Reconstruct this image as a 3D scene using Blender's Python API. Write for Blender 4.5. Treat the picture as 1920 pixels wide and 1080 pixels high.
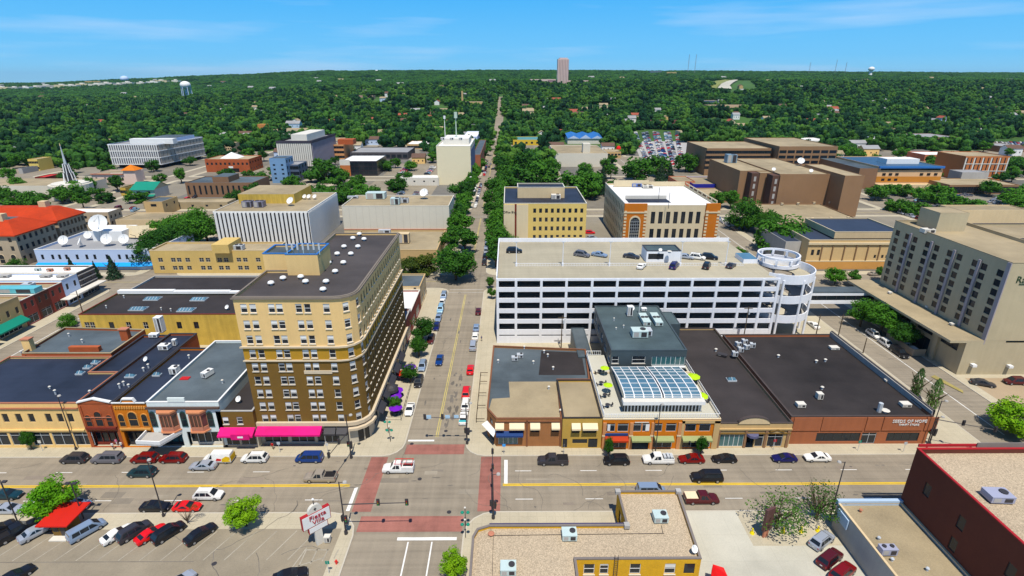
import bpy,math,random
from mathutils import Vector,Matrix,Euler
R=math.radians
rnd=random.Random(7)
scene=bpy.context.scene
for o in list(bpy.data.objects):bpy.data.objects.remove(o)

# ---------------------------------------------------------------- camera, sky, sun, exposure
EYE=67.0;FOC=1010.0;PITCH=math.atan(390/FOC);YAW=R(0.3175)
cam=bpy.data.cameras.new('camera');camo=bpy.data.objects.new('camera',cam)
scene.collection.objects.link(camo)
cam.sensor_width=36;cam.lens=36*FOC/1920;cam.clip_start=1;cam.clip_end=40000
camo.location=(0,0,EYE);camo.rotation_euler=(math.pi/2-PITCH,0,-YAW)
scene.camera=camo
SUN_EL,SUN_AZ=R(66),R(173) # compass azimuth, 0 = +Y (north), clockwise
w=bpy.data.worlds.new('World');scene.world=w;w.use_nodes=True
nt=w.node_tree;nt.nodes.clear()
out=nt.nodes.new('ShaderNodeOutputWorld');bg=nt.nodes.new('ShaderNodeBackground')
sky=nt.nodes.new('ShaderNodeTexSky');sky.sky_type='NISHITA';sky.sun_disc=False
sky.sun_elevation=SUN_EL;sky.sun_rotation=SUN_AZ
sky.altitude=600;sky.air_density=1.0;sky.dust_density=0.35;sky.ozone_density=3.0
hs=nt.nodes.new('ShaderNodeHueSaturation');hs.inputs['Saturation'].default_value=1.15
hs.inputs['Value'].default_value=1.0
tc=nt.nodes.new('ShaderNodeTexCoord');mp=nt.nodes.new('ShaderNodeMapping');mp.inputs['Scale'].default_value=(1.3,1.3,16)
nz=nt.nodes.new('ShaderNodeTexNoise');nz.inputs['Scale'].default_value=2.1;nz.inputs['Detail'].default_value=7
rp=nt.nodes.new('ShaderNodeValToRGB');rp.color_ramp.elements[0].position=.50;rp.color_ramp.elements[1].position=.78
rp.color_ramp.elements[1].color=(.5,.5,.5,1)
mx=nt.nodes.new('ShaderNodeMixRGB');mx.inputs[2].default_value=(6.5,8.2,10.5,1)
bg.inputs[1].default_value=0.1
L=nt.links.new
L(tc.outputs['Generated'],mp.inputs[0]);L(mp.outputs[0],nz.inputs['Vector']);L(nz.outputs['Fac'],rp.inputs[0])
L(sky.outputs[0],hs.inputs['Color']);L(rp.outputs[0],mx.inputs[0])
sx_=nt.nodes.new('ShaderNodeSeparateXYZ');L(tc.outputs['Generated'],sx_.inputs[0])
gr=nt.nodes.new('ShaderNodeValToRGB');L(sx_.outputs['Z'],gr.inputs[0]);ce=gr.color_ramp.elements
ce[0].position=0;ce[0].color=(.30,.70,1.0,1);ce[1].position=.7;ce[1].color=(.02,.10,.34,1)
e1=gr.color_ramp.elements.new(.035);e1.color=(.17,.60,1.02,1);e2=gr.color_ramp.elements.new(.14);e2.color=(.055,.46,1.0,1);e3=gr.color_ramp.elements.new(.32);e3.color=(.05,.24,.60,1)
sc_=nt.nodes.new('ShaderNodeVectorMath');sc_.operation='SCALE';sc_.inputs['Scale'].default_value=10;L(gr.outputs[0],sc_.inputs[0])
m2x=nt.nodes.new('ShaderNodeMixRGB');m2x.inputs[0].default_value=.97;L(hs.outputs[0],m2x.inputs[1]);L(sc_.outputs[0],m2x.inputs[2])
L(m2x.outputs[0],mx.inputs[1]);L(mx.outputs[0],bg.inputs[0]);L(bg.outputs[0],out.inputs[0])
sl=bpy.data.lights.new('sun','SUN');sl.energy=5.0;sl.angle=R(.5);sl.color=(1,.94,.84)
so=bpy.data.objects.new('sun',sl);scene.collection.objects.link(so)
sd=Vector((math.sin(SUN_AZ)*math.cos(SUN_EL),math.cos(SUN_AZ)*math.cos(SUN_EL),math.sin(SUN_EL)))
so.rotation_euler=(-sd).to_track_quat('-Z','Y').to_euler();so.location=(0,-50,300)
vs=scene.view_settings;vs.view_transform='Standard';vs.look='None';vs.gamma=1;vs.exposure=0.0
vs.use_curve_mapping=False
cy=scene.cycles;cy.max_bounces=4;cy.diffuse_bounces=2;cy.glossy_bounces=2;cy.transmission_bounces=2
cy.transparent_max_bounces=4;cy.use_denoising=True;cy.caustics_reflective=False;cy.caustics_refractive=False

# ---------------------------------------------------------------- surveying helpers (sight lines from the survey point)
_cy,_sy,_cp,_sp=math.cos(YAW),math.sin(YAW),math.cos(PITCH),math.sin(PITCH)
_f=(_sy*_cp,_cy*_cp,-_sp);_r=(_cy,-_sy,0);_u=(_sy*_sp,_cy*_sp,_cp)
def _dir(u,v):
    a=(u-960)/FOC;b=(540-v)/FOC
    return[_f[i]+a*_r[i]+b*_u[i]for i in range(3)]
def G(u,v,z=0.0):
    d=_dir(u,v);t=(z-EYE)/d[2]
    return(d[0]*t,d[1]*t)
def FX(u,v,y):
    d=_dir(u,v);t=y/d[1]
    return(d[0]*t,EYE+d[2]*t)
def interp(x,pts):
    if x<=pts[0][0]:return pts[0][1]
    for(a,b),(c,d)in zip(pts,pts[1:]):
        if x<=c:return b+(d-b)*(x-a)/(c-a)
    return pts[-1][1]
RIDGE=[(-400,160),(0,158),(150,157),(330,149),(640,137),(1000,136),(1400,138),(1920,141),(2400,142)]
def ground(x,y):
    if y<620:return 0.0
    u=960+FOC*(x/y)
    E=EYE+3300*(150-interp(u,RIDGE))/FOC
    m=interp(u,[(0,10),(350,14),(640,38),(960,52)])
    if y<1500:
        t=(y-620)/880;return m*t*t*(3-2*t)
    if y<3300:
        t=(y-1500)/1800;return m+(E-m)*t
    E2=EYE+12000*(150-interp(u,[(0,159),(300,150),(900,144),(1920,142)]))/FOC
    if y<6000:
        t=(y-3300)/2700;return E+(min(E,50)-25-E)*t
    t=min(1,(y-6000)/6000);return min(E,50)-25+(E2-min(E,50)+25)*t
def GT(u,v):
    d=_dir(u,v);y=300.0
    while y<3290:
        t=y/d[1]
        if EYE+d[2]*t<=ground(d[0]*t,y):break
        y+=4 if y<1500 else 12
    t=y/d[1];return(d[0]*t,y,ground(d[0]*t,y))

# ---------------------------------------------------------------- materials
MATS={}
def mat(name,col,rough=.85,var=.12,scale=.6,fine=.06,streak=0,spec=.3,metal=0,bump=0,gravel=0,rand=0,courses=0,seams=None,wear=0):
    if name in MATS:return MATS[name]
    lu=sum(col)/3;col=tuple(max(.004,lu+(c-lu)*1.14)for c in col)
    m=bpy.data.materials.new(name);m.use_nodes=True;MATS[name]=m
    t=m.node_tree;b=t.nodes['Principled BSDF'];l=t.links.new
    b.inputs['Roughness'].default_value=rough;b.inputs['Metallic'].default_value=metal
    b.inputs['Specular IOR Level'].default_value=spec
    b.inputs['Base Color'].default_value=(*col,1)
    if var==0 and fine==0 and not gravel and not rand:return m
    geo=t.nodes.new('ShaderNodeNewGeometry')
    def noise(sc,vec=(1,1,1),detail=4):
        mpn=t.nodes.new('ShaderNodeMapping');mpn.inputs['Scale'].default_value=vec
        n=t.nodes.new('ShaderNodeTexNoise');n.inputs['Scale'].default_value=sc;n.inputs['Detail'].default_value=detail
        l(geo.outputs['Position'],mpn.inputs[0]);l(mpn.outputs[0],n.inputs['Vector']);return n.outputs['Fac']
    def madd(a,bb,k):
        # a + (bb-.5)*k
        s=t.nodes.new('ShaderNodeMath');s.operation='MULTIPLY_ADD';s.inputs[1].default_value=k;l(bb,s.inputs[0])
        if a is None:s.inputs[2].default_value=1-k*.5
        else:
            s2=t.nodes.new('ShaderNodeMath');s2.operation='SUBTRACT';l(a,s2.inputs[0]);s2.inputs[1].default_value=k*.5;l(s2.outputs[0],s.inputs[2])
        return s.outputs[0]
    val=None
    if var:val=madd(val,noise(scale/6,detail=5),var*4)
    if var:val=madd(val,noise(scale,detail=3),var*2)
    if fine:val=madd(val,noise(5,detail=2),fine*4)
    if streak:val=madd(val,noise(1.2,(1,1,.06),3),streak*3)
    if courses:
        wv=t.nodes.new('ShaderNodeTexWave');wv.bands_direction='Z';wv.inputs['Scale'].default_value=courses;wv.inputs['Distortion'].default_value=.6
        l(geo.outputs['Position'],wv.inputs['Vector']);val=madd(val,wv.outputs['Fac'],.14)
    if seams:
        bt=t.nodes.new('ShaderNodeTexBrick');bt.offset=seams[3]if len(seams)>3 else.5;bt.inputs['Scale'].default_value=1;bt.inputs['Brick Width'].default_value=seams[0];bt.inputs['Row Height'].default_value=seams[1]
        bt.inputs['Mortar Size'].default_value=.045;bt.inputs['Color1'].default_value=(.56,.56,.56,1);bt.inputs['Color2'].default_value=(.46,.46,.46,1);bt.inputs['Mortar'].default_value=(.1,.1,.1,1)
        l(geo.outputs['Position'],bt.inputs['Vector']);sb2=t.nodes.new('ShaderNodeSeparateColor');l(bt.outputs['Color'],sb2.inputs[0]);val=madd(val,sb2.outputs[0],seams[2])
    if wear:
        val=madd(val,noise(1,(.02,1.1,1),3),wear*2);val=madd(val,noise(1,(1.1,.02,1),3),wear*1.2)
    if gravel:
        v=t.nodes.new('ShaderNodeTexVoronoi');v.inputs['Scale'].default_value=9;l(geo.outputs['Position'],v.inputs['Vector'])
        sp=t.nodes.new('ShaderNodeSeparateColor');l(v.outputs['Color'],sp.inputs[0]);val=madd(val,sp.outputs[0],gravel)
    if rand:
        oi=t.nodes.new('ShaderNodeObjectInfo');val=madd(val,oi.outputs['Random'],rand)
    mxn=t.nodes.new('ShaderNodeMixRGB');mxn.blend_type='MULTIPLY';mxn.inputs[0].default_value=1;mxn.inputs[1].default_value=(*col,1)
    l(val,mxn.inputs[2]);l(mxn.outputs[0],b.inputs['Base Color'])
    if bump:
        bp=t.nodes.new('ShaderNodeBump');bp.inputs['Strength'].default_value=bump;bp.inputs['Distance'].default_value=.05
        l(val,bp.inputs['Height']);l(bp.outputs[0],b.inputs['Normal'])
    return m
def S(r,g,b): # sRGB 0..255 -> linear
    return tuple(((c/255+.055)/1.055)**2.4 if c>10 else c/255/12.92 for c in(r,g,b))
asphalt=mat('asphalt',(.262,.226,.174),.9,.16,.25,.08,wear=.3)
asphalt_dark=mat('asphalt_lot',(.262,.226,.168),.9,.22,.3,.08)
concrete=mat('concrete',(.46,.41,.305),.9,.10,.5,.06,seams=(1.5,1.5,.28,0))
concrete_lot=mat('concrete_lot',(.47,.45,.375),.9,.22,.2,.05,seams=(5,5,.22,0))
kerbm=mat('kerb',(.50,.46,.38),.9,.06,.8,.04)
paint_w=mat('paint_white',(.75,.74,.70),.8,.12,1.5,.08)
paint_y=mat('paint_yellow',(.72,.47,.03),.8,.12,1.2,.08)
paint_y2=mat('paint_faded_yellow',(.50,.42,.16),.8,.25,.8,.08)
xwalk=mat('crosswalk_red',(.29,.13,.105),.9,.25,.6,.10,wear=.3)
glass=mat('glass',(.014,.019,.025),.12,0,fine=0,spec=.4)
glass_sky=mat('glass_blue',(.10,.19,.25),.08,.25,.5,0,spec=.9)
glass_teal=mat('glass_teal',(.05,.13,.14),.1,.2,.8,0,spec=.8)
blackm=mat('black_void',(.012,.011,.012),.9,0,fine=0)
white=mat('white_paint',(.78,.78,.76),.7,.04,.6,.02,streak=.04)
rampw=mat('ramp_white',(.80,.81,.84),.75,.04,.4,.02,streak=.05)
offwhite=mat('off_white',(.66,.63,.56),.8,.06,.6,.03,streak=.05)
navy_roof=mat('navy_membrane',(.022,.027,.043),.6,.5,.25,.08,spec=.3,seams=(30,1.8,.55))
slate_roof=mat('slate_membrane',(.085,.103,.112),.65,.42,.25,.08,spec=.3,seams=(30,2.2,.35))
teal_roof=mat('teal_grey_membrane',(.075,.105,.112),.65,.36,.3,.06,spec=.3,seams=(30,2.2,.35))
brown_roof=mat('brown_tar_roof',(.032,.027,.026),.85,.5,.2,.12,seams=(12,2.6,.4))
hotel_roof_m=mat('hotel_roof',(.066,.058,.056),.85,.36,.2,.12,seams=(20,2.4,.35))
tan_roof=mat('tan_roof',(.33,.27,.175),.9,.30,.2,.12)
gravel_roof=mat('gravel_roof',(.43,.35,.25),.95,.08,.3,.1,gravel=.55,bump=.3)
white_roof=mat('white_roof',(.78,.77,.74),.8,.06,.25,.03)
grey_roof=mat('grey_roof',(.30,.30,.30),.85,.12,.3,.04)
blue_roof=mat('blue_metal',(.05,.16,.42),.4,.06,.5,.02,spec=.5)
deckm=mat('deck_concrete',(.37,.335,.25),.9,.18,.14,.06,wear=.15)
metal_l=mat('galvanised',(.50,.53,.55),.45,.08,1,.03,spec=.5)
metal_bl=mat('unit_pale_green',(.50,.60,.58),.5,.08,1,.03)
metal_d=mat('dark_metal',(.045,.042,.045),.5,.05,1,0)
rubber=mat('rubber',(.015,.015,.016),.8,0,fine=0)
chrome=mat('wheel_rim',(.45,.46,.47),.35,0,fine=0,metal=.6)
lampg=mat('headlight_glass',(.65,.68,.7),.15,0,fine=0,spec=.8)
lampr=mat('taillight_red',(.35,.01,.01),.2,0,fine=0,spec=.6)
woodb=mat('bark',(.10,.075,.05),.9,.15,2,.1)
blind=mat('window_blind',(.70,.70,.68),.7,.03,1,.02,rand=.35)
curtain=mat('window_curtain',(.40,.36,.30),.8,.1,1,.04,rand=.5)

def leafmat(name,col,col2):
    m=bpy.data.materials.new(name);m.use_nodes=True;t=m.node_tree;b=t.nodes['Principled BSDF'];l=t.links.new
    b.inputs['Roughness'].default_value=.7;b.inputs['Specular IOR Level'].default_value=.15
    oi=t.nodes.new('ShaderNodeObjectInfo');geo=t.nodes.new('ShaderNodeNewGeometry')
    n=t.nodes.new('ShaderNodeTexNoise');n.inputs['Scale'].default_value=.55;n.inputs['Detail'].default_value=6;l(geo.outputs['Position'],n.inputs['Vector'])
    nb=t.nodes.new('ShaderNodeTexNoise');nb.inputs['Scale'].default_value=.018;nb.inputs['Detail'].default_value=3;l(geo.outputs['Position'],nb.inputs['Vector'])
    sb3=t.nodes.new('ShaderNodeMath');sb3.operation='MULTIPLY_ADD';sb3.inputs[1].default_value=1.6;sb3.inputs[2].default_value=-.8;l(nb.outputs['Fac'],sb3.inputs[0])
    a=t.nodes.new('ShaderNodeMath');a.operation='MULTIPLY_ADD';a.inputs[1].default_value=.8;l(oi.outputs['Random'],a.inputs[0])
    s=t.nodes.new('ShaderNodeMath');s.operation='MULTIPLY_ADD';s.inputs[1].default_value=1.3;s.inputs[2].default_value=-.55;l(n.outputs['Fac'],s.inputs[0]);s4=t.nodes.new('ShaderNodeMath');s4.operation='ADD';l(s.outputs[0],s4.inputs[0]);l(sb3.outputs[0],s4.inputs[1]);l(s4.outputs[0],a.inputs[2])
    cr=t.nodes.new('ShaderNodeValToRGB');cr.color_ramp.elements[0].color=(*col,1);cr.color_ramp.elements[1].color=(*col2,1)
    l(a.outputs[0],cr.inputs[0]);l(cr.outputs[0],b.inputs['Base Color'])
    # light passing through leaves
    tr=t.nodes.new('ShaderNodeBsdfTranslucent');l(cr.outputs[0],tr.inputs[0]);ms=t.nodes.new('ShaderNodeMixShader');ms.inputs[0].default_value=.28
    l(b.outputs[0],ms.inputs[1]);l(tr.outputs[0],ms.inputs[2]);l(ms.outputs[0],t.nodes['Material Output'].inputs[0])
    MATS[name]=m;return m
leaf=leafmat('foliage',(.020,.085,.008),(.080,.24,.016))
leaf_pop=leafmat('foliage_poplar',(.07,.15,.035),(.18,.30,.08))
leaf_far=leafmat('foliage_far',(.006,.045,.012),(.065,.19,.022))
leaf_lime=leafmat('foliage_lime',(.11,.32,.006),(.32,.52,.010))
leaf_dark=leafmat('foliage_blue_green',(.012,.04,.018),(.035,.08,.035))
leaf_olive=leafmat('foliage_olive',(.05,.09,.01),(.16,.17,.015))

# ---------------------------------------------------------------- mesh building
COL=scene.collection
class MB:
    def __init__(s):s.v=[];s.f=[];s.m=[];s.mats=[]
    def mi(s,m):
        if m not in s.mats:s.mats.append(m)
        return s.mats.index(m)
    def poly(s,pts,m):
        n=len(s.v);s.v+=[tuple(p)for p in pts];s.f.append(tuple(range(n,n+len(pts))));s.m.append(s.mi(m));return s
    def box(s,x0,y0,z0,x1,y1,z1,m,top=None):
        n=len(s.v);s.v+=[(x0,y0,z0),(x1,y0,z0),(x1,y1,z0),(x0,y1,z0),(x0,y0,z1),(x1,y0,z1),(x1,y1,z1),(x0,y1,z1)]
        for k,f in enumerate([(0,3,2,1),(4,5,6,7),(0,1,5,4),(1,2,6,5),(2,3,7,6),(3,0,4,7)]):
            s.f.append(tuple(n+i for i in f));s.m.append(s.mi(top if(k==1 and top)else m))
        return s
    def prism(s,poly,z0,z1,m,top=None,bottom=True):
        n=len(poly)
        for i in range(n):
            a,b=poly[i],poly[(i+1)%n]
            s.poly([(a[0],a[1],z0),(b[0],b[1],z0),(b[0],b[1],z1),(a[0],a[1],z1)],m)
        s.poly([(p[0],p[1],z1)for p in poly],top or m)
        if bottom:s.poly([(p[0],p[1],z0)for p in reversed(poly)],m)
        return s
    def cyl(s,x,y,z0,z1,r0,m,r1=None,n=10,cap=True):
        r1=r0 if r1 is None else r1;k=len(s.v)
        for z,r in((z0,r0),(z1,r1)):
            s.v+=[(x+r*math.cos(2*math.pi*i/n),y+r*math.sin(2*math.pi*i/n),z)for i in range(n)]
        for i in range(n):s.f.append((k+i,k+(i+1)%n,k+n+(i+1)%n,k+n+i));s.m.append(s.mi(m))
        if cap:s.f.append(tuple(k+n+i for i in range(n)));s.m.append(s.mi(m));s.f.append(tuple(k+n-1-i for i in range(n)));s.m.append(s.mi(m))
        return s
    def tube(s,a,b,r,m,r1=None,n=6):
        a,b=Vector(a),Vector(b);d=(b-a).normalized();r1=r if r1 is None else r1
        e=d.orthogonal().normalized();g=d.cross(e);k=len(s.v)
        for p,rr in((a,r),(b,r1)):
            s.v+=[tuple(p+(e*math.cos(2*math.pi*i/n)+g*math.sin(2*math.pi*i/n))*rr)for i in range(n)]
        for i in range(n):s.f.append((k+i,k+(i+1)%n,k+n+(i+1)%n,k+n+i));s.m.append(s.mi(m))
        s.f.append(tuple(k+n+i for i in range(n)));s.m.append(s.mi(m));s.f.append(tuple(k+n-1-i for i in range(n)));s.m.append(s.mi(m))
        return s
    def dome(s,c,r,m,rz=None,n=12,k=4,down=False):
        rz=rz or r;rows=[]
        for j in range(k+1):
            a=math.pi/2*j/k;st=len(s.v)
            s.v+=[(c[0]+r*math.cos(a)*math.cos(2*math.pi*i/n),c[1]+r*math.cos(a)*math.sin(2*math.pi*i/n),c[2]+rz*math.sin(a))for i in range(n)];rows.append(st)
        for j in range(k):
            for i in range(n):s.f.append((rows[j]+i,rows[j]+(i+1)%n,rows[j+1]+(i+1)%n,rows[j+1]+i));s.m.append(s.mi(m))
        return s
    def xf(s,M,start=0):
        for i in range(start,len(s.v)):s.v[i]=tuple(M@Vector(s.v[i]))
        return s
    def mesh(s,name,org=(0,0,0),smooth=False):
        me=bpy.data.meshes.new(name)
        me.from_pydata([(a[0]-org[0],a[1]-org[1],a[2]-org[2])for a in s.v],[],s.f)
        for m in s.mats:me.materials.append(m)
        me.polygons.foreach_set('material_index',s.m)
        if smooth:me.polygons.foreach_set('use_smooth',[True]*len(s.f))
        me.update();return me
    def obj(s,name,parent=None,org=None,smooth=False):
        """link as one object; vertices are world coordinates, origin at the parent's place (or org)"""
        if org is None:org=tuple(parent['_w'])if parent is not None and '_w' in parent else(0,0,0)
        return link(name,s.mesh(name,org,smooth),parent)
def link(name,data,parent=None,loc=None,rz=0):
    o=bpy.data.objects.new(name,data);COL.objects.link(o)
    if parent is not None:o.parent=parent
    if loc is not None:o.location=loc
    if rz:o.rotation_euler=(0,0,rz)
    return o
def tag(o,label,cat=None,group=None,kind=None):
    if label:o['label']=label
    if cat:o['category']=cat
    if group:o['group']=group
    if kind:o['kind']=kind
    return o
ROOTS=[]
def thing(name,label,cat,loc=(0,0,0),rz=0,group=None):
    o=bpy.data.objects.new(name,None);o.empty_display_size=.5;COL.objects.link(o)
    o.location=loc;o.rotation_euler=(0,0,rz);tag(o,label,cat,group)
    o['_w']=tuple(loc);ROOTS.append(o);return o
def struct(name,mb,label=None):
    return tag(mb.obj(name,None,(0,0,0)),label,kind='structure')
def clone(root,loc,rz=0,label=None,group=None,mats=None,scale=None):
    r=root.copy();COL.objects.link(r);r.location=loc;r.rotation_euler=(0,0,rz)
    if scale:r.scale=(scale,)*3 if not isinstance(scale,tuple)else scale
    if label:r['label']=label
    if group:r['group']=group
    for ch in root.children:
        c=ch.copy();COL.objects.link(c);c.parent=r
        for g in ch.children:
            d=g.copy();COL.objects.link(d);d.parent=c
    return r

# ---------------------------------------------------------------- walls with real openings, windows
def offset(poly,d):
    n=len(poly);out_=[]
    for i in range(n):
        p0,p1,p2=Vector(poly[i-1][:2]),Vector(poly[i][:2]),Vector(poly[(i+1)%n][:2])
        a=(p1-p0).normalized();b=(p2-p1).normalized()
        na=Vector((-a.y,a.x));nb=Vector((-b.y,b.x));k=na+nb
        if k.length<1e-4:out_.append(tuple(p1+na*d));continue
        k.normalize();c=max(.3,k.dot(na));out_.append(tuple(p1+k*(d/c)))
    return out_
def facewall(mb,p0,p1,z0,z1,ops,zones,depth=.2,rev=None):
    """vertical wall p0->p1 (outside on the right-hand side), ops=(s0,s1,za,zb) cut right through"""
    p0,p1=Vector(p0[:2]),Vector(p1[:2]);Lm=(p1-p0).length;d=(p1-p0)/Lm;nin=Vector((-d.y,d.x))*depth
    ops=[(max(0.02,a),min(Lm-.02,b),c,e)for a,b,c,e in ops if a<Lm-.1]
    ss=sorted({0,Lm}|{o[0]for o in ops}|{o[1]for o in ops})
    zs=sorted({z0,z1}|{o[2]for o in ops}|{o[3]for o in ops}|{z[0]for z in zones if z0<z[0]<z1})
    def P3(s,z,inn=0):q=p0+d*s+nin*inn;return(q.x,q.y,z)
    def mz(z):
        m=zones[0][1]
        for zb,mm in zones:
            if z>=zb-1e-6:m=mm
        return m
    for j in range(len(zs)-1):
        zc=(zs[j]+zs[j+1])/2;run=None
        for i in range(len(ss)-1):
            sc=(ss[i]+ss[i+1])/2
            hole=any(o[0]<sc<o[1]and o[2]<zc<o[3]for o in ops)
            if hole:
                if run is not None:mb.poly([P3(run,zs[j]),P3(ss[i],zs[j]),P3(ss[i],zs[j+1]),P3(run,zs[j+1])],mz(zs[j]));run=None
            elif run is None:run=ss[i]
        if run is not None:mb.poly([P3(run,zs[j]),P3(Lm,zs[j]),P3(Lm,zs[j+1]),P3(run,zs[j+1])],mz(zs[j]))
    for a,b,c,e in ops:
        m=rev or mz(c)
        mb.poly([P3(a,c),P3(a,c,1),P3(a,e,1),P3(a,e)],m);mb.poly([P3(b,c),P3(b,e),P3(b,e,1),P3(b,c,1)],m)
        mb.poly([P3(a,c),P3(b,c),P3(b,c,1),P3(a,c,1)],m);mb.poly([P3(a,e),P3(a,e,1),P3(b,e,1),P3(b,e)],m)
WIN={}
def window_mesh(style,w_,h):
    """local: x across, -y outside, z up from the sill; returns (frame mesh, [(name, mesh)...])"""
    k=(style,round(w_,2),round(h,2))
    if k in WIN:return WIN[k]
    fr=MB();subs=[];t=.07;hw=w_/2
    fm={'sash':white,'dark':metal_d,'sill':mat('dim_frame',(.22,.19,.15),.7,0,fine=0),'shop':metal_l,'strip':metal_d,'grid':offwhite,'blindy':white,'tan':MATS['tan_frame'],'far':MATS['tan_frame'],'fardark':metal_d,'quad':metal_d,'teal':white}.get(style,white)
    fr.box(-hw,0,0,-hw+t,.06,h,fm).box(hw-t,0,0,hw,.06,h,fm).box(-hw+t,0,h-t,hw-t,.06,h,fm).box(-hw+t,0,0,hw-t,.06,t,fm)
    if style in('sash','blindy','quad','grid'):fr.box(-hw+t,-.01,h*.48,hw-t,.05,h*.48+.06,fm)
    if style in('quad','grid'):fr.box(-.03,-.012,t,.03,.045,h-t,fm)
    if style in('sash','blindy','sill'):fr.box(-hw-.08,-.26,-.12,hw+.08,.0,-.002,MATS['sill'])
    if style in('shop','strip','teal'):
        n=max(1,round(w_/(1.6 if style!='teal' else 1.0)))
        for i in range(1,n):x=-hw+w_*i/n;fr.box(x-.04,-.01,t,x+.04,.05,h-t,fm)
        if style=='shop':fr.box(-hw+t,-.015,h*.76,hw-t,.055,h*.76+.06,fm)
    g=glass_teal if style=='teal' else glass
    if style in('far','fardark'):
        fr.poly([(-hw+t,.03,t),(hw-t,.03,t),(hw-t,.03,h-t),(-hw+t,.03,h-t)],glass)
    else:
        pn=MB().poly([(-hw+t,.03,t),(hw-t,.03,t),(hw-t,.03,h-t),(-hw+t,.03,h-t)],g);subs.append(('pane',pn.mesh('pane')))
        if style=='blindy':
            for q,f in enumerate((.42,.55,.2)):
                b=MB().box(-hw+t,.0,h*(1-f),hw-t,.02,h-t,blind);subs.append(('blind',b.mesh('blind')))
    WIN[k]=(fr.mesh('window'),subs);return WIN[k]
mat('tan_frame',(.35,.30,.22),.7,0,fine=0);mat('sill',(.62,.57,.48),.8,.05,1,.03)
def put_window(style,w_,h,p,rz,parent,name='window'):
    me,subs=window_mesh(style,w_,h)
    wd=parent['_w'];o=link(name,me,parent,(p[0]-wd[0],p[1]-wd[1],p[2]-wd[2]),rz)
    for i,(n,sm)in enumerate(subs):
        if n=='blind':
            continue
        link(n,sm,o)
    bl=[s_ for s_ in subs if s_[0]=='blind']
    if bl and rnd.random()<.82:link('blind',bl[rnd.choice((0,0,0,1,2))][1],o)
    return o
def wins_on(p0,p1,specs,parent,inset=.1):
    """specs: (s_center, z_bottom, w, h, style)"""
    p0,p1=Vector(p0[:2]),Vector(p1[:2]);d=(p1-p0).normalized();n=Vector((-d.y,d.x));rz=math.atan2(d.y,d.x);ops=[]
    for s,z,w_,h,st in specs:
        q=p0+d*s+n*inset;put_window(st,w_,h,(q.x,q.y,z),rz,parent);ops.append((s-w_/2,s+w_/2,z,z+h))
    return ops
def grid(ss,zs,w_,h,st='dark'):return[(s,z,w_,h,st)for s in ss for z in zs]
def spaced(a,b,n):return[a+(b-a)*(i+.5)/n for i in range(n)]
FOOT=[]
def block(root,poly,z0,z1,wall,roof,wins={},par=.5,cop=None,zones=None,ops={},name='wall',fardist=False):
    """one volume of a building: walls (openings cut), roof, parapet coping"""
    mb=MB();n=len(poly)
    for i in range(n):
        a,b=poly[i],poly[(i+1)%n]
        o=list(ops.get(i,[]))
        if i in wins:o+=wins_on(a,b,wins[i],root)
        facewall(mb,a,b,z0,z1,o,zones or[(z0,wall)])
    t=.25;inner=offset(poly,t);zr=z1-par
    if par>0:
        for i in range(n):
            a,b=inner[i],inner[(i+1)%n];mb.poly([(b[0],b[1],zr),(a[0],a[1],zr),(a[0],a[1],z1),(b[0],b[1],z1)],wall)
            a2,b2=poly[i],poly[(i+1)%n];mb.poly([(a2[0],a2[1],z1),(b2[0],b2[1],z1),(b[0],b[1],z1),(a[0],a[1],z1)],wall)
    wo=mb.obj(name,root)
    rf=MB().prism(offset(poly,.2),zr-.2,zr,roof,bottom=False).obj('roof',root)
    if par>0 and cop is not None:
        c=MB();oo=offset(poly,-.05);ii=offset(poly,t+.05)
        for i in range(n):
            j=(i+1)%n
            c.poly([(oo[i][0],oo[i][1],z1+.1),(oo[j][0],oo[j][1],z1+.1),(ii[j][0],ii[j][1],z1+.1),(ii[i][0],ii[i][1],z1+.1)],cop)
            c.poly([(oo[i][0],oo[i][1],z1-.06),(oo[j][0],oo[j][1],z1-.06),(oo[j][0],oo[j][1],z1+.1),(oo[i][0],oo[i][1],z1+.1)],cop)
            c.poly([(ii[j][0],ii[j][1],z1-.06),(ii[i][0],ii[i][1],z1-.06),(ii[i][0],ii[i][1],z1+.1),(ii[j][0],ii[j][1],z1+.1)],cop)
        c.obj('parapet_coping',root)
    FOOT.append(poly);return wo
def quad3(z,A,B,C):
    a,b,c=G(*A,z),G(*B,z),G(*C,z);return[a,b,c,(a[0]+c[0]-b[0],a[1]+c[1]-b[1])]
def rect(x0,y0,x1,y1):return[(x0,y0),(x1,y0),(x1,y1),(x0,y1)]
def cen(poly,z=0):return(sum(p[0]for p in poly)/len(poly),sum(p[1]for p in poly)/len(poly),z)
def bld(name,label,cat,poly,z1,wall,roof,group=None,z0=0.,**k):
    root=thing(name,label,cat,cen(poly,z0),group=group);block(root,poly,z0,z1,wall,roof,**k);return root
def length(a,b):return math.hypot(b[0]-a[0],b[1]-a[1])
def autowins(poly,face,n,zs,w_,h,st='far',a=None,b=None):
    Lm=length(poly[face],poly[(face+1)%len(poly)]);return grid(spaced(a if a is not None else 0,b if b is not None else Lm,n),zs,w_,h,st)
def text_mesh(body,size,m,depth=.04,align='CENTER'):
    c=bpy.data.curves.new('txt','FONT');c.body=body;c.size=size;c.extrude=depth;c.align_x=align;c.align_y='CENTER'
    c.resolution_u=2
    o=bpy.data.objects.new('txt',c);COL.objects.link(o);bpy.context.view_layer.update()
    dg=bpy.context.evaluated_depsgraph_get();me=bpy.data.meshes.new_from_object(o.evaluated_get(dg));bpy.data.objects.remove(o)
    me.materials.clear();me.materials.append(m);return me
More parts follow.
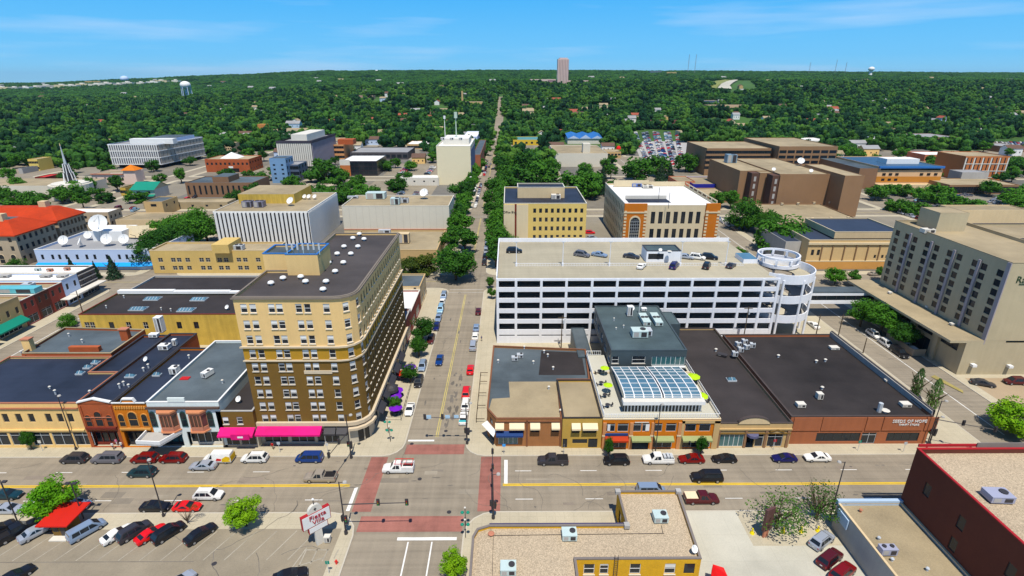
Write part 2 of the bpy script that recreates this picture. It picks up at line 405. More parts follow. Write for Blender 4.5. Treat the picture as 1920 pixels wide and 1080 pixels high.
def put_text(body,size,m,p,rz,parent,tilt=math.pi/2,name='lettering',align='CENTER'):
    wd=parent['_w']if parent is not None else(0,0,0)
    o=link(name,text_mesh(body,size,m,align=align),parent,(p[0]-wd[0],p[1]-wd[1],p[2]-wd[2]));o['kind']='stuff';o.rotation_euler=(tilt,0,rz);return o
# ---------------------------------------------------------------- terrain, roads, pavements
AV=[-359.5,-244.5,-129.5,-14.6,100.2,215,330,445] # avenue centre lines
HW={-14.6:(5.9,5.9),100.2:(6.9,6.9)}
CR=[(70.2,84.35),(173.5,186.5),(280,292),(390,402),(500,512),(612,622)]
grass_m=mat('grass',(.045,.10,.014),.95,.25,.08,.12)
ground_m=mat('ground_soil_green',(.048,.105,.022),.95,.30,.02,.10)
tg=MB();xs=[];ys=[-150,0,200,400,600]
y=640
while y<1500:ys.append(y);y+=40
while y<3300:ys.append(y);y+=90
ys+=[3300+270*i for i in range(0,11)]+[6700,7500,8600,10000,12000,16000]
NX=64
for j,yy in enumerate(ys):
    W_=max(900,abs(yy)*1.45+300)
    for i in range(NX+1):
        x=-W_+2*W_*i/NX;z=ground(x,yy)
        if yy>3000:z+=5*math.sin(x*.004+yy)+3*math.sin(x*.013)
        tg.v.append((x,yy,z-.05))
for j in range(len(ys)-1):
    for i in range(NX):
        a=j*(NX+1)+i;tg.f.append((a,a+1,a+NX+2,a+NX+1));tg.m.append(tg.mi(ground_m))
struct('ground',tg)

rd=MB();rd.poly([(-420,-60,0),(520,-60,0),(520,560,0),(-420,560,0)],asphalt);struct('road',rd)
# blocks as raised pavements with rounded corners and a real kerb
def rrect(x0,y0,x1,y1,r=4,n=4):
    p=[]
    for cx,cyy,a0 in((x1-r,y0+r,-90),(x1-r,y1-r,0),(x0+r,y1-r,90),(x0+r,y0+r,180)):
        for i in range(n+1):a=R(a0+90*i/n);p.append((cx+r*math.cos(a),cyy+r*math.sin(a)))
    return p
pv=MB();kb=MB()
def slab(x0,y0,x1,y1,r=4,pts=None):
    p=pts or rrect(x0,y0,x1,y1,r);pi=offset(p,.22)
    kb.prism(p,0,.125,kerbm,bottom=False);pv.prism(pi,0,.13,concrete,bottom=False)
xsb=[];LOTS=[]
for i in range(len(AV)-1):
    a=HW.get(AV[i],(6,6));b=HW.get(AV[i+1],(6,6));xsb.append((AV[i]+a[1],AV[i+1]-b[0]))
for x0,x1 in xsb:
    for k in range(len(CR)):
        yb=CR[k][1];yt=CR[k+1][0]if k+1<len(CR)else 700
        if k==len(CR)-1:continue
        slab(x0,yb,x1,yt)
        if k>0:LOTS.append((x0+3.6,yb+3.6,x1-3.6,yt-3.6))
slab(-420,-60,-24.6,70.2,5);slab(-7.4,-60,93.2,70.2,5);slab(107,-60,209,70.2,5)
struct('kerb',kb);struct('pavement',pv)
Z1=.134
lt=MB();lms=[mat('lot_mid',(.19,.17,.135),.9,.22,.2,.06),mat('lot_grey',(.15,.142,.125),.9,.22,.2,.06),mat('lot_pale',(.235,.21,.165),.9,.15,.2,.05)]
for i,(a,b,c,d)in enumerate(LOTS):
    nx=3
    for j in range(nx):lt.poly([(a+(c-a)*j/nx,b,.1315),(a+(c-a)*(j+1)/nx,b,.1315),(a+(c-a)*(j+1)/nx,d,.1315),(a+(c-a)*j/nx,d,.1315)],lms[(i*7+j*5)%3])
struct('lot_surface',lt)
def sheet(name,pts,m,z=Z1):
    o=MB().poly([(p[0],p[1],z)for p in pts],m);return struct(name,o)
sheet('parking_lot',[(-130,-50),(-29.5,-50),(-26.8,66.6),(-130,66.6)],asphalt_dark)
sheet('parking_lot',[(25.5,-50),(52,-50),(52,62.8),(25.5,62.8)],concrete_lot)
sheet('driveway',[(25.5,62.8),(37.5,62.8),(37.5,70.0),(25.5,70.0)],concrete_lot,.136)
sheet('brick_walk',[(26.3,40),(28.2,40),(27.6,53.6),(26.2,53.6)],xwalk,.14)
sheet('parking_lot',rect(109.5,96,200,112.4),mat('lot_brown',(.36,.28,.19),.9,.1,.3,.05),.136)
sheet('parking_lot',[(-1.5,168.5),(40,168.5),(46,222),(-1.5,222)],concrete_lot) # behind the ramp
sheet('parking_lot',rect(-95,298,-48.5,384),asphalt_dark)
sheet('parking_lot',rect(-95,408,-50,470),asphalt_dark)
# markings on the roads
mk=MB();YC=76.6
def bar(x0,y0,x1,y1,m,z=.0065):mk.poly([(x0,y0,z),(x1,y0,z),(x1,y1,z),(x0,y1,z)],m)
for a,b in((-400,-28.3),(-1.2,92),(108,300)):
    bar(a,YC-.30,b,YC-.14,paint_y);bar(a,YC+.12,b,YC+.28,paint_y)
    bar(a,YC-.14,b,YC+.12,mat('median_stain',(.42,.31,.09),.9,.2,1,.08),.0055)
for x in range(-300,300,1):
    if(x+300)%12==0 and not(-31<x+3<-1)and not(90<x<108):
        for yy in(YC+3.55,YC-3.6):bar(x+1,yy,x+4,yy+.14,paint_w)
bar(-27.3,70.5,-26.7,76.1,paint_w);bar(-1.0,76.9,-.35,83.3,paint_w)
bar(-20.2,89.0,-15.0,89.5,paint_w);bar(-17.6,64.3,-8.3,64.9,paint_w)
for x in(-15.9,-12.2):bar(x,40,x+.22,64.0,paint_w)
for k in range(len(CR)):
    if k:bar(-20.3,CR[k][0]-1.6,-8.9,CR[k][0]-1.2,mat('paint_worn',(.42,.40,.36),.9,.2,1,.08));bar(-20.3,CR[k][0]-4.2,-8.9,CR[k][0]-3.9,MATS['paint_worn'])
    y0=CR[k][1]+6;y1=CR[k+1][0]-6 if k+1<len(CR)else 700
    bar(-14.9,y0,-14.72,y1,paint_y2);bar(-14.5,y0,-14.35,y1,paint_y2)
    if k:bar(-300,(CR[k][0]+CR[k][1])/2-.1,-21,(CR[k][0]+CR[k][1])/2+.1,paint_y2);bar(-8,(CR[k][0]+CR[k][1])/2-.1,300,(CR[k][0]+CR[k][1])/2+.1,paint_y2)
    for x in(-129.5,100.2):bar(x-.2,y0,x,y1,paint_w)
struct('road_marking',mk)
cw=MB()
cw.poly([(-26.3,70.3,.0095),(-23.1,70.3,.0095),(-23.1,84.25,.0095),(-26.3,84.25,.0095)],xwalk)
cw.poly([(-5.4,70.3,.0095),(-1.6,70.3,.0095),(-1.6,84.25,.0095),(-5.4,84.25,.0095)],xwalk)
cw.poly([(-20.2,85.0,.0095),(-8.8,85.0,.0095),(-8.8,88.0,.0095),(-20.2,88.0,.0095)],xwalk)
cw.poly([(-24.4,66.0,.0095),(-7.6,66.0,.0095),(-7.6,69.3,.0095),(-24.4,69.3,.0095)],xwalk)
struct('crosswalk',cw)
# dark repair patches, cracks and oil stains in the carriageway (they have shapes of their own)
pt=MB();patch=mat('asphalt_repair',(.15,.135,.115),.9,.3,1,.1)
def blob(x,y,rx,ry,m=patch,z=.008,n=11):
    pt.poly([(x+rx*math.cos(6.283*i/n)*rnd.uniform(.6,1.15),y+ry*math.sin(6.283*i/n)*rnd.uniform(.6,1.15),z)for i in range(n)],m)
for i in range(30):pt.poly([(px_:=rnd.uniform(-95,95),py_:=rnd.uniform(71,82),.0015+i*1e-5),(px_+(pw_:=rnd.uniform(1.5,7)),py_,.0015+i*1e-5),(px_+pw_,py_+(ph_:=rnd.uniform(.3,1.6)),.0015+i*1e-5),(px_,py_+ph_,.0015+i*1e-5)],mat('asphalt_old_%d'%(i%3),((.20,.175,.14),(.29,.255,.20),(.235,.20,.16))[i%3],.9,.2,.6,.1))
for i in range(26):blob(-12.5+rnd.uniform(-1.0,1.2),rnd.uniform(94,118),rnd.uniform(.12,.5),rnd.uniform(.4,1.8),z=.008+i*1e-4)
for i in range(26):blob(rnd.uniform(-19,-9.5),rnd.uniform(95,280),rnd.uniform(.08,.3),rnd.uniform(.3,1.6),z=.011+i*1e-4)
for i in range(40):blob(rnd.uniform(-110,110),rnd.uniform(71,83),rnd.uniform(.2,.8),rnd.uniform(.08,.22),z=.014+i*1e-4)
def crack(x,y,a,n,m=patch,z=.02,wd=.09):
    for i in range(n):
        a+=rnd.uniform(-.6,.6);l_=rnd.uniform(.5,1.4);x2,y2=x+math.cos(a)*l_,y+math.sin(a)*l_;nx,ny=-math.sin(a)*wd,math.cos(a)*wd
        pt.poly([(x-nx,y-ny,z),(x2-nx,y2-ny,z),(x2+nx,y2+ny,z),(x+nx,y+ny,z)],m);x,y=x2,y2
for u,v,a,n in((402,1030,0,16),(402,1032,-1.7,8),(480,1036,-.4,6),(527,1040,1.1,7),(20,1000,.2,3),(360,1020,2.2,6)):
    q=G(u,v,.15);crack(q[0],q[1],a,n,z=.139,wd=.05)
for i in range(26):crack(rnd.uniform(-100,90),rnd.choice((72.2,74.4,79.2,81.4))+rnd.uniform(-.4,.4),0,rnd.randint(5,14),z=.0235+i*1e-4,wd=.035)
for i in range(14):crack(rnd.uniform(-80,80),70.6,1.57,12,z=.0265+i*1e-4,wd=.03)
for i in range(12):crack(rnd.uniform(95,105),rnd.uniform(95,165),rnd.uniform(0,3.1),7,z=.021+i*1e-4,wd=.05)
for i in range(10):crack(rnd.uniform(-19,-10),rnd.uniform(95,260),1.5,6,z=.0225+i*1e-4,wd=.04)
struct('asphalt_patch',pt)
# lines of the parking spaces
lm=MB();lmk=mat('paint_thin',(.36,.33,.27),.9,.25,1.5,.08)
def stripe(a,b,wd=.07,m=lmk,z=.14):
    a,b=Vector(a),Vector(b);d=(b-a).normalized();n_=Vector((-d.y,d.x))*wd
    lm.poly([(*(a-n_),z),(*(b-n_),z),(*(b+n_),z),(*(a+n_),z)],m)
for i in range(24):
    x=-88+i*3.15
    if x<-31:stripe((x-1.9,60.6),(x+.6,66.2))
stripe((-100,60.4),(-47,60.4),.05,patch)
for k in range(4):
    stripe(G(560+k*22,1062-k*5,.14),G(575+k*20,1030,.14),.09)
stripe(G(545,1068,.14),G(575,1027,.14),.09);stripe(G(575,1031,.14),G(618,1031,.14),.09);stripe(G(550,1064,.14),G(606,1046,.14),.09)
for k in range(9):stripe((40+k*2.9,44),(41.5+k*2.9,49.5),.04)
struct('parking_line',lm)
mh=MB()
for u,v in((772,832),(787,898),(800,786),(836,808),(842,960),(402,1058)):
    q=G(u,v,.02);mh.cyl(q[0],q[1],.001,.03 if v<1050 else.15,.38,metal_d,n=12)
struct('manhole_cover',mh)

# ---------------------------------------------------------------- colours of walls
tan_brick=mat('tan_brick',(.74,.52,.255),.9,.06,.6,.05,streak=.06,courses=5)
brown_brick=mat('brown_brick',(.17,.10,.028),.9,.12,.7,.10,streak=.05,courses=5)
must_brick=mat('mustard_brick',(.42,.24,.045),.9,.08,.7,.08,courses=5)
yellow_wall=mat('yellow_painted',(.76,.52,.235),.85,.05,.6,.03,streak=.06)
ochre_wall=mat('ochre_stucco',(.52,.37,.10),.9,.16,.6,.08,streak=.2)
red_brick=mat('red_brick',(.36,.10,.045),.9,.12,.7,.09,streak=.06,courses=5)
orange_brick=mat('orange_brick',(.56,.185,.035),.9,.10,.7,.08,streak=.05,courses=5)
dk_red=mat('dark_red_paint',(.16,.03,.02),.8,.1,.8,.04)
rust_wall=mat('rust_panel',(.33,.125,.065),.85,.10,.4,.05,streak=.10)
maroon_brick=mat('maroon_brick',(.115,.036,.024),.9,.12,.7,.08,streak=.05,courses=5)
redcop=mat('red_coping',(.36,.03,.035),.6,.06,1,.03)
cream_conc=mat('cream_concrete',(.64,.54,.37),.9,.05,.4,.03,streak=.05)
hotel_conc=mat('taupe_concrete',(.46,.395,.27),.9,.07,.4,.03,streak=.06)
grey_conc=mat('grey_concrete',(.40,.385,.36),.9,.08,.5,.04,streak=.08)
dark_clad=mat('charcoal_cladding',(.062,.082,.092),.5,.12,.6,.04)
cream_tile=mat('cream_tile',(.66,.62,.52),.8,.04,.5,.03)
med_brown=mat('brown_clinic_brick',(.27,.165,.095),.9,.06,.6,.05,streak=.03)
med_brown2=mat('brown_clinic_brick_dark',(.24,.14,.085),.9,.06,.6,.05)
ltblue=mat('pale_blue_wall',(.50,.60,.78),.7,.04,.5,.02)
skyb=mat('sky_blue_band',(.02,.36,.80),.6,.04,.5,.02)
mint=mat('mint_white_paint',(.70,.76,.74),.8,.05,.6,.03,streak=.05)
salmon=mat('salmon_wood',(.46,.20,.13),.8,.08,.8,.04)
beige=mat('beige_stucco',(.62,.49,.31),.9,.06,.5,.04,streak=.05)
beige2=mat('tan_stucco',(.52,.37,.19),.9,.07,.5,.04,streak=.05)
magenta=mat('magenta_awning',(.62,.02,.18),.8,.14,.8,.06,streak=.12)
red_canvas=mat('red_canvas',(.62,.015,.012),.7,.05,1,.02)
corner_brick=mat('corner_brown_brick',(.33,.155,.07),.9,.14,.7,.10,streak=.06,courses=5)
greenaw=mat('lime_awning',(.29,.32,.15),.8,.05,1,.03)
cream_aw=mat('cream_awning',(.78,.64,.44),.8,.05,1,.03)
navy_aw=mat('navy_awning',(.02,.05,.16),.7,.05,1,.03)
stone=mat('grey_tan_stone',(.44,.36,.26),.9,.08,.6,.06,streak=.05,courses=2)
redtile=mat('red_orange_tile',(.42,.055,.022),.85,.2,.8,.08,seams=(.6,20,.3))
green_m=mat('green_metal',(.02,.22,.15),.6,.06,.6,.03)

# ---------------------------------------------------------------- ten-storey corner hotel
YF=87.3
hr=[G(437,557,31.3),None]
HP=[(-48.8,YF+.9),(-31.2,YF+.9)]+[(-31.2+3.6*math.sin(R(a)),YF+4.5-3.6*math.cos(R(a)))for a in(22.5,45,67.5,90)]+[(-27.6,130.7),(-43.5,130.7),(-43.5,102.5),(-48.8,102.5)]
hotel=thing('hotel','ten storey brown and tan brick hotel with rounded corner at the avenue crossing','hotel',(-36,100,0))
hz=[6.0,8.8,11.6,14.4,17.2,20.0,22.9,25.9,29.1] # window centres
sx=[FX(u,576,88.2)[0]-HP[0][0]for u in(456.6,473.7,508.6,523.5,559.7,576,611.7)]
hw_={0:grid(sx,[z-.8 for z in hz],1.15,1.7,'blindy')}
seg=length(HP[1],HP[2]);hw_[2]=grid([seg/2],[z-.8 for z in hz],1.05,1.7,'blindy');hw_[4]=grid([seg/2],[z-.8 for z in hz],1.05,1.7,'blindy')
hw_[5]=grid([1.6+i*1.95 for i in range(19)],[z-.8 for z in hz],.75,1.5,'sill')
for i in(0,):
    pass
block(hotel,HP,4.9,31.3,tan_brick,hotel_roof_m,wins=hw_,par=.45,cop=mat('roof_edge',(.20,.17,.14),.8,.1,1,.04),
      zones=[(0,brown_brick),(18.6,must_brick),(21.5,tan_brick)])
cb=MB()
def beltcourse(root,poly,z,h,proud,m,idx,name='cornice'):
    c=MB();oo=offset(poly,-proud);n=len(poly)
    for i in idx:
        j=(i+1)%n;a,b,p,q=poly[i],poly[j],oo[i],oo[j]
        c.poly([(*p,z),(*q,z),(*q,z+h),(*p,z+h)],m);c.poly([(*p,z+h),(*q,z+h),(*b,z+h),(*a,z+h)],m);c.poly([(*q,z),(*p,z),(*a,z),(*b,z)],m)
    ends=[idx[0],(idx[-1]+1)%n]
    for e in ends:
        a,p=poly[e],oo[e];c.poly([(*a,z),(*p,z),(*p,z+h),(*a,z+h)],m)
    return c.obj(name,root)
fr=[0,1,2,3,4,5]
beltcourse(hotel,HP,21.35,.35,.35,mat('limestone',(.60,.50,.36),.85,.06,1,.03),fr)
beltcourse(hotel,HP,18.55,.28,.25,MATS['limestone'],fr)
beltcourse(hotel,HP,30.95,.3,.3,MATS['roof_edge'],fr)
beltcourse(hotel,HP,4.6,.75,.55,MATS['limestone'],fr)
beltcourse(hotel,HP,3.7,.5,1.0,MATS['limestone'],[1,2,3,4],'corner_canopy')
MB().box(-38.2,88.05,15.9,-33.0,88.19,16.6,MATS['limestone']).obj('stone_panel',hotel)
# ground floor: piers, shop windows, dark entrance
gfm=mat('ground_floor_stone',(.50,.45,.36),.85,.08,.8,.04);gp=offset(HP,.05)
gw={0:[(3.0,.5,4.6,3.2,'shop'),(8.2,.5,4.6,3.2,'shop'),(13.2,.4,4.4,3.2,'shop')],3:[(seg/2,.15,1.15,3.0,'fardark')],2:[(seg/2,.15,1.15,3.0,'fardark')],
      5:[(3+i*4.3,.5,3.3,3.1,'shop')for i in range(9)]}
block(hotel,gp,.13,4.95,gfm,hotel_roof_m,wins=gw,par=0,name='ground_floor_wall')
# low two-storey wing in front-left with satellite dish
lw=[(-59.3,YF),(-48.8,YF),(-48.8,100.5),(-55.6,100.5)]
wing=thing('shop_building','low brown brick wing with magenta awning against the tall hotel','building',(-54,92,0))
block(wing,[(-55.9,YF),(-48.85,YF),(-48.85,104),(-55.9,104)],.13,8.3,brown_brick,brown_roof,par=.5,cop=grey_conc,
      wins={0:[(1.6,5.4,1.1,1.6,'blindy'),(4.3,5.4,1.1,1.6,'blindy'),(1.9,.6,3.0,3.1,'shop'),(5.2,.6,3.0,3.1,'shop')]},zones=[(0,gfm),(4.7,brown_brick)])
def awning(name,label,x0,x1,y,z0,z1,d,m,cat='awning',group=None,scallop=True,parent=None):
    mb=MB();mb.poly([(x0,y-d,z0+.35),(x1,y-d,z0+.35),(x1,y,z1),(x0,y,z1)],m)
    mb.poly([(x0,y-d,z0),(x1,y-d,z0),(x1,y-d,z0+.35),(x0,y-d,z0+.35)],m)
    mb.poly([(x0,y,z0),(x0,y-d,z0),(x0,y-d,z0+.35),(x0,y,z1)],m);mb.poly([(x1,y-d,z0),(x1,y,z0),(x1,y,z1),(x1,y-d,z0+.35)],m)
    mb.poly([(x0,y,z1-.05),(x1,y,z1-.05),(x1,y-d,z0+.3),(x0,y-d,z0+.3)],m)
    if parent is not None:return mb.obj(name,parent)
    o=mb.obj(name,None);return tag(o,label,cat,group)
awn=thing('awning','long magenta pink awning over the shopfront beside the hotel','awning',(-46,YF-1,3.5))
awning('canopy_cloth','',-55.6,-48.9,YF-.02,3.5,4.7,1.7,magenta,parent=awn);awning('canopy_cloth','',-48.6,-36.2,YF+.3,3.5,4.7,1.7,magenta,parent=awn)
MB().box(-52.9,YF-1.95,3.2,-49.4,YF-1.75,4.4,magenta).obj('sign_board',awn)
MB().prism([(-51.1+.55*math.cos(i*.524),YF-1.96+.0)for i in range(2)]+[(-50.9,YF-1.97),(-51.6,YF-1.97)],3.6,4.0,white).obj('emblem',awn)
aw2=thing('awning','two black awnings over the hotel windows near the corner','awning',(-33,YF,3))
for x0,x1 in((-35.9,-33.7),(-33.5,-31.4)):awning('canopy_cloth','',x0,x1,YF+.75,2.9,4.3,1.1,metal_d,parent=aw2)
# penthouse
pent=[G(513,515,31.0),G(600,516,31.0)]
px0,py0=-47.0,G(560,515,31)[1]
ph=thing('penthouse','tan brick penthouse with blue roof edge on top of the hotel','penthouse',(-42,104,30.9))
phx0,phx1=G(541,514,31)[0],G(601,514,31)[0]
block(ph,rect(phx0,py0,phx1,py0+7.5),30.86,35.2,tan_brick,slate_roof,par=.4,cop=blue_roof)
block(ph,rect(phx0-5.2,py0+1.8,phx0-.02,py0+8),24.0,34.8,tan_brick,slate_roof,par=.4,cop=blue_roof)
for i in range(7):
    x=phx0+.4+i*1.05;q=MB().tube((x,py0+rnd.uniform(.3,1),35.0),(x+rnd.uniform(-.05,.05),py0+.5,35+rnd.uniform(1.4,3.2)),.07,metal_bl)
    q.box(x-.18,py0+.4,36,x+.18,py0+.62,37.2,metal_l);q.obj('antenna',ph)
# roof vents
def vent_mesh():
    m=MB();m.cyl(0,0,0,.45,.22,metal_l,n=10);m.cyl(0,0,.4,.55,.55,white,.5,n=12);m.dome((0,0,.55),.5,white,.22,n=12,k=3);return m.mesh('roof_vent',smooth=False)
VM=vent_mesh()
def crop(x,y,ox=400,oy=420,s=2.348):return ox+x/s,oy+y/s
for i,(a,b)in enumerate([(255,268),(308,246),(386,240),(407,261),(497,261),(484,296),(537,216),(508,177),(573,177),(546,138),(606,138),(576,106),(637,106),(615,69),(664,73),(643,51)]):
    q=G(*crop(a,b),30.9);o=link('roof_vent',VM,None,(q[0],q[1],30.85));o.scale=(1.15,)*3
    row='front edge of' if b>230 else('middle of the wing of' if b>120 else 'far end of')
    tag(o,'white mushroom roof vent at the %s the dark hotel roof'%row,'roof vent','roof vents on the hotel '+('front' if b>230 else 'wing' if b>120 else 'far end'))

# ---------------------------------------------------------------- rooftop equipment makers
def unit(u,v,z,label,w_=2.0,d=1.6,h=1.1,m=None,fans=1,rz=0,group=None,xy=None,name='rooftop_unit',cat='air conditioner'):
    q=xy or G(u,v,z);t=thing(name,label,cat,(q[0],q[1],z),rz,group);m=m or metal_bl
    loc=lambda mb,n:link(n,mb.mesh(n),t)
    loc(MB().box(-w_/2,-d/2,.2,w_/2,d/2,h,m).box(-w_/2-.03,-d/2-.03,h,w_/2+.03,d/2+.03,h+.06,m),'casing')
    loc(MB().box(-w_/2+.1,-d/2+.1,0,w_/2-.1,d/2-.1,.2,metal_d),'base')
    for k in range(fans):
        fx=(k-(fans-1)/2)*w_/max(fans,1)+(w_*.22 if fans==1 else 0)
        loc(MB().cyl(fx,.1,h+.06,h+.22,min(w_,d)*.26,metal_d,n=12),'fan')
    loc(MB().box(-w_*.42,-d/2-.02,.35,-w_*.1,-d/2-.003,h-.15,grey_conc).box(w_*.05,-d/2-.02,.35,w_*.4,-d/2-.003,h-.15,metal_d),'panel')
    return t
def skylight(u,v,z,label,w_=3,d=1.6,n=4,rz=0,group=None,xy=None):
    q=xy or G(u,v,z);t=thing('skylight',label,'skylight',(q[0],q[1],z),rz,group)
    f=MB().box(-w_/2,-d/2,0,w_/2,d/2,.3,metal_l)
    link('frame',f.mesh('frame'),t)
    g=MB();g.poly([(-w_/2+.1,-d/2+.1,.31),(w_/2-.1,-d/2+.1,.31),(w_/2-.3,0,.75),(-w_/2+.3,0,.75)],glass_sky)
    g.poly([(w_/2-.1,d/2-.1,.31),(-w_/2+.1,d/2-.1,.31),(-w_/2+.3,0,.75),(w_/2-.3,0,.75)],glass_sky)
    g.poly([(-w_/2+.1,d/2-.1,.31),(-w_/2+.1,-d/2+.1,.31),(-w_/2+.3,0,.75)],glass_sky);g.poly([(w_/2-.1,-d/2+.1,.31),(w_/2-.1,d/2-.1,.31),(w_/2-.3,0,.75)],glass_sky)
    link('pane',g.mesh('pane'),t)
    b=MB()
    for i in range(1,n):x=-w_/2+w_*i/n;b.tube((x,-d/2+.1,.34),(x,0,.8),.04,white,n=4).tube((x,0,.8),(x,d/2-.1,.34),.04,white,n=4)
    link('glazing_bars',b.mesh('glazing_bars'),t);return t
def pipe(u,v,z,label,h=.9,r=.14,m=None,cap=True,name='vent_pipe',cat='vent pipe',group=None):
    q=G(u,v,z);mb=MB().cyl(0,0,0,h,r,m or metal_l,n=8)
    if cap:mb.cyl(0,0,h,h+.12,r*1.7,m or offwhite,r*1.1,n=8)
    return tag(link(name,mb.mesh(name),None,(q[0],q[1],z)),label,cat,group)
def dish(u,v,z,label,r=.6,xy=None,az=200,el=40,m=None,group=None,stand=None):
    q=xy or G(u,v,z);st=stand or r*.9;t=thing('satellite_dish',label,'satellite dish',(q[0],q[1],z),group=group)
    mb=MB();n=16;rows=[(0,0),(.5,.07),(.85,.2),(1,.28)];base=[]
    M=Matrix.Translation((0,0,st+r*.5))@Matrix.Rotation(R(-az),4,'Z')@Matrix.Rotation(-R(90-el),4,'X')
    for rr,hh in rows:base.append(len(mb.v));mb.v+=[(r*rr*math.cos(6.283*i/n),r*rr*math.sin(6.283*i/n),r*hh)for i in range(n)]
    for j in range(3):
        for i in range(n):mb.f.append((base[j]+i,base[j]+(i+1)%n,base[j+1]+(i+1)%n,base[j+1]+i));mb.m.append(mb.mi(m or white))
    mb.xf(M);link('reflector',mb.mesh('reflector',smooth=True),t)
    s=MB().tube((0,0,0),(0,0,st+r*.5),max(.05,r*.06),metal_l);s.tube((r*.5,0,0),(0,0,st+r*.3),max(.04,r*.04),metal_l).tube((-r*.5,0,0),(0,0,st+r*.3),max(.04,r*.04),metal_l);link('mount',s.mesh('mount'),t)
    a=MB();a.tube(tuple(M@Vector((0,-r*.9,r*.2))),tuple(M@Vector((0,0,r*.9))),max(.03,r*.03),metal_l);a.dome(tuple(M@Vector((0,0,r*.9))),r*.1,grey_conc,n=6,k=2)
    link('feed_arm',a.mesh('feed_arm'),t);return t
# ---------------------------------------------------------------- Main Street shops west of the hotel
def xz(u,v):return FX(u,v,YF)
# yellow two-storey shop row with navy roofs
X_={k:xz(u,v)[0]for k,u,v in(('a',-130,757),('b',80,748),('c',141,748),('d',206,748),('e',271,747),('f',407,746))}
ZR=10.2
yl=thing('shop_building','yellow painted two storey shop with navy roof at the left end of the row','building',(-92,95,0))
xw=xz(152,800)[0]
ytop=G(200,668,ZR)[1]
yw=[]
for u in(-60,-25,8,33,57,89,111,130):yw.append((xz(u,778)[0]+110,6.0,1.15,1.9,'tan'))
for i in range(7):yw.append((3.2+i*4.05,.7,3.6,2.9,'shop'))
block(yl,[(-110,YF),(X_['c'],YF),(X_['c'],99),(X_['b']+.1,99),(X_['b']+.1,ytop),(-110,ytop)],.13,ZR,yellow_wall,navy_roof,par=.4,cop=mat('terracotta_coping',(.36,.15,.09),.8,.1,1,.05),wins={0:yw})
MB().box(-110,YF-.25,9.0,X_['c']-.1,YF-.02,9.25,MATS['terracotta_coping']).obj('cornice',yl)
MB().box(-110,YF-.3,4.1,X_['c']-.1,YF-.02,4.4,yellow_wall).obj('fascia',yl)
# long navy strip roof running back between parapets
def strip(name,label,x0,x1,yb,z,wall,roof,frontw=None,yf=YF,cop=metal_d,par=.45,**k):
    t=thing(name,label,'building',((x0+x1)/2,yf+5,0));block(t,[(x0,yf),(x1,yf),(x1,yb),(x0,yb)],.13,z,wall,roof,par=par,cop=cop,**k);return t
st1=strip('shop_building','narrow building with long navy roof behind the yellow shopfront',X_['b']+.15,X_['c']-.02,G(290,628,ZR)[1],ZR-.05,red_brick,navy_roof,yf=99.05)
vr=strip('victorian_shop','dark red brick victorian shopfront with white gabled coping',X_['c']+.02,X_['d']-.02,G(372,625,ZR)[1],ZR,red_brick,navy_roof,ops={0:[(.6,X_['d']-X_['c']-.6,.3,3.9)]})
vo=strip('victorian_shop','orange brick victorian shopfront with tall central arched window',X_['d']+.02,X_['e']-.02,G(350,652,ZR)[1],ZR-.1,orange_brick,navy_roof,ops={0:[(.6,X_['e']-X_['d']-.6,.3,3.9)]})
wf=strip('shop_building','white painted shop with two salmon bay windows and a theatre canopy',X_['e']+.02,X_['f'],G(440,640,ZR)[1],ZR+.15,mint,slate_roof,cop=white,ops={0:[(.8,5.2,.3,3.7),(6.2,X_['f']-X_['e']-.6,.3,3.7)]})
def arch_window(parent,x,z,w_,h,y=YF,fm=None,r=True):
    """round-headed window: frame ring, pane"""
    n=8;hw=w_/2;zs=z+h-hw if r else z+h
    out_=[(x-hw,z),(x+hw,z)]+[(x+hw*math.cos(math.pi*i/n),zs+hw*math.sin(math.pi*i/n))for i in range(n+1)]
    cx_,cz=x,z+h/2;inn=[(cx_+(a-cx_)*.84,cz+(b-cz)*.9)for a,b in out_];f=MB();fm=fm or offwhite
    for i in range(len(out_)):
        j=(i+1)%len(out_);a,b,c,d=out_[i],out_[j],inn[j],inn[i]
        f.poly([(a[0],y-.12,a[1]),(b[0],y-.12,b[1]),(c[0],y-.12,c[1]),(d[0],y-.12,d[1])],fm)
        f.poly([(b[0],y-.12,b[1]),(a[0],y-.12,a[1]),(a[0],y,a[1]),(b[0],y,b[1])],fm)
    f.box(x-hw*.8,y-.11,z+h*.45,x+hw*.8,y-.06,z+h*.45+.07,fm)
    o=f.obj('window',parent);org=parent['_w']
    p=MB().poly([(a,y-.06,b)for a,b in inn],glass);pm=p.mesh('pane',org);c=link('pane',pm,o);return o
def storefront(parent,x0,x1,y,m,doorx=None,col=glass):
    """recessed shop window with stall riser, mullions and door"""
    MB().poly([(x0,y+1.0,.14),(x1,y+1.0,.14),(x1,y+1.0,3.9),(x0,y+1.0,3.9)],col).obj('shop_window',parent)
    f=MB();n=max(2,round((x1-x0)/1.4))
    for i in range(n+1):x=x0+(x1-x0)*i/n;f.box(x-.05,y+.85,.14,x+.05,y+.98,3.8,m)
    f.box(x0,y+.8,.14,x1,y+.98,.7,m).box(x0,y+.84,3.0,x1,y+.97,3.1,m);f.obj('shopfront_frame',parent)
    MB().box(x0,y+.2,3.7,x1,y+1.2,3.9,m).poly([(x0,y+.2,.15),(x1,y+.2,.15),(x1,y+1.0,.15),(x0,y+1.0,.15)],concrete).obj('soffit',parent)
storefront(vr,X_['c']+.7,X_['d']-.7,YF,dk_red);storefront(vo,X_['d']+.7,X_['e']-.7,YF,metal_d)
storefront(wf,X_['e']+.9,X_['e']+5.1,YF,metal_d,col=glass_teal);storefront(wf,X_['e']+6.3,X_['f']-.7,YF,offwhite)
cxr=(X_['c']+X_['d'])/2;cxo=(X_['d']+X_['e'])/2
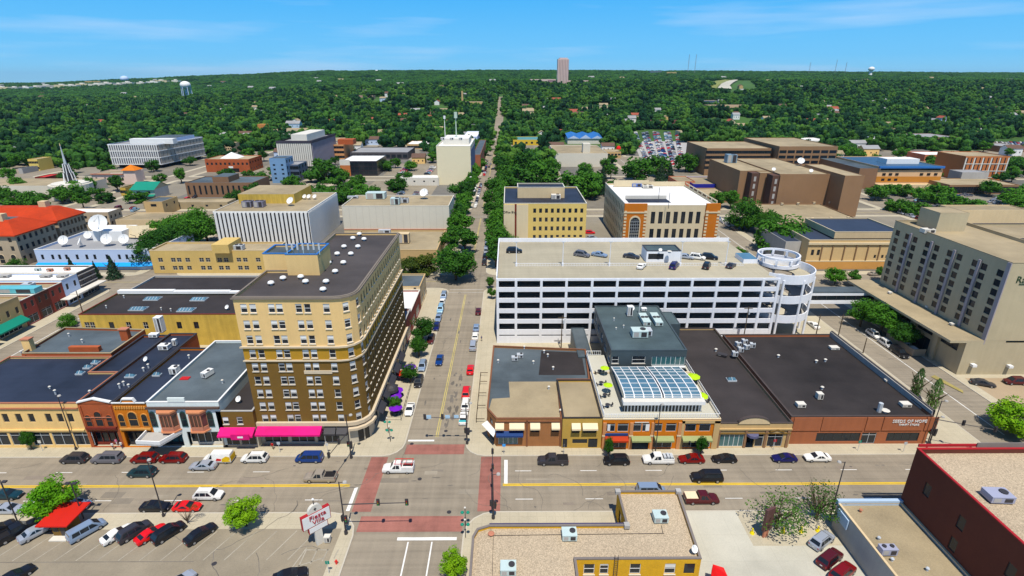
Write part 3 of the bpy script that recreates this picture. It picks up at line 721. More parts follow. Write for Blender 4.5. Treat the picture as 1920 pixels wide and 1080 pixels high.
for dx,w_,h in((-2.0,1.2,2.7),(0,1.5,3.5),(2.0,1.2,2.7)):arch_window(vr,cxr+dx,5.0,w_,h,fm=red_brick)
MB().box(X_['c']+.3,YF-.35,4.5,X_['d']-.3,YF-.02,4.95,dk_red).obj('cornice',vr)
MB().box(X_['c']+.2,YF-.14,7.0,X_['d']-.2,YF-.02,7.15,salmon).obj('string_course',vr)
for dx,w_,h,r in((-2.2,1.25,2.3,False),(0,1.9,3.4,True),(2.2,1.25,2.3,False)):arch_window(vo,cxo+dx,5.0,w_,h,fm=mat('amber_brick',(.58,.30,.10),.9,.08,.8,.05),r=r)
MB().box(X_['d']+.3,YF-.3,4.3,X_['e']-.3,YF-.02,4.7,MATS['amber_brick']).obj('cornice',vo)
for i in range(13):MB().box(X_['d']+.5+i*(X_['e']-X_['d']-1)/12-.14,YF-.18,9.0,X_['d']+.5+i*(X_['e']-X_['d']-1)/12+.14,YF-.02,9.5,MATS['amber_brick']).obj('corbel',vo)
for i in(0,4):MB().box(X_['c']+.1+i*(X_['d']-X_['c']-.7)/4,YF-.16,5.0,X_['c']+.55+i*(X_['d']-X_['c']-.7)/4,YF-.02,9.6,red_brick).obj('pilaster',vr)
def gable(parent,x0,x1,z,hp,wall,m,flat=0,y=YF):
    c=(x0+x1)/2;pts=[(x0,z),(c-flat,z+hp),(c+flat,z+hp),(x1,z)]if flat else[(x0,z),(c,z+hp),(x1,z)]
    g=MB();y0,y1=y-.1,y+.25
    g.poly([(p[0],y0,p[1])for p in[(x0,z-.2),(x1,z-.2)]+pts[::-1]],wall);g.poly([(p[0],y1,p[1])for p in pts+[(x1,z-.2),(x0,z-.2)]],wall);g.obj('gable',parent)
    q=MB()
    for a,b in zip(pts,pts[1:]):
        q.poly([(a[0],y0-.15,a[1]+.2),(b[0],y0-.15,b[1]+.2),(b[0],y1+.1,b[1]+.2),(a[0],y1+.1,a[1]+.2)],m)
        q.poly([(a[0],y0-.15,a[1]-.05),(b[0],y0-.15,b[1]-.05),(b[0],y0-.15,b[1]+.2),(a[0],y0-.15,a[1]+.2)],m)
        q.poly([(b[0],y1+.1,b[1]-.05),(a[0],y1+.1,a[1]-.05),(a[0],y1+.1,a[1]+.2),(b[0],y1+.1,b[1]+.2)],m)
    q.obj('gable_coping',parent)
gable(vr,X_['c']+.1,X_['d']-.1,ZR+.15,.8,red_brick,white)
gable(vo,X_['d']+1.9,X_['e']-1.9,ZR+.1,.75,orange_brick,white,flat=1.0)
MB().box(X_['d']+.1,YF-.25,ZR+.02,X_['e']-.1,YF-.06,ZR+.25,white).obj('coping_front',vo)
# white shop details
MB().box(X_['e']-.1,YF-.45,9.0,X_['f']+.1,YF-.02,9.4,mat('dark_cornice',(.09,.06,.05),.8,.1,1,.03)).obj('cornice',wf)
MB().box(X_['e']+4.2,YF-.1,ZR+.25,X_['e']+7.4,YF+.2,ZR+1.1,mint).obj('parapet_panel',wf)
for u in(289,346,396):arch_window(wf,xz(u,790)[0],4.9,1.15,3.4,fm=mat('dark_green_frame',(.03,.08,.07),.7,0,fine=0))
for u in(317,372):
    x=xz(u,785)[0];b=[(x-1.75,YF-.02),(x-1.1,YF-1.0),(x+1.1,YF-1.0),(x+1.75,YF-.02)]
    by=MB();by.prism(b,4.3,5.3,salmon).prism(b,7.9,8.8,salmon);bo=[(x-2.0,YF-.02),(x-1.25,YF-1.25),(x+1.25,YF-1.25),(x+2.0,YF-.02)]
    by.prism(bo,8.5,8.85,mat('terracotta',(.55,.24,.13),.8,.08,1,.03)).prism(bo,4.2,4.45,MATS['terracotta']);bi=[(x-1.6,YF-.02),(x-1.0,YF-.88),(x+1.0,YF-.88),(x+1.6,YF-.02)]
    for p in b:by.tube((p[0]*.97+x*.03,p[1]+.06,5.3),(p[0]*.97+x*.03,p[1]+.06,7.9),.13,salmon,n=4)
    by.tube((x-.35,YF-.93,5.3),(x-.35,YF-.93,7.9),.08,salmon,n=4);by.tube((x+.35,YF-.93,5.3),(x+.35,YF-.93,7.9),.08,salmon,n=4)
    bb=by.obj('bay_window',wf);g=MB().prism(bi,5.3,7.9,mat('brown_glass',(.10,.055,.04),.2,.1,1,0,spec=.6));link('pane',g.mesh('pane',wf['_w']),bb)
cpx0,cpx1=xz(277,815)[0],xz(340,815)[0]
cn=thing('theatre_canopy','white slanted theatre canopy projecting over the pavement','canopy',((cpx0+cpx1)/2,YF-1.5,3.4))
cp=[(cpx0,YF-.03),(cpx0+.2,YF-3.6),(cpx1-1.6,YF-3.9),(cpx1+.3,YF-.03)]
MB().prism(cp,3.4,3.6,grey_conc).obj('canopy_floor',cn);q=MB();ci=offset(cp,.22)
for i in range(3):q.poly([(*cp[i],3.3),(*cp[i+1],3.3),(*cp[i+1],4.3),(*cp[i],4.3)],white).poly([(*ci[i+1],3.6),(*ci[i],3.6),(*ci[i],4.3),(*ci[i+1],4.3)],white).poly([(*cp[i],4.3),(*cp[i+1],4.3),(*ci[i+1],4.3),(*ci[i],4.3)],white)
q.obj('canopy_edge',cn);mat('black_lettering',(.03,.03,.03),.7,0,fine=0)
# chimneys, roof of the slate building behind, stepped parapet
sl_=quad3(9.0,(55,660),(205,662),(268,617));sl_=[G(40,664,9),G(208,664,9),G(272,619,9),G(122,615,9)]
gb=thing('slate_roof_building','red brick building with slate grey roof behind the yellow shop','building',cen(sl_));block(gb,sl_,.13,9.2,red_brick,slate_roof,par=.5,cop=tan_roof)
for(u,v,lab)in((238,637,'red brick chimney at the far corner of the slate grey roof'),(57,656,'tan brick chimney at the left corner of the slate grey roof')):
    q=G(u,v,8.7);t=thing('chimney',lab,'chimney',(q[0],q[1],8.6));link('shaft',MB().box(-.9,-.6,0,.9,.6,2.9,red_brick if u>100 else tan_brick).mesh('shaft'),t);link('cap',MB().box(-1.05,-.75,2.9,1.05,.75,3.15,salmon).mesh('cap'),t)
ls=G(150,652,8.7);MB().box(*G(130,660,8.7),8.7,G(186,660,8.7)[0],G(130,660,8.7)[1]+1.0,9.9,red_brick).obj('brick_parapet',gb)
for(u,v,lab)in((180,681,'square white skylight nearest the back of the navy roof'),(165,690,'square white skylight in the middle of three on navy roof'),(151,701,'square white skylight nearest the street on navy roof')):skylight(u,v,9.8,lab,1.5,1.1,2)
unit(310,655,9.8,'white air conditioner on the navy roof beside a curb',2.2,1.5,1.2,white);unit(329,648,9.8,'small tall white vent box at the back of navy roof',.8,.8,1.6,white,fans=0)
unit(329,700,10,'white box cooler at the left edge of the slate roof',1.5,1.5,1.5,white);unit(390,705,10,'white narrow cooler in the middle of the slate roof',1.2,2.2,1.2,white,rz=-.3)
tag(link('roof_hatch',MB().box(-.9,-.6,0,.9,.6,.3,mat('red_metal',(.45,.03,.03),.6,.1,1,0)).mesh('roof_hatch'),None,(*G(347,709,10),9.75)),'flat red roof hatch on the slate roof of the white shop','roof hatch')
unit(303,622,9.3,'tall white ventilation tower behind the navy roofs',1.6,1.6,4.0,white,fans=0);unit(290,632,9.8,'low white duct at the foot of the ventilation tower',2.0,1.2,.9,white,fans=0)
for i,(u,v,h,lab)in enumerate([(105,740,1.0,'thin vent pipe near the front of the big navy roof'),(170,740,.9,'white vent pipe behind the red victorian gable'),(225,728,1.0,'white forked vent behind the orange victorian front'),(233,723,.9,'second white vent behind the orange victorian front'),(243,730,1.1,'white hooded vent nearest the orange victorian coping'),
    (270,696,.8,'white vent cluster on the third navy strip roof'),(279,690,.9,'grey vent on the third navy strip roof'),(355,672,.8,'thin white vent on the fourth navy strip roof'),(94,729,.5,'short pipe on the parapet of the big navy roof'),(130,631,.8,'white vent on the left of the slate grey roof'),(155,643,.9,'antenna base on the middle of the slate grey roof'),(418,720,.9,'vent on the parapet of the slate roof'),(40,662,.5,'white vent on the corner of the big navy roof')]):
    pipe(u,v,9.75 if i!=9 and i!=10 else 8.7,lab,h,.16)
dish(275,679,9.75,'white satellite dish on the navy strip roofs',.55);dish(449,755,7.8,'white satellite dish on the low brown hotel wing',.6)
skylight(245,707,9.7,'long flat skylight on the third navy strip roof',2.0,1.0,2);skylight(295,704,9.7,'flat skylight with round vent on the fourth navy strip roof',1.6,1.0,2)

# ---------------------------------------------------------------- ochre walled block behind, fire escape, brown roofs with skylights
ob=quad3(9.2,(165,588),(438,591),(438,549));y0=sum(p[1]for p in ob[:2])/2;yb=ob[2][1];ox0,ox1=G(150,588,9.2)[0],-48.9
ochre=thing('ochre_building','ochre walled building with dark brown roof and four skylights','building',((ox0+ox1)/2,y0+8,0))
block(ochre,[(ox0,y0),(ox1,y0),(ox1,yb),(ox0,yb)],.13,9.2,ochre_wall,brown_roof,par=.35,cop=dk_red,
      wins={0:[(FX(u,605,y0)[0]-ox0,5.0,1.3,2.0,s)for u,s in((162,'grid'),(172,'grid'),(208,'dark'),(240,'grid'),(272,'grid'),(335,'quad'),(367,'quad'))]})
for i,(u,v,lab)in enumerate([(260,580,'ribbed skylight front left on the dark brown roof'),(350,582,'ribbed skylight front right on the dark brown roof'),(287,561,'ribbed skylight back left on the dark brown roof'),(374,562,'ribbed skylight back right on the dark brown roof')]):skylight(u,v,8.8,lab,4.2,2.6,5)
dish(427,581,8.8,'small white dish at the right corner of the skylight roof',.6)
for u,v,lab in((200,578,'small vent on the left of the skylight roof'),(233,559,'white vent near the back of the skylight roof'),(303,582,'thin white mast at the front of the skylight roof'),(321,584,'cluster of white pipes at the front of the skylight roof')):pipe(u,v,8.8,lab,.8)
fe=thing('fire_escape','weathered timber stair tower against the ochre wall beside the hotel','fire escape',(*G(405,640,0),0));fx,fy=ox1-7.2,y0-3.2
fm_=mat('weathered_timber',(.16,.11,.07),.9,.2,1.5,.08)
for a in(0,3.2):
    for b in(0,2.6):MB().box(fx+a,fy+b,.13,fx+a+.22,fy+b+.22,9.6,fm_).obj('post',fe)
for k in range(4):z=1.6+k*2.2;MB().box(fx,fy,z,fx+3.4,fy+2.8,z+.12,fm_).obj('landing',fe);MB().tube((fx+.1,fy+.1,z+1),(fx+3.3,fy+.1,z+1),.06,fm_).obj('rail',fe);MB().tube((fx+.3,fy+.4,z+.1),(fx+3.1,fy+.4,z+2.2),.12,fm_).obj('stair_flight',fe)
b2=quad3(8.6,(237,545),(437,551),(494,517));y2=yb+.05
darkb=thing('brown_roof_building','low building with dark brown roof and white front coping behind the skylight roof','building',((ox0+ox1)/2,y2+8,0))
x20=G(240,545,8.6)[0];block(darkb,[(x20,y2+.1),(-48.9,y2+.1),(-48.9,b2[2][1]),(x20,b2[2][1])],.13,8.6,offwhite,brown_roof,par=.4,cop=grey_conc)
for k in range(4):a=x20+(ox1-x20)*k/4;MB().box(a,y2-.9,9.25,a+(ox1-x20)/4,y2+.5,10.2-k*.22,white).obj('stepped_coping',darkb)
MB().box(-62,y2+5.5,8.3,-55,y2+8,10.4,ochre_wall).obj('light_well',darkb)
y3=G(290,513)[1];H3x0=G(290,513)[0];x31=G(520,513)[0]
h3=thing('long_tan_building','long tan building with two rows of paired dark windows behind the hotel','building',(-105,y3+4,0))
zrow=[FX(300,488,y3)[1]-.7,FX(300,503,y3)[1]-.7];h3w=[]
for u in(301,325,336,352,378,390,412,424,448,460,484):
    x=FX(u,488,y3)[0];h3w+=[(x-H3x0,z,1.7,1.6,'grid')for z in zrow]
block(h3,[(H3x0,y3),(x31,y3),(x31,y3+11),(H3x0,y3+11)],.13,8.9,mat('sand_brick',(.58,.42,.17),.9,.06,.6,.05,streak=.05),tan_roof,par=.5,cop=beige,wins={0:h3w})
MB().box(*G(398,472,9),8.4,*[G(430,472,9)[0],y3+8],11.6,MATS['sand_brick']).obj('stair_tower',h3)
unit(445,468,8.5,'louvred white cooling unit behind the tan building parapet',5,2.5,1.8,metal_l,fans=3)
# avenue shops north of the hotel
av1=bld('avenue_shop','small red brick shop on the avenue next to the hotel','building',rect(-43.3,130.9,-27.7,139),7.2,mat('deep_red_brick',(.26,.06,.045),.9,.1,.7,.05),grey_roof,cop=grey_conc,wins={1:[(2,4,1,1.5,'far'),(5.5,4,1,1.5,'far'),(4,.5,6,2.8,'shop')]})
av2=bld('avenue_shop','white roofed shop on the avenue beyond the red brick one','building',rect(-43.3,139.1,-27.7,156),6.2,MATS['deep_red_brick'],white_roof,cop=offwhite,wins={1:[(4,.5,5,2.8,'shop'),(11,.5,6,2.8,'shop')]})
av3=bld('avenue_shop','tan fronted shop with slate roof at the end of the block','building',rect(-43.3,156.1,-27.7,168),7.2,beige,slate_roof,cop=beige2,wins={1:[(3,.5,4,2.8,'shop'),(9,.5,4,2.8,'shop')],0:autowins(rect(-43,156,-27,168),0,4,[6.3],.8,.6)})
# ---------------------------------------------------------------- north side of Main Street, east of the avenue
ZC=6.5;cm=[G(913,766,ZC),G(930,785,ZC),(G(1054,785,ZC)[0],87.2),(G(1046,712,ZC)[0],G(1046,712,ZC)[1]),(G(1106,712,ZC)[0],G(1046,712,ZC)[1]),G(1098,655,ZC),G(925,648,ZC)]
cm[1]=(cm[1][0],87.2)
corner=thing('corner_shop','brown brick corner shop with slate roof and navy awning at the crossing','building',(5,92,0))
cl=cm[2][0]-cm[1][0]
def cs(u):return FX(u,815,87.2)[0]-cm[1][0]
block(corner,cm,.13,ZC,corner_brick,slate_roof,par=.45,cop=mat('brown_coping',(.20,.09,.05),.8,.1,1,.04),
      wins={1:[(cs(937),3.9,1.5,1.5,'dark'),(cs(969),3.9,2.6,1.5,'dark'),(cs(1003),3.4,1.6,2.0,'dark'),(cs(1041),3.4,1.4,2.0,'dark'),(2.3,.6,3.8,2.1,'teal')],0:[(1.8,3.9,1.3,1.5,'dark'),(2,.3,2.0,2.4,'shop')],6:autowins(cm,6,5,[3.8],1.2,1.5,'far')})
tr=MB();n_=[cm[1],cm[2],cm[3],(G(945,712,ZC)[0]+1,cm[3][1]),(G(945,740,ZC)[0]+1.2,G(945,742,ZC)[1]),(cm[0][0]+.8,G(945,744,ZC)[1]),(cm[0][0]+.3,cm[0][1]+.2)]
tr.poly([(p[0]*.99+.02,max(p[1],87.5),ZC-.44)for p in n_],tan_roof);tr.obj('tan_roof_section',corner)
tr2=MB();tr2.poly([(*G(1010,700,ZC),ZC-.43),(*G(1098,700,ZC),ZC-.43),(*G(1090,658,ZC),ZC-.43),(*G(1015,655,ZC),ZC-.43)],brown_roof);tr2.obj('dark_roof_section',corner)
for u,w_ in((937,1.7),(969,2.9),(1003,1.9),(1041,1.6)):
    x=cs(u)+cm[1][0];aw=thing('window_awning','cream canvas awning over the %s upper window of the brick corner shop'%{937:'leftmost',969:'wide second',1003:'third',1041:'rightmost'}[u],'awning',(x,87.2,4.6));awning('canvas','',x-w_/2,x+w_/2,87.17,4.5,5.6,.9,cream_aw,parent=aw)
aw=thing('awning','navy blue awning wrapping the street corner of the brick shop','awning',(-2,87,3));awning('canvas','',cm[1][0],cm[1][0]+5.2,87.17,3.0,3.7,1.1,navy_aw,parent=aw)
MB().poly([(cm[0][0],cm[0][1],3.7),(cm[1][0],87.17,3.7),(cm[1][0]-.5,86.1,3.1),(cm[0][0]-1.1,cm[0][1]-.4,3.1)],white).obj('white_side_canvas',aw)
MB().box(cm[2][0]-.35,87.0,0,cm[2][0]-.02,87.18,ZC,MATS['brown_coping']).obj('pilaster',corner);MB().box(cs(988)+cm[1][0]-.15,87.0,.13,cs(988)+cm[1][0]+.15,87.18,ZC,MATS['brown_coping']).obj('pilaster',corner)
MB().box(cm[1][0],87.0,5.85,cm[2][0]-.4,87.18,6.0,MATS['brown_coping']).obj('cornice',corner)
ZT=7.0;t0,t1=cm[2][0]+.05,G(1129,778,ZT)[0];tyb=G(1110,712,ZT)[1]
tan_b=bld('tan_shop','tan brick shop with flat tan roof between corner shop and restaurant','building',rect(t0,86.6,t1-.05,tyb),ZT,mat('ochre_brick',(.47,.31,.09),.9,.08,.6,.06,courses=5),tan_roof,par=.4,cop=brown_roof,
            wins={0:[(FX(1079,815,86.6)[0]-t0,3.6,1.5,2.2,'dark'),(FX(1105,815,86.6)[0]-t0,3.6,2.6,2.2,'dark'),(FX(1087,830,86.6)[0]-t0,1.2,2.9,1.0,'dark'),(FX(1059,833,86.6)[0]-t0,.2,.9,2.1,'dark'),(FX(1111,836,86.6)[0]-t0,.2,1.8,2.1,'dark')]})
for u,w_,l_ in((1079,1.7,'narrow'),(1105,2.9,'wide')):
    x=FX(u,815,86.6)[0];aw=thing('window_awning','cream canvas awning over the %s window of the tan brick shop'%l_,'awning',(x,86.6,5));awning('canvas','',x-w_/2,x+w_/2,86.57,4.8,5.9,.9,cream_aw,parent=aw)
MB().box(FX(1074,830,86.6)[0],86.4,.13,FX(1122,830,86.6)[0],86.58,3.1,beige).box(FX(1074,830,86.6)[0],86.38,3.1,FX(1122,830,86.6)[0],86.58,3.3,offwhite)
# restaurant with roof terrace
ZR2=6.9;r0,r1=t1,G(1345,775,ZR2)[0];ryb=130.6;ry=86.3
rs=thing('restaurant_building','orange brick restaurant with roof terrace, glass pavilion and charcoal upper block','building',(30,95,0))
def rxx(u):return FX(u,815,ry)[0]-r0
rw=[]
for a,b in((1132,1152),(1157,1177),(1184,1201),(1203,1216),(1223,1240),(1247,1266),(1283,1303),(1309,1330)):rw.append(((rxx(a)+rxx(b))/2,4.1,rxx(b)-rxx(a),1.9,'shop'))
for a,b in((1134,1176),(1226,1262),(1280,1334)):rw.append(((rxx(a)+rxx(b))/2,.4,rxx(b)-rxx(a),2.2,'shop'))
rop=[(rxx(1183),rxx(1218),.13,2.7)]
wl=block(rs,[(r0,ry),(r1,ry),(r1,104),(r0,104)],.13,ZR2,orange_brick,mat('terrace_paving',(.50,.48,.40),.9,.06,.6,.04),par=.15,cop=cream_conc,wins={0:rw},ops={0:rop})
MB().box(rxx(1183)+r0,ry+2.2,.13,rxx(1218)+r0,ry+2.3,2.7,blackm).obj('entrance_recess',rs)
for u in(1130,1180,1220,1270):MB().box(rxx(u)+r0-.05,ry-.22,.13,rxx(u)+r0+.6,ry-.02,6.2,mat('salmon_brick',(.55,.27,.13),.9,.08,.7,.06)).box(rxx(u)+r0-.12,ry-.28,3.1,rxx(u)+r0+.67,ry-.02,3.4,cream_conc).obj('pilaster',rs)
MB().box(rxx(1276)+r0,ry-.2,.13,rxx(1281)+r0,ry-.02,6.6,beige2).box(rxx(1336)+r0,ry-.2,.13,r1-.02,ry-.02,6.6,beige2).box(rxx(1276)+r0,ry-.2,6.05,r1,ry-.02,6.7,beige2).obj('tan_trim',rs)
put_text('PIROGUE',.0001+.5,white,(rxx(1201)+r0,ry-.05,6.25),0,rs)if False else MB().box(rxx(1188)+r0,ry-.06,6.1,rxx(1214)+r0,ry-.02,6.32,offwhite).obj('name_strip',rs)
MB().box(rxx(1209)+r0,ry-.05,4.3,rxx(1216)+r0,ry-.02,5.8,white).obj('poster',rs);MB().box(rxx(1138)+r0,ry-.05,4.3,rxx(1143)+r0,ry-.02,5.8,white).obj('poster',rs)
for a,b,m,l_ in((1134,1177,mat('rust_red_awning',(.40,.05,.02),.8,.08,1,.03),'rust red awning with navy sign over the left restaurant window'),(1183,1219,greenaw,'pale olive awning over the dark restaurant entrance'),(1226,1262,greenaw,'pale green awning right of the restaurant entrance'),(1278,1333,greenaw,'long lime awning with dark dots at the right of the restaurant')):
    aw=thing('awning',l_,'awning',(rxx(a)+r0,ry,3));awning('canvas','',rxx(a)+r0,rxx(b)+r0,ry-.25,2.5,3.3,1.0,m,parent=aw)
    if a==1278:
        for i in range(4):MB().cyl(0,0,0,.05,.2,metal_d,n=8).xf(Matrix.Translation((rxx(1290+i*11)+r0,ry-1.28,2.72))@Matrix.Rotation(R(90),4,'X')).obj('dot',aw)
MB().box(rxx(1134)+r0,ry-.35,3.4,rxx(1177)+r0,ry-.03,3.8,navy_aw).obj('sign_board',rs)
# upper block
ux0,ux1,uy0,uy1,ZU=r0+4.7,r0+21.4,105.6,130.6,11.4
UP=rect(ux0,uy0,ux1,uy1)
ub=thing('upper_block','charcoal clad upper storey with white windows behind the roof terrace','building',(32,115,6));ub.parent=None
block(ub,UP,ZR2-.6,ZU,dark_clad,teal_roof,par=.12,cop=dark_clad,wins={0:[(1.0,8.2,1.5,1.8,'sash'),(6.2,8.2,2.9,1.8,'sash'),(12.8,7.7,7.4,2.2,'teal')],3:[(3+5*i,8,2.2,1.8,'sash')for i in range(5)]})
MB().box(ux0+9.2,uy0-.6,7.3,ux1-.1,uy0-.02,7.6,white).obj('ledge',ub);block(ub,rect(ux1+.05,121,ux1+3.2,128.6),.13,10.6,dark_clad,teal_roof,par=.1,cop=None)
block(ub,rect(r0-1.6,112,r0+1.8,128),.13,6.4,dark_clad,slate_roof,par=.1,cop=None);block(ub,rect(ux0+.1,104.1,ux1-.1,uy0-.02),.13,6.3,dark_clad,teal_roof,par=0,cop=None)
# glass pavilion
pv_=thing('glass_pavilion','arched blue glass roof pavilion with white frame on the restaurant terrace','glasshouse',(30,95,ZR2));gx0,gx1,gy0,gy1=r0+4.2,r0+19.6,89.0,103.8;GT_=9.1
sec=[(gy0+.3,9.3),(gy0+1.2,10.3),(gy0+4,11.3),(gy0+7.5,11.9),(gy0+10.5,12.0),(gy1-.2,11.9)]
sec=[(gy0+.3,GT_+.5),(gy0+.8,GT_+.95),(gy0+3,GT_+1.15),(gy0+7,GT_+.85),(gy0+11,GT_+.1),(gy1-.2,GT_-.7)]
mid=(gx0+gx1)/2
for k,(a,b)in enumerate(((gx0+.3,mid-.25),(mid+.25,gx1-.3))):
    g=MB()
    for(ya,za),(yb2,zb)in zip(sec,sec[1:]):g.poly([(a,ya,za),(b,ya,za),(b,yb2,zb),(a,yb2,zb)],glass_sky)
    g.obj('glass_roof',pv_)
rb=MB()
for k in range(9):
    x=gx0+.3+(gx1-gx0-.6)*k/8+(-.2 if k==4 else 0)
    for(ya,za),(yb2,zb)in zip(sec,sec[1:]):rb.tube((x,ya,za+.05),(x,yb2,zb+.05),.14,white,n=4)
    if k==4:
        for(ya,za),(yb2,zb)in zip(sec,sec[1:]):rb.tube((x+.5,ya,za+.05),(x+.5,yb2,zb+.05),.14,white,n=4)
rb.obj('rafters',pv_);rb=MB()
for i in range(len(sec)*2-1):
    t=i/2;j=min(int(t),len(sec)-2);f=t-j;ya=sec[j][0]+(sec[j+1][0]-sec[j][0])*f;za=sec[j][1]+(sec[j+1][1]-sec[j][1])*f
    rb.tube((gx0+.3,ya,za+.06),(mid-.3,ya,za+.06),.06,white,n=4).tube((mid+.3,ya,za+.06),(gx1-.3,ya,za+.06),.06,white,n=4)
rb.obj('purlins',pv_)
MB().box(gx0-.2,gy0-.9,GT_-.3,gx1+.2,gy0+.6,GT_+.45,white,top=offwhite).obj('gutter_beam',pv_)
sw=MB();sg=MB()
sw.box(gx0+.1,gy0,6.8,gx0+.3,gy1,8.4,dark_clad);sw.box(gx1-.3,gy0,6.8,gx1-.1,gy1,8.4,white)
sg.poly([(gx0+.4,gy0+.2,6.8),(gx1-.4,gy0+.2,6.8),(gx1-.4,gy0+.2,GT_-.3),(gx0+.4,gy0+.2,GT_-.3)],glass)
for s_ in(gx0+.3,gx1-.3):
    sg.poly([(s_,ya,8.3)for ya in(gy0+.3,gy1)]+[(s_,ya,za)for ya,za in reversed(sec)],glass_sky)
sw.obj('side_wall',pv_);sg.obj('glass_wall',pv_)
for i in range(23):MB().box(gx0+.2+i*.66,gy0,6.75,gx0+.42+i*.66,gy0+.16,GT_-.3,white).obj('mullion',pv_)
def railing(name,label,pts,z,h=1.05,m=None,rooted=True):
    m=m or white;t=thing(name,label,'railing',(pts[0][0],pts[0][1],z));q=MB()
    for a,b in zip(pts,pts[1:]):
        q.tube((*a,z+h),(*b,z+h),.06,m,n=4).tube((*a,z+.1),(*b,z+.1),.04,m,n=4);L_=length(a,b);n=max(1,int(L_/.45))
        for i in range(n+1):f=i/n;x,y=a[0]+(b[0]-a[0])*f,a[1]+(b[1]-a[1])*f;q.box(x-.035,y-.035,z,x+.035,y+.035,z+h,m)
    q.obj('rail',t);return t
railing('terrace_railing','white terrace railing along the street and right edge of the restaurant roof',[(r0+.2,ry+.2),(r1-.2,ry+.2),(r1-.2,118)],ZR2-.02)
railing('terrace_railing','white terrace railing along the left edge of the restaurant roof',[(r0+.2,ry+.6),(r0+.2,112),(r0+3.6,112)],ZR2-.02)
block(rs,rect(r0,104.05,ux0-.05,112.3),.13,ZR2-.1,dark_clad,MATS['terrace_paving'],par=0,cop=None);block(rs,rect(ux1+.05,104.05,r1,119),.13,ZR2-.1,dark_clad,MATS['terrace_paving'],par=0,cop=None)
def parasol(x,y,z,label,m,r=1.35,h=2.3,group=None,name='parasol'):
    t=thing(name,label,'parasol',(x,y,z),group=group);c=MB();n=8
    for i in range(n):
        a,b=6.283*i/n,6.283*(i+1)/n
        c.poly([(r*math.cos(a),r*math.sin(a),h-.45),(r*math.cos(b),r*math.sin(b),h-.45),(0,0,h)],m);c.poly([(0,0,h-.03),(r*math.cos(b),r*math.sin(b),h-.5),(r*math.cos(a),r*math.sin(a),h-.5)],m)
    link('canopy',c.mesh('canopy'),t);link('pole',MB().tube((0,0,0),(0,0,h),.04,metal_l).mesh('pole'),t);return t
def table_set(x,y,z,label,m=None,group=None,rz=.4):
    m=m or metal_d;t=thing('cafe_table',label,'table',(x,y,z),rz,group)
    link('tabletop',MB().cyl(0,0,.7,.75,.5,m,n=12).mesh('tabletop'),t);link('leg',MB().tube((0,0,0),(0,0,.7),.05,m).cyl(0,0,0,.04,.25,m).mesh('leg'),t)
    for i in range(2):
        c=thing('cafe_chair',label.replace('table','chair').replace('round','small'),'chair',(x+math.cos(rz+i*math.pi)*.95,y+math.sin(rz+i*math.pi)*.95,z),rz+i*math.pi,'cafe chairs '+label[-28:])
        link('seat',MB().box(-.22,-.22,.42,.22,.22,.46,m).mesh('seat'),c);link('backrest',MB().box(.18,-.22,.46,.22,.22,.9,m).mesh('backrest'),c)
        for a in(-.18,.18):
            for b in(-.18,.18):link('leg',MB().box(a-.02,b-.02,0,a+.02,b+.02,.42,m).mesh('leg'),c)
    return t
lime=mat('lime_canvas',(.42,.62,.03),.8,.05,1,.02)
for u,v,l_ in((1300,706,'lime green parasol at the back right of the roof terrace'),(1314,742,'lime green parasol at the front right of the roof terrace'),(1134,690,'lime green parasol at the back left of the roof terrace'),(1140,722,'lime green parasol beside the left wall of the glass pavilion')):q=G(u,v,8.6);parasol(q[0],q[1],6.78,l_,lime,1.45 if u>1200 else 1.0)
for u,v,l_ in((1306,718,'round black table under the back right lime parasol'),(1320,757,'round black table near the front right terrace corner'),(1124,700,'round black table at the back left of the terrace'),(1127,722,'round black table half way along the left terrace'),(1134,745,'round black table by the left terrace railing'),(1139,764,'round black table at the front left terrace corner')):q=G(u,v,6.8);table_set(min(q[0],r1-1.2),q[1],6.78,l_)
for u,v,w_,d,h,l_ in((1198,627,3.6,2.6,1.7,'large light grey air handler at the front of the charcoal roof'),(1208,600,1.8,5.5,1.1,'long pale blue air unit left of its pair on the charcoal roof'),(1230,600,1.8,6.0,1.1,'long pale blue air unit right of its pair on the charcoal roof')):unit(u,v+3,11.3,l_,w_,d,h,metal_bl,fans=2 if d>3 else 1)
unit(1209,628,11.3,'squat light grey air unit beside the large air handler',2.8,2.2,1.5,metal_l,fans=0)
unit(1180,592,11.3,'tall white exhaust fan housing at the back of the charcoal roof',1.3,1.3,2.6,white,fans=0);dish(1183,585,11.3,'white dish beside the exhaust housing on the charcoal roof',.8,az=180)
unit(1207,583,11.3,'small white cube unit at the back of the charcoal roof',1.3,1.0,.8,white,fans=0)
for u,v,h,l_ in((1198,588,3.6,'thin white flag mast on the charcoal roof'),(1169,615,.7,'low white vent in the middle of the charcoal roof'),(1151,602,.8,'thin vent near the left edge of the charcoal roof'),(1155,618,.5,'small vent in front of the thin vent on the charcoal roof')):pipe(u,v,11.3,l_,h,.12)
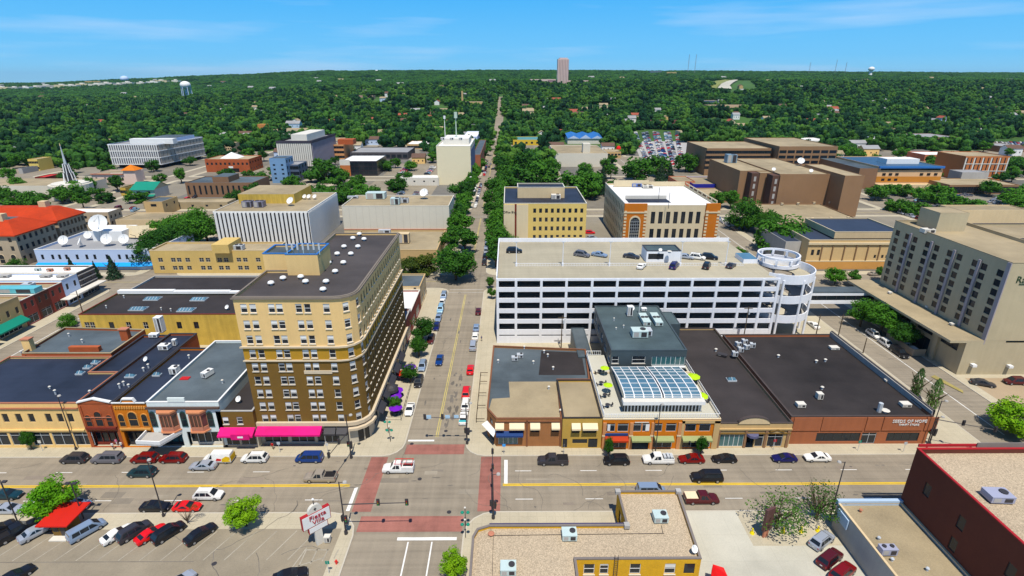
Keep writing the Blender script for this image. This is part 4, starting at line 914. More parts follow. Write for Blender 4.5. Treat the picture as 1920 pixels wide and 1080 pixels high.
# arch-front shop and thrift store
ZA=5.7;a0,a1=r1+.05,G(1481,786,ZA)[0]
ayb=128.9
ar=thing('arch_front_shop','tan shop with rounded pediment and dark brown roof right of the restaurant','building',(47,95,0))
def ax(u):return FX(u,820,86.6)[0]-a0
arp=[(a0,86.6),(a1,86.6),(a1,ayb),(a0,ayb)]
block(ar,arp,.13,ZA,beige2,brown_roof,par=.4,cop=mat('dark_coping',(.07,.055,.05),.8,.1,1,.03),wins={0:[((ax(1350)+ax(1395))/2,.3,ax(1395)-ax(1350),2.8,'teal'),((ax(1417)+ax(1432))/2,.3,ax(1432)-ax(1417),2.8,'shop'),((ax(1440)+ax(1468))/2,.3,ax(1468)-ax(1440),2.9,'shop')]},ops={0:[(ax(1397),ax(1415),.13,3.1)]})
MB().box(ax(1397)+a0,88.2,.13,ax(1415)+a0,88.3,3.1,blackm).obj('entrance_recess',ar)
MB().box(a0,86.3,4.3,a1-.02,86.58,4.6,beige2).box(a0,86.35,3.4,a1-.02,86.58,3.55,brown_brick).obj('cornice',ar)
for u in(1345,1395,1433,1474):MB().box(ax(u)+a0,86.38,.13,ax(u)+a0+.45,86.58,4.3,mat('brown_pier',(.25,.15,.09),.9,.1,.7,.05)).obj('pier',ar)
pc=(ax(1409)+a0);ped=MB();pts=[(pc+3.1*math.cos(math.pi*i/12),ZA-.1+1.5*math.sin(math.pi*i/12))for i in range(13)]
ped.poly([(x,86.45,z)for x,z in reversed(pts)],beige);ped.poly([(x,87.0,z)for x,z in pts],beige)
for a,b in zip(pts,pts[1:]):ped.poly([(a[0],86.35,a[1]+.12),(b[0],86.35,b[1]+.12),(b[0],87.1,b[1]+.12),(a[0],87.1,a[1]+.12)],MATS['dark_coping']).poly([(a[0],86.35,a[1]),(b[0],86.35,b[1]),(b[0],86.35,b[1]+.12),(a[0],86.35,a[1]+.12)][::-1],MATS['dark_coping'])
ped.obj('pediment',ar);gable(ar,ax(1441)+a0,ax(1467)+a0,3.8,.5,beige2,brown_brick,y=86.5)
aw=MB();aw.prism([(pc-1.2+0,86.5),(pc-.8,85.6),(pc,85.3),(pc+.8,85.6),(pc+1.2,86.5)],3.0,3.5,mat('blue_grey_canvas',(.12,.12,.2),.8,.05,1,.03));tag(aw.obj('awning'),'dark rounded entrance awning under the rounded pediment','awning')
ZS=6.5;s0_,s1_=a1+.05,G(1748,778,ZS)[0];SP=[(s0_,87.6),(s1_,87.6),(84.2+.6,124),(s0_-.6,ayb-6)]
sh=thing('thrift_store','rust brown thrift store with large dark roof and white lettering on the corner','building',(68,100,0))
SP=[(s0_,87.6),(s1_,87.6),(s1_+.6,123.5),(s0_,123.5)]
def sxx(u):return FX(u,820,87.6)[0]-s0_
block(sh,SP,.13,ZS,rust_wall,brown_roof,par=.6,cop=MATS['dark_coping'],wins={0:[((sxx(1530)+sxx(1612))/2,.7,sxx(1612)-sxx(1530),2.0,'strip'),((sxx(1662)+sxx(1722))/2,.7,sxx(1722)-sxx(1662),2.0,'strip'),((sxx(1615)+sxx(1642))/2,.15,sxx(1642)-sxx(1615),2.6,'shop')]})
for a,b in((1481,1533),(1534,1614),(1616,1646),(1647,1724),(1726,1748)):MB().box(sxx(a)+s0_+.05,87.44,3.3,sxx(b)+s0_,87.58,6.3,rust_wall).obj('wall_panel',sh)
MB().box(s1_+.02,88,6.4,s1_+.4,123.5,7.5,mat('dark_coping2',(.09,.08,.075),.8,.1,1,.03)).box(s1_-.2,88,6.0,s1_,123.5,7.3,grey_conc).obj('side_parapet',sh)
put_text('SEEDS OF HOPE',.95,white,((sxx(1693))+s0_+.2,87.38,5.45),0,sh);put_text('THRIFT STORE',.62,white,(sxx(1693)+s0_+.2,87.38,4.65),0,sh)
MB().box(s1_-.02,88.2,2.2,s1_+1.8,89.5,3.0,rust_wall).obj('side_canopy',sh)
for u,v,w_,d,h,l_ in((1500,763,1.6,1.2,.9,'white box cooler front left on the thrift store roof'),(1535,748,1.1,1.1,1.4,'grey cowl ventilator behind the front left cooler'),(1696,762,1.8,1.3,.8,'white box cooler front right on the thrift store roof'),(1563,655,2.0,1.4,.7,'white vent box at the back of the thrift store roof'),(1662,716,.8,.8,.5,'small white box near the right parapet of the thrift store')):unit(u,v,5.9,l_,w_,d,h,offwhite,fans=0)
pipe(1648,772,5.9,'stout grey chimney pipe at the front of the thrift store roof',2.0,.42,metal_l,cap=False);pipe(1659,773,5.9,'squat white vent beside the stout chimney pipe',.5,.5,offwhite)
for u,v,l_ in((1530,680,'left ball vent of the pair on the thrift store roof'),(1547,678,'right ball vent of the pair on the thrift store roof'),(1541,730,'thin short pipe in the middle of the thrift store roof'),(1459,670,'thin pipe near the left of the thrift store roof')):pipe(u,v,5.9,l_,.6,.22)
for i,(u,v)in enumerate(((1377,668),(1388,660),(1399,655),(1410,652),(1383,650),(1395,645))):
    l_=['first','second','third','fourth','fifth','sixth'][i];unit(u,v,5.9,'%s grey condenser counted from the front in the cluster beside the utility pole'%l_,1.2,1.0,1.2,metal_l,rz=rnd.uniform(-.3,.3))
unit(1354,668,5.3,'dark folded scrap frame on the brown roof left of the condensers',2.2,1.2,.6,metal_d,fans=0,rz=-.6,name='roof_frame',cat='frame');pipe(1342,659,5.3,'white mushroom vent at the left of the brown roofs',.7,.22)
skylight(1371,713,5.3,'flat square hatch on the brown roof behind the rounded pediment',2.0,1.4,2)
for k,(u,v,l_)in enumerate(((965,676,'small grey air unit at the left of the slate roof'),(975,671,'second grey air unit behind the first on the slate roof'))):unit(u,v,6.05,l_,1.4,1.1,1.0,metal_l)
for u,v,l_ in((934,680,'white vent near the left edge of the slate corner roof'),(1000,682,'round white vent in the middle of the slate corner roof'),(1020,662,'thin vent near the back of the slate corner roof'),(1027,669,'tall thin vent by the utility pole'),(983,654,'thin vent on the back parapet of the corner shop'),(1037,693,'white vent pair right of centre on the slate corner roof'),(1029,730,'white vent beside the tan roof edge'),(1051,774,'white vent on the wall between the two tan roofs')):pipe(u,v,6.05,l_,.7,.18)
pf=thing('sidewalk_fence','brown timber sidewalk fence enclosure along the avenue wall','fence',(-6,104,.13))
for y in(95,100,105,110,114):MB().box(-7.0,y,.13,-6.85,y+.12,1.2,woodb).obj('post',pf);MB().box(-7.0,y,1.0,-5.2,y+.1,1.12,woodb).obj('rail',pf)
MB().box(-7.0,95,1.05,-6.88,114,1.2,woodb).obj('rail',pf)

# ---------------------------------------------------------------- parking ramp
RZ=18.7;rx0,rx1=-3.4,70.9;ryf,ryk=131.6,167.5
rg=thing('parking_ramp','white five storey parking ramp with cars on its top deck','parking garage',(34,150,0));slope=.0
lev=[3.2+3.05*k for k in range(6)]
bays=[FX(u,500,ryf)[0]for u in(968,1014,1061,1109,1156,1203,1250,1296,1343,1389,1431)]
bays=[rx0+.35]+[FX(u,540,ryf)[0]for u in(967.5,1015,1062,1110,1157,1204,1251,1297,1344,1390,1430)]+[rx1-.35]
for k,z in enumerate(lev):
    MB().box(rx0,ryf,z-.3+(.0 if k else-.3),rx1,ryf+.3,z+.92 if k<5 else RZ+.1,rampw).obj('spandrel',rg)
    MB().box(rx0+.4,ryf+.32,z-.5,rx1-.4,ryk-.4,z-.12,deckm if k==5 else grey_conc).obj('deck',rg)
    if k<6:MB().box(rx0,ryf+.31,z-.3,rx0+.3,ryk-.31,z+.92,rampw).box(rx0,ryk-.3,z-.45,rx1,ryk,z+1.1,rampw).obj('side_spandrel',rg)
for x in bays:MB().box(x-.32,ryf-.06,0,x+.32,ryf+.5,RZ-.05,rampw).obj('column',rg)
for x in bays[::2]:
    for y in(142,155,166.5):MB().box(x-.3,y,0,x+.3,y+.5,18.1,grey_conc).obj('inner_column',rg)
MB().box(rx0,ryf+.02,0,rx1,ryf+.28,2.2,rampw).obj('base_wall',rg)
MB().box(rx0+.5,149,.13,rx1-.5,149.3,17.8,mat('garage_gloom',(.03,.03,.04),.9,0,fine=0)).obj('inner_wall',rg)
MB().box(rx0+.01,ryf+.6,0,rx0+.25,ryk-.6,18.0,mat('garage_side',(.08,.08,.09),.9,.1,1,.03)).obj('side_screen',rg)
zdk=18.33
# stair head, rails, light masts on deck
sb=quad3(zdk,(1211,492),(1275,492),(1275,475));sh2=thing('stair_head','white stair and lift house with grey roof on the ramp deck','stair house',cen(sb,zdk))
bx=[sb[0][0],sb[1][0]];by_=sb[0][1];block(sh2,rect(bx[0],by_,bx[1],by_+6),zdk,zdk+3.4,rampw,teal_roof,par=.15,cop=metal_d,wins={0:[(2.7,.9+zdk,4.4,1.7,'strip')]})
dish(1238,473,zdk+3.3,'small dome vent left on the stair house roof',.5);pipe(1255,474,zdk+3.3,'small white dome vent right on the stair house roof',.5,.4)
y_r=G(1000,499,zdk)[1]
for a,b,v,l_ in((968,1050,498,'left'),(1052,1340,494,'middle'),(1342,1385,491,'right')):
    p,q=G(a,v,zdk),G(b,v,zdk);railing('deck_railing','low white guard rail across the ramp deck, %s length'%l_,[(p[0],y_r),(q[0],y_r)],zdk,.8,rampw)
for u,l_ in((968,'leftmost'),(1054,'second'),(1141,'third'),(1273,'fourth, beside the stair house'),(1357,'rightmost')):
    p=G(u,496,zdk);t=thing('light_mast','tall white light mast on the ramp deck, '+l_,'lamp post',(p[0],y_r,zdk));link('pole',MB().tube((0,0,0),(0,0,7),.13,rampw,.08).mesh('pole'),t);link('base',MB().cyl(0,0,0,.9,.3,rampw).mesh('base'),t);link('lamp_head',MB().box(-.5,-.2,6.95,.5,.2,7.1,metal_l).mesh('lamp_head'),t)
# helix
hc=G(1477,512,RZ);hx=thing('ramp_helix','white spiral car ramp tower with round columns at the end of the parking ramp','spiral ramp',(79.6,141.5,0));hcx,hcy,hr_=75.5,140.2,8.1
def ring(name,z0,z1,r,a0,a1,m,th=.25,par=None,rise=0,n=40,flo=None):
    q=MB();st=max(3,int(n*abs(a1-a0)/360))
    for i in range(st):
        t0,t1=i/st,(i+1)/st;a,b=R(a0+(a1-a0)*t0),R(a0+(a1-a0)*t1);za,zb=rise*t0,rise*t1
        for rr,fl in((r,1),(r-th,-1)):
            p=[(hcx+rr*math.cos(a),hcy+rr*math.sin(a),z0+za),(hcx+rr*math.cos(b),hcy+rr*math.sin(b),z0+zb),(hcx+rr*math.cos(b),hcy+rr*math.sin(b),z1+zb),(hcx+rr*math.cos(a),hcy+rr*math.sin(a),z1+za)]
            q.poly(p if fl>0 else p[::-1],m)
        q.poly([(hcx+rr*math.cos(t),hcy+rr*math.sin(t),z1+zz)for rr,t,zz in((r,a,za),(r,b,zb),(r-th,b,zb),(r-th,a,za))],m)
        q.poly([(hcx+rr*math.cos(t),hcy+rr*math.sin(t),z0+zz)for rr,t,zz in((r-th,a,za),(r-th,b,zb),(r,b,zb),(r,a,za))],m)
        if flo:q.poly([(hcx+rr*math.cos(t),hcy+rr*math.sin(t),z0+.4+zz)for rr,t,zz in((r,a,za),(r,b,zb),(3.2,b,zb),(3.2,a,za))],flo);q.poly([(hcx+rr*math.cos(t),hcy+rr*math.sin(t),z0+.1+zz)for rr,t,zz in((3.2,a,za),(3.2,b,zb),(r,b,zb),(r,a,za))],grey_conc)
    return q.obj(name,hx)
ring('top_parapet',RZ-2.0,RZ+.5,hr_,-140,110,rampw,flo=deckm);
for z in(6.3,11.9):ring('spiral_band',z,z+2.2,hr_,200,-160,rampw,flo=grey_conc,rise=-.9)
save=(hcx,hcy);hcx,hcy=77.6,147.6
ring('crown_ring',RZ+1.2,RZ+1.8,5.7,0,360,rampw,th=.4);ring('crown_base',RZ-1.2,RZ-.2,5.7,0,360,rampw,th=.35)
for i in range(9):a=R(i*40);MB().box(-.3,-.3,RZ-.2,.3,.3,RZ+1.2,rampw).xf(Matrix.Translation((hcx+5.5*math.cos(a),hcy+5.5*math.sin(a),0))@Matrix.Rotation(a,4,'Z')).obj('crown_post',hx)
hcx,hcy=save
for i in range(8):a=R(-150+i*38);MB().tube((hcx+(hr_-.1)*math.cos(a),hcy+(hr_-.1)*math.sin(a),0),(hcx+(hr_-.1)*math.cos(a),hcy+(hr_-.1)*math.sin(a),RZ-1),.33,rampw,n=10).obj('round_column',hx)
MB().cyl(hcx,hcy,0,RZ-2,1.2,grey_conc,n=20).obj('core',hx)
MB().box(66.5,145,zdk,70.5,151,zdk+1.3,rampw,top=glass_sky).obj('glazed_ramp_cover',rg)
q=thing('concrete_barrier','yellow topped concrete barrier at the foot of the spiral ramp','barrier',(76,131.5,0));MB().box(72,131.2,.13,84,131.6,1.0,offwhite).box(79,130.6,.13,79.6,131.1,1.4,paint_y).obj('barrier_wall',q)
# skywalk
sk=thing('skywalk','enclosed white and dark glass skywalk bridging from the ramp to the hotel','skywalk',(98,149,5));y0s=147.0
MB().box(86.8,y0s,5.0,109.5,y0s+3.6,6.1,rampw).obj('floor_beam',sk);MB().box(86.8,y0s,7.6,109.5,y0s+3.6,8.6,rampw).obj('top_beam',sk);MB().box(86.8,y0s-.1,8.6,109.5,y0s+4.4,8.8,slate_roof).obj('roof',sk)
MB().box(86.8,y0s+.15,6.1,109.5,y0s+3.4,7.6,glass).obj('glass_wall',sk)
for i in range(8):MB().box(88+i*2.9,y0s+.05,6.1,88.15+i*2.9,y0s+.14,7.6,metal_d).obj('mullion',sk)

# ---------------------------------------------------------------- large concrete hotel on the right
hb=thing('hotel','large taupe concrete hotel with windowless lit wall and shaded window side at right','hotel',(125,130,0));hy0=114.1;LZ=9.3;hxl=104.2;HZ=28.7
base=rect(hxl+4.5,hy0+.02,160,156);wx=[]
for i in range(6):wx.append((6.5+i*8.0,6.0,5.6,2.6,'dark'));wx.append((6.5+i*8.0,.3,5.6,3.4,'dark'))
Lb=156-hy0;wx3=[(Lb-(4.6+i*8.2),5.6,5.4,2.6,'strip')for i in range(5)]+[(Lb-(13+i*8.2),.3,5.6,4.2,'strip')for i in range(4)]
block(hb,base,.13,LZ-.6,hotel_conc,tan_roof,par=.0,wins={3:wx3})
for i in range(5):MB().box(hxl+3.9,hy0+8.2*i+8.0-.6,.13,hxl+4.48,hy0+8.2*i+8.0+.6,LZ-.6,hotel_conc).obj('pier',hb)
MB().box(hxl+.5,hy0+.03,LZ-.6,118,156,LZ,hotel_conc,top=tan_roof).obj('podium_roof',hb)
tx0=FX(1900,497,hy0)[0]-.4;TP=[(113.4,hy0-.0),(175,hy0),(175,128.5),(118.5,128.5)]
tw=rect(114.6,hy0,178,130)
TP=[(113.0,hy0),(178,hy0),(178,128),(132.0,128),(132.0,153.4),(113.0,153.4)]
LT=153.4-hy0;wz=[10.6+2.35*k for k in range(7)]
sp=[2.6,6.0+1.6,10.2+1.6,14.9+1.2,20.0,24.5,29.2,33.6,38.0,42.3,47.5]
ww=[(LT-s,z,1.7,1.6,'dark')for s in(2.2,6.7,9.4,14.2,17.4,21.9,25.3,30.0,33.2,37.2)for z in wz]
block(hb,TP,LZ-.05,HZ,hotel_conc,tan_roof,wins={5:ww,0:[(19.5,12.5,1.5,1.3,'dark'),(19.5,10.3,1.5,1.3,'dark')]+[(30+5*i,z,1.6,1.5,'dark')for i in range(3)for z in wz]},par=.7,cop=tan_roof)
rbm=MB()
for s in(8.0,15.8,23.6,31.6):MB().box(112.6,hy0+s-.35,LZ,112.98,hy0+s+.35,HZ-1.8,mat('lilac_concrete',(.36,.32,.33),.9,.05,1,.03)).obj('rib',hb)
MB().box(112.75,hy0-.01,LZ-1.0,112.98,hy0+1.0,HZ-.1,MATS['lilac_concrete']).obj('corner_fin',hb)
block(hb,rect(117.5,143.5,125.5,151),HZ-.7,HZ+4.5,hotel_conc,tan_roof,par=0,name='lift_house')
rx_,rz_=FX(1904,528,hy0);put_text('Radisson',2.3,mat('dark_green_lettering',(.02,.05,.02),.6,0,fine=0),(rx_,hy0-.06,rz_+.4),0,hb,align='LEFT')
MB().box(rx_+1,hy0-.12,rz_-.75,rx_+8,hy0-.02,rz_-.55,MATS['dark_green_lettering']).obj('underline',hb)
block(hb,rect(132.1,143.1,175,160),.13,26,hotel_conc,tan_roof,par=.6,cop=navy_roof,wins={0:[(5+6*i,z,1.6,1.5,'dark')for i in range(6)for z in(17.5,20,22.5)]})
for i,(u,v,l_)in enumerate(((1822,683,'white hooded wall vent nearest the corner of the concrete hotel'),(1890,685,'white hooded wall vent farther right on the concrete hotel'))):x,z=FX(u,v,hy0);tag(MB().box(x-.5,hy0-1,z-.3,x+.5,hy0-.03,z+.3,white).obj('wall_vent',None),l_,'vent')
for u,v,l_ in((1668,551,'small roof vent at the far end of the hotel podium'),(1739,578,'small white vent in the middle of the hotel podium roof'),(1784,610,'white vent near the front of the hotel podium roof')):unit(u,v,LZ,l_,.9,.9,.6,offwhite,fans=0)
pipe(1758,585,LZ,'tan round chimney on the hotel podium roof',1.6,.4,beige)
unit(1738,437,HZ-.6,'white rooftop unit near the far end of the hotel roof',3,2,1.2,offwhite)
en=thing('enclosure_wall','low dark block enclosure with white bins beside the hotel','wall',(106,128,0));ex0,ex1,ey0,ey1=104.5,107.8,123.5,134
for a in(rect(ex0,ey0,ex0+.3,ey1),rect(ex0+.3,ey0,ex1,ey0+.3)):MB().prism(a,.13,2.0,stone).obj('wall_segment',en)
for i,l_ in enumerate(('near','middle','far')):unit(0,0,.13,'white utility box in the enclosure by the hotel, %s one'%l_,1.2,1.6,1.5,white,xy=(106,125.5+i*3.2),name='utility_box',cat='utility box',fans=0)

# ---------------------------------------------------------------- south side buildings
GZ=5.0;gbx=thing('gravel_roof_building','low building with gravel roof and yellow brick rear wall near the bottom centre','building',(10,55,0))
gx=[G(905,984,GZ)[0],G(1182,984,GZ)[0],G(1180,920,GZ)[0],G(1271,921,GZ)[0],G(1315,1047,GZ)[0],G(1080,1050,GZ)[0]]
yfN=G(1000,984,GZ)[1];yfT=G(1225,920,GZ)[1];yb1=G(1200,1048,GZ)[1]
wN=(gx[0]-.2)
GP=[(-5.3,30),(gx[5],30),(gx[5],yb1),(gx[4],yb1),(gx[3]+.1,yfT),(gx[1]-.6,yfT),(gx[1]-.6,yfN),(wN+1.2,yfN),(wN-.6,yfN-.7),(wN-1.2,yfN-2.2)]
GP[0]=(wN-1.2,30)
yel_brick=mat('golden_brick',(.56,.33,.05),.9,.12,1,.10,courses=6)
block(gbx,GP,.13,GZ,yel_brick,gravel_roof,par=.45,cop=mat('grey_coping',(.19,.165,.15),.8,.08,1,.04),wins={2:[(FX(u,1075,yb1)[0]-gx[5],2.2,w_,1.9,s)for u,w_,s in((1104,1.5,'sash'),(1132,1.2,'blindy'),(1190,1.5,'sash'),(1255,1.5,'blindy'),(1291,1.5,'dark'))],5:[(3,1.2,1.6,2.2,'fardark')]})
MB().box(wN+1.2,yfN-.05,GZ-.9,gx[1]-.8,yfN+.35,GZ+.02,mat('navy_coping',(.05,.045,.10),.7,.1,1,.03)).obj('navy_parapet',gbx)
for(x,y)in((gx[1]-.6,yfT-.3),(gx[3],yfT-.3),(gx[1]-.6,yfN-.3)):MB().box(x-.4,y-.4,GZ-.2,x+.4,y+.4,GZ+.4,grey_conc).obj('corner_block',gbx)
for u,v,l_ in((1237,975,'pale green air conditioner on the gravel roof extension'),(1067,1008,'pale green air conditioner in the middle of the gravel roof'),(953,1072,'pale green air conditioner at the bottom left of the gravel roof')):unit(u,v,GZ-.44,l_,2.1,1.7,1.15,metal_bl)
cd=thing('roof_conduit','thin dark conduit run across the gravel roof between the air conditioners','conduit',(0,55,GZ));z=GZ-.38
for a,b in(((925,1004),(1245,1000)),((925,1004),(923,1080)),((920,985),(921,1002)),((1240,985),(1243,1000))):p,q=G(*a,z),G(*b,z);MB().tube((*p,z),(*q,z),.04,metal_d,n=4).obj('conduit_run',cd)
dish(1300,1037,GZ-.4,'white satellite dish at the back right corner of the gravel roof',.55,az=150);pipe(921,1003,GZ-.44,'rusty vent at the left end of the gravel roof conduit',.3,.3,salmon)
ld=thing('roof_ladder','dark steel ladder over the yellow brick rear wall','ladder',(*G(1156,1050,GZ),GZ));lx=G(1156,1050,GZ)[0]
for dx in(-.25,.25):MB().tube((lx+dx,yb1-.15,1.5),(lx+dx,yb1-.15,GZ+.9),.035,metal_d).obj('rail',ld)
for k in range(10):MB().tube((lx-.25,yb1-.15,1.7+.4*k),(lx+.25,yb1-.15,1.7+.4*k),.025,metal_d).obj('rung',ld)
ra=thing('door_canopy','bright red fabric door canopy at the bottom edge by the yellow brick wall','awning',(*G(1345,1080,2.5),2.2));p=G(1343,1072,3);c=MB();nseg=6
MB().poly([(p[0]-1.6,p[1]-2,2.3),(p[0]-.2,p[1]+.9,3.4),(p[0]+1.2,p[1]+.5,3.2),(p[0]+1.5,p[1]-.2,2.6),(p[0]+1.5,p[1]-2.5,2.4),(p[0]-.2,p[1]-3,3.1)],red_canvas).poly([(p[0]-1.6,p[1]-2,2.3),(p[0]-.2,p[1]+.9,3.4),(p[0]-.3,p[1]+.8,2.4)],red_canvas).poly([(p[0]+1.2,p[1]+.5,3.2),(p[0]+1.5,p[1]-.2,2.6),(p[0]+1.5,p[1]-2.5,1.9),(p[0]+1.5,p[1]-.2,1.9)],red_canvas).obj('canvas',ra)
# tall maroon brick building
MZ=15.0;mx0,mxy=61.7,67.0;mr=thing('maroon_brick_building','tall maroon brick building with bright red roof edge at the lower right','building',(80,50,0))
MP=[(mx0,20),(110,20),(110,mxy),(mx0,mxy)];Lw=mxy-20
mw=[(FX(0,0,1)[0]*0+47-(mxy-yy)*0-0,0,0,0,'dark')for yy in()]
for s,zt in((10.2,5.6),(10.2,9.4),(10.2,1.8),(18,5.6),(18,9.4),(18,1.8),(26,9.4),(26,5.6),(3.8,9.4),(26,1.8)):mw.append((s,zt,1.25,2.1,'dark'))
block(mr,MP,.13,MZ,maroon_brick,gravel_roof,par=.8,cop=redcop,wins={3:mw});MB().box(mx0+9,mxy-.02,MZ+.1,mx0+34,mxy+.12,MZ+.9,MATS['grey_coping']).box(mx0+.3,mxy+.14,MZ+.1,mx0+48,mxy+.34,MZ+.55,redcop).obj('raised_parapet',mr)
unit(1868,936,MZ-.75,'lavender grey air conditioner on the gravel roof of the maroon building',3.0,2.0,1.1,mat('lavender_unit',(.34,.35,.44),.5,.05,1,.02),rz=-.05)
LZ2=5.0;lo=thing('low_tan_building','low building with tan roof between the lot and the maroon building','building',(57,50,0))
block(lo,[(51.9,20),(mx0-.03,20),(mx0-.03,66.6),(51.6,66.6)],.13,LZ2,grey_conc,tan_roof,par=.35,cop=beige)
MB().box(51.5,66.3,LZ2-.4,mx0-.05,66.9,LZ2+.5,mat('pale_blue_coping',(.42,.53,.66),.6,.05,1,.02)).obj('front_parapet',lo)
tag(MB().box(51.35,63.2,2.8,51.55,65.8,4.6,MATS['pale_blue_coping']).obj('wall_sign',None),'faded pale blue panel sign on the wall beside the small lot','sign')
unit(1662,1038,LZ2-.3,'lavender grey twin fan condenser on the tan roof',2.2,1.1,1.2,MATS['lavender_unit'],fans=2);
for u,v,l_ in((1613,960,'small rusty vent at the back of the tan roof'),(1647,1012,'small white vent in the middle of the tan roof'),(1738,1070,'small white vent near the bottom of the tan roof'),(1672,1052,'dark pipe stub in front of the twin fan condenser')):pipe(u,v,LZ2-.35,l_,.45,.16,salmon if u==1613 else metal_l)
# ---------------------------------------------------------------- middle distance and far buildings
def fb(label,FL,FR,BR,z,wall,roof,front=None,right=None,left=None,z0=0,par=.4,cop=None,name='building',cat='building',gz=0,group=None,back=None):
    """building surveyed from three roof corners; front/right/left = (columns, rows, w, h, style[, zlo, zhi])"""
    P=quad3(z,FL,FR,BR)
    if back:P[3]=G(*back,z)
    y=(P[0][1]+P[1][1])/2;P[0]=(P[0][0],y);P[1]=(P[1][0],y)
    xr=(P[1][0]+P[2][0])/2;xl=P[0][0];yb_=P[2][1];P=[(xl,y),(xr,y),(xr,yb_),(xl,yb_)]
    w_={}
    for f,s in((0,front),(1,right),(3,left)):
        if s:
            n,r,ww,hh,st=s[:5];zl,zh=(s[5],s[6])if len(s)>5 else(z0,z-.4)
            zs=[zl+(zh-zl)*(i+.5)/r-hh/2 for i in range(r)];w_[f]=autowins(P,f,n,zs,ww,hh,st)
    t=thing(name,label,cat,cen(P,z0),group=group);block(t,P,z0+(.0 if z0 else 0),z,wall,roof,wins=w_,par=par,cop=cop);t['_p']=[c for q in P for c in q];return t,P
def near(P,h,z0,z1,m,root,nm,sx=(.0,1.),proud=.15,face=0):
    (a,b)=(P[0],P[1])if face==0 else(P[1],P[2])
    if face==0:return MB().box(a[0]+(b[0]-a[0])*sx[0],a[1]-proud,z0,a[0]+(b[0]-a[0])*sx[1],a[1]-.02,z1,m).obj(nm,root)
    return MB().box(b[0]+.02,a[1]+(b[1]-a[1])*sx[0],z0,b[0]+proud,a[1]+(b[1]-a[1])*sx[1],z1,m).obj(nm,root)
def fins(root,P,face,n,z0,z1,w_,d,m,name='fin'):
    a,b=Vector(P[face]),Vector(P[(face+1)%4]);L_=(b-a).length;dr=(b-a)/L_;nn=Vector((dr.y,-dr.x));me=MB().box(-w_/2,-d,0,w_/2,-.02,z1-z0,m).mesh(name)
    for i in range(n):
        p=a+dr*(L_*(i+.5)/n);wd=root['_w'];link(name,me,root,(p.x-wd[0],p.y-wd[1],z0-wd[2]),math.atan2(dr.y,dr.x))
ribw=mat('rib_white',(.74,.73,.70),.7,.04,.5,.02)
# white ribbed block with dark slots
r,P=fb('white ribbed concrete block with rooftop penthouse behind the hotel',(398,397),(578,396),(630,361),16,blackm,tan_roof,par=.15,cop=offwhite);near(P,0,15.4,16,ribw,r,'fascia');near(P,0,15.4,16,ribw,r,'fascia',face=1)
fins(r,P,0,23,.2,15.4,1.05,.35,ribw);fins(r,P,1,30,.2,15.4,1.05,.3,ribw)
p=[G(457,381,16),G(553,381,16)];MB().box(p[0][0]-2,p[0][1],15.8,p[1][0],p[0][1]+22,20,ochre_wall,top=tan_roof).obj('penthouse',r)
for i,(u,v,l_)in enumerate(((466,388,'left grey cooling tower on the white ribbed block'),(488,388,'right grey cooling tower on the white ribbed block'))):unit(u,v,15.8,l_,4,3.5,2.6,mat('steel_grey',(.22,.21,.26),.5,.1,1,.02),fans=2)
dish(546,386,15.8,'cream dish beside the penthouse of the white ribbed block',1.6)
for u,l_ in((572,'left'),(580,'middle'),(591,'right')):dish(u,374,15.8,'small white dish behind the penthouse, %s of three'%l_,1.0)
# cream tiled block
r,P=fb('wide cream tiled windowless block beside the avenue trees',(643,384),(833,388),(858,366),14,cream_tile,tan_roof,cop=cream_tile)
for i in range(16):near(P,0,3.2,13.6,mat('tile_joint',(.50,.47,.40),.9,0,fine=0),r,'panel_joint',sx=(i/16+.002,i/16+.004),proud=.04)
near(P,0,.1,3.0,beige,r,'base_band');near(P,0,3.0,3.3,mat('pink_band',(.50,.22,.14),.9,.05,1,0),r,'pink_band',proud=.3)
unit(706,372,13.6,'pale blue box unit at the back of the cream tiled roof',9,5,3.0,metal_bl,fans=0);unit(742,383,13.6,'pale blue cooling unit in the middle of the cream tiled roof',4,4,3.0,metal_bl);unit(756,380,13.6,'louvred pale unit right of the blue cooling unit',5,3,2,metal_l,fans=3)
dish(796,373,13.6,'round white dish on the cream tiled roof',2.1)
for u,v,l_ in((662,372,'long grey duct on the left of the cream tiled roof'),(722,442,'pale blue unit on the low roof in front of the cream block')):unit(u,v,13.6 if v<400 else 5.4,l_,5,1.6,1.1 if v<400 else 2.6,metal_l,fans=0)
r,P=fb('low tan roofed annex between the hotel and the avenue trees',(640,470),(822,468),(833,432),5.6,beige2,tan_roof,cop=beige2)
unit(758,455,5.3,'pinkish stair box with white door on the low annex roof',4.5,3,4,beige,fans=0)
# office with vertical dark strip and lettering
y=225.5;x0=FX(945,430,y)[0];x1=FX(990,430,y)[0];x2=FX(1098,430,y)[0];OZ=18.3
of=thing('office_building','four storey mustard office building with cream panel and dark vertical strip','office building',(15,232,0));w0=[]
for i in range(9):
    x=FX(1002+i*10.9,430,y)[0]-x0
    for k,z in enumerate((14.2,10.3,6.4,2.6)):w0.append((x,z+(.8 if k==3 and i>3 else 0),1.25,1.9 if not(k==3 and i>3)else 1.1,'far' if k else 'fardark'))
block(of,rect(x0,y,x2,y+38),.13,OZ,mat('mustard_block',(.62,.47,.18),.9,.06,.6,.04),navy_roof,par=.6,cop=offwhite,wins={0:w0,1:autowins(rect(x0,y,x2,y+38),1,8,(13.5,9.5,5.5),1.2,1.8)})
MB().box(x0-.1,y-.5,.13,FX(965,430,y)[0],y-.02,OZ-.5,cream_conc).box(FX(968.5,430,y)[0],y-.5,.13,x1,y-.02,OZ-.5,cream_conc).obj('cream_panel',of)
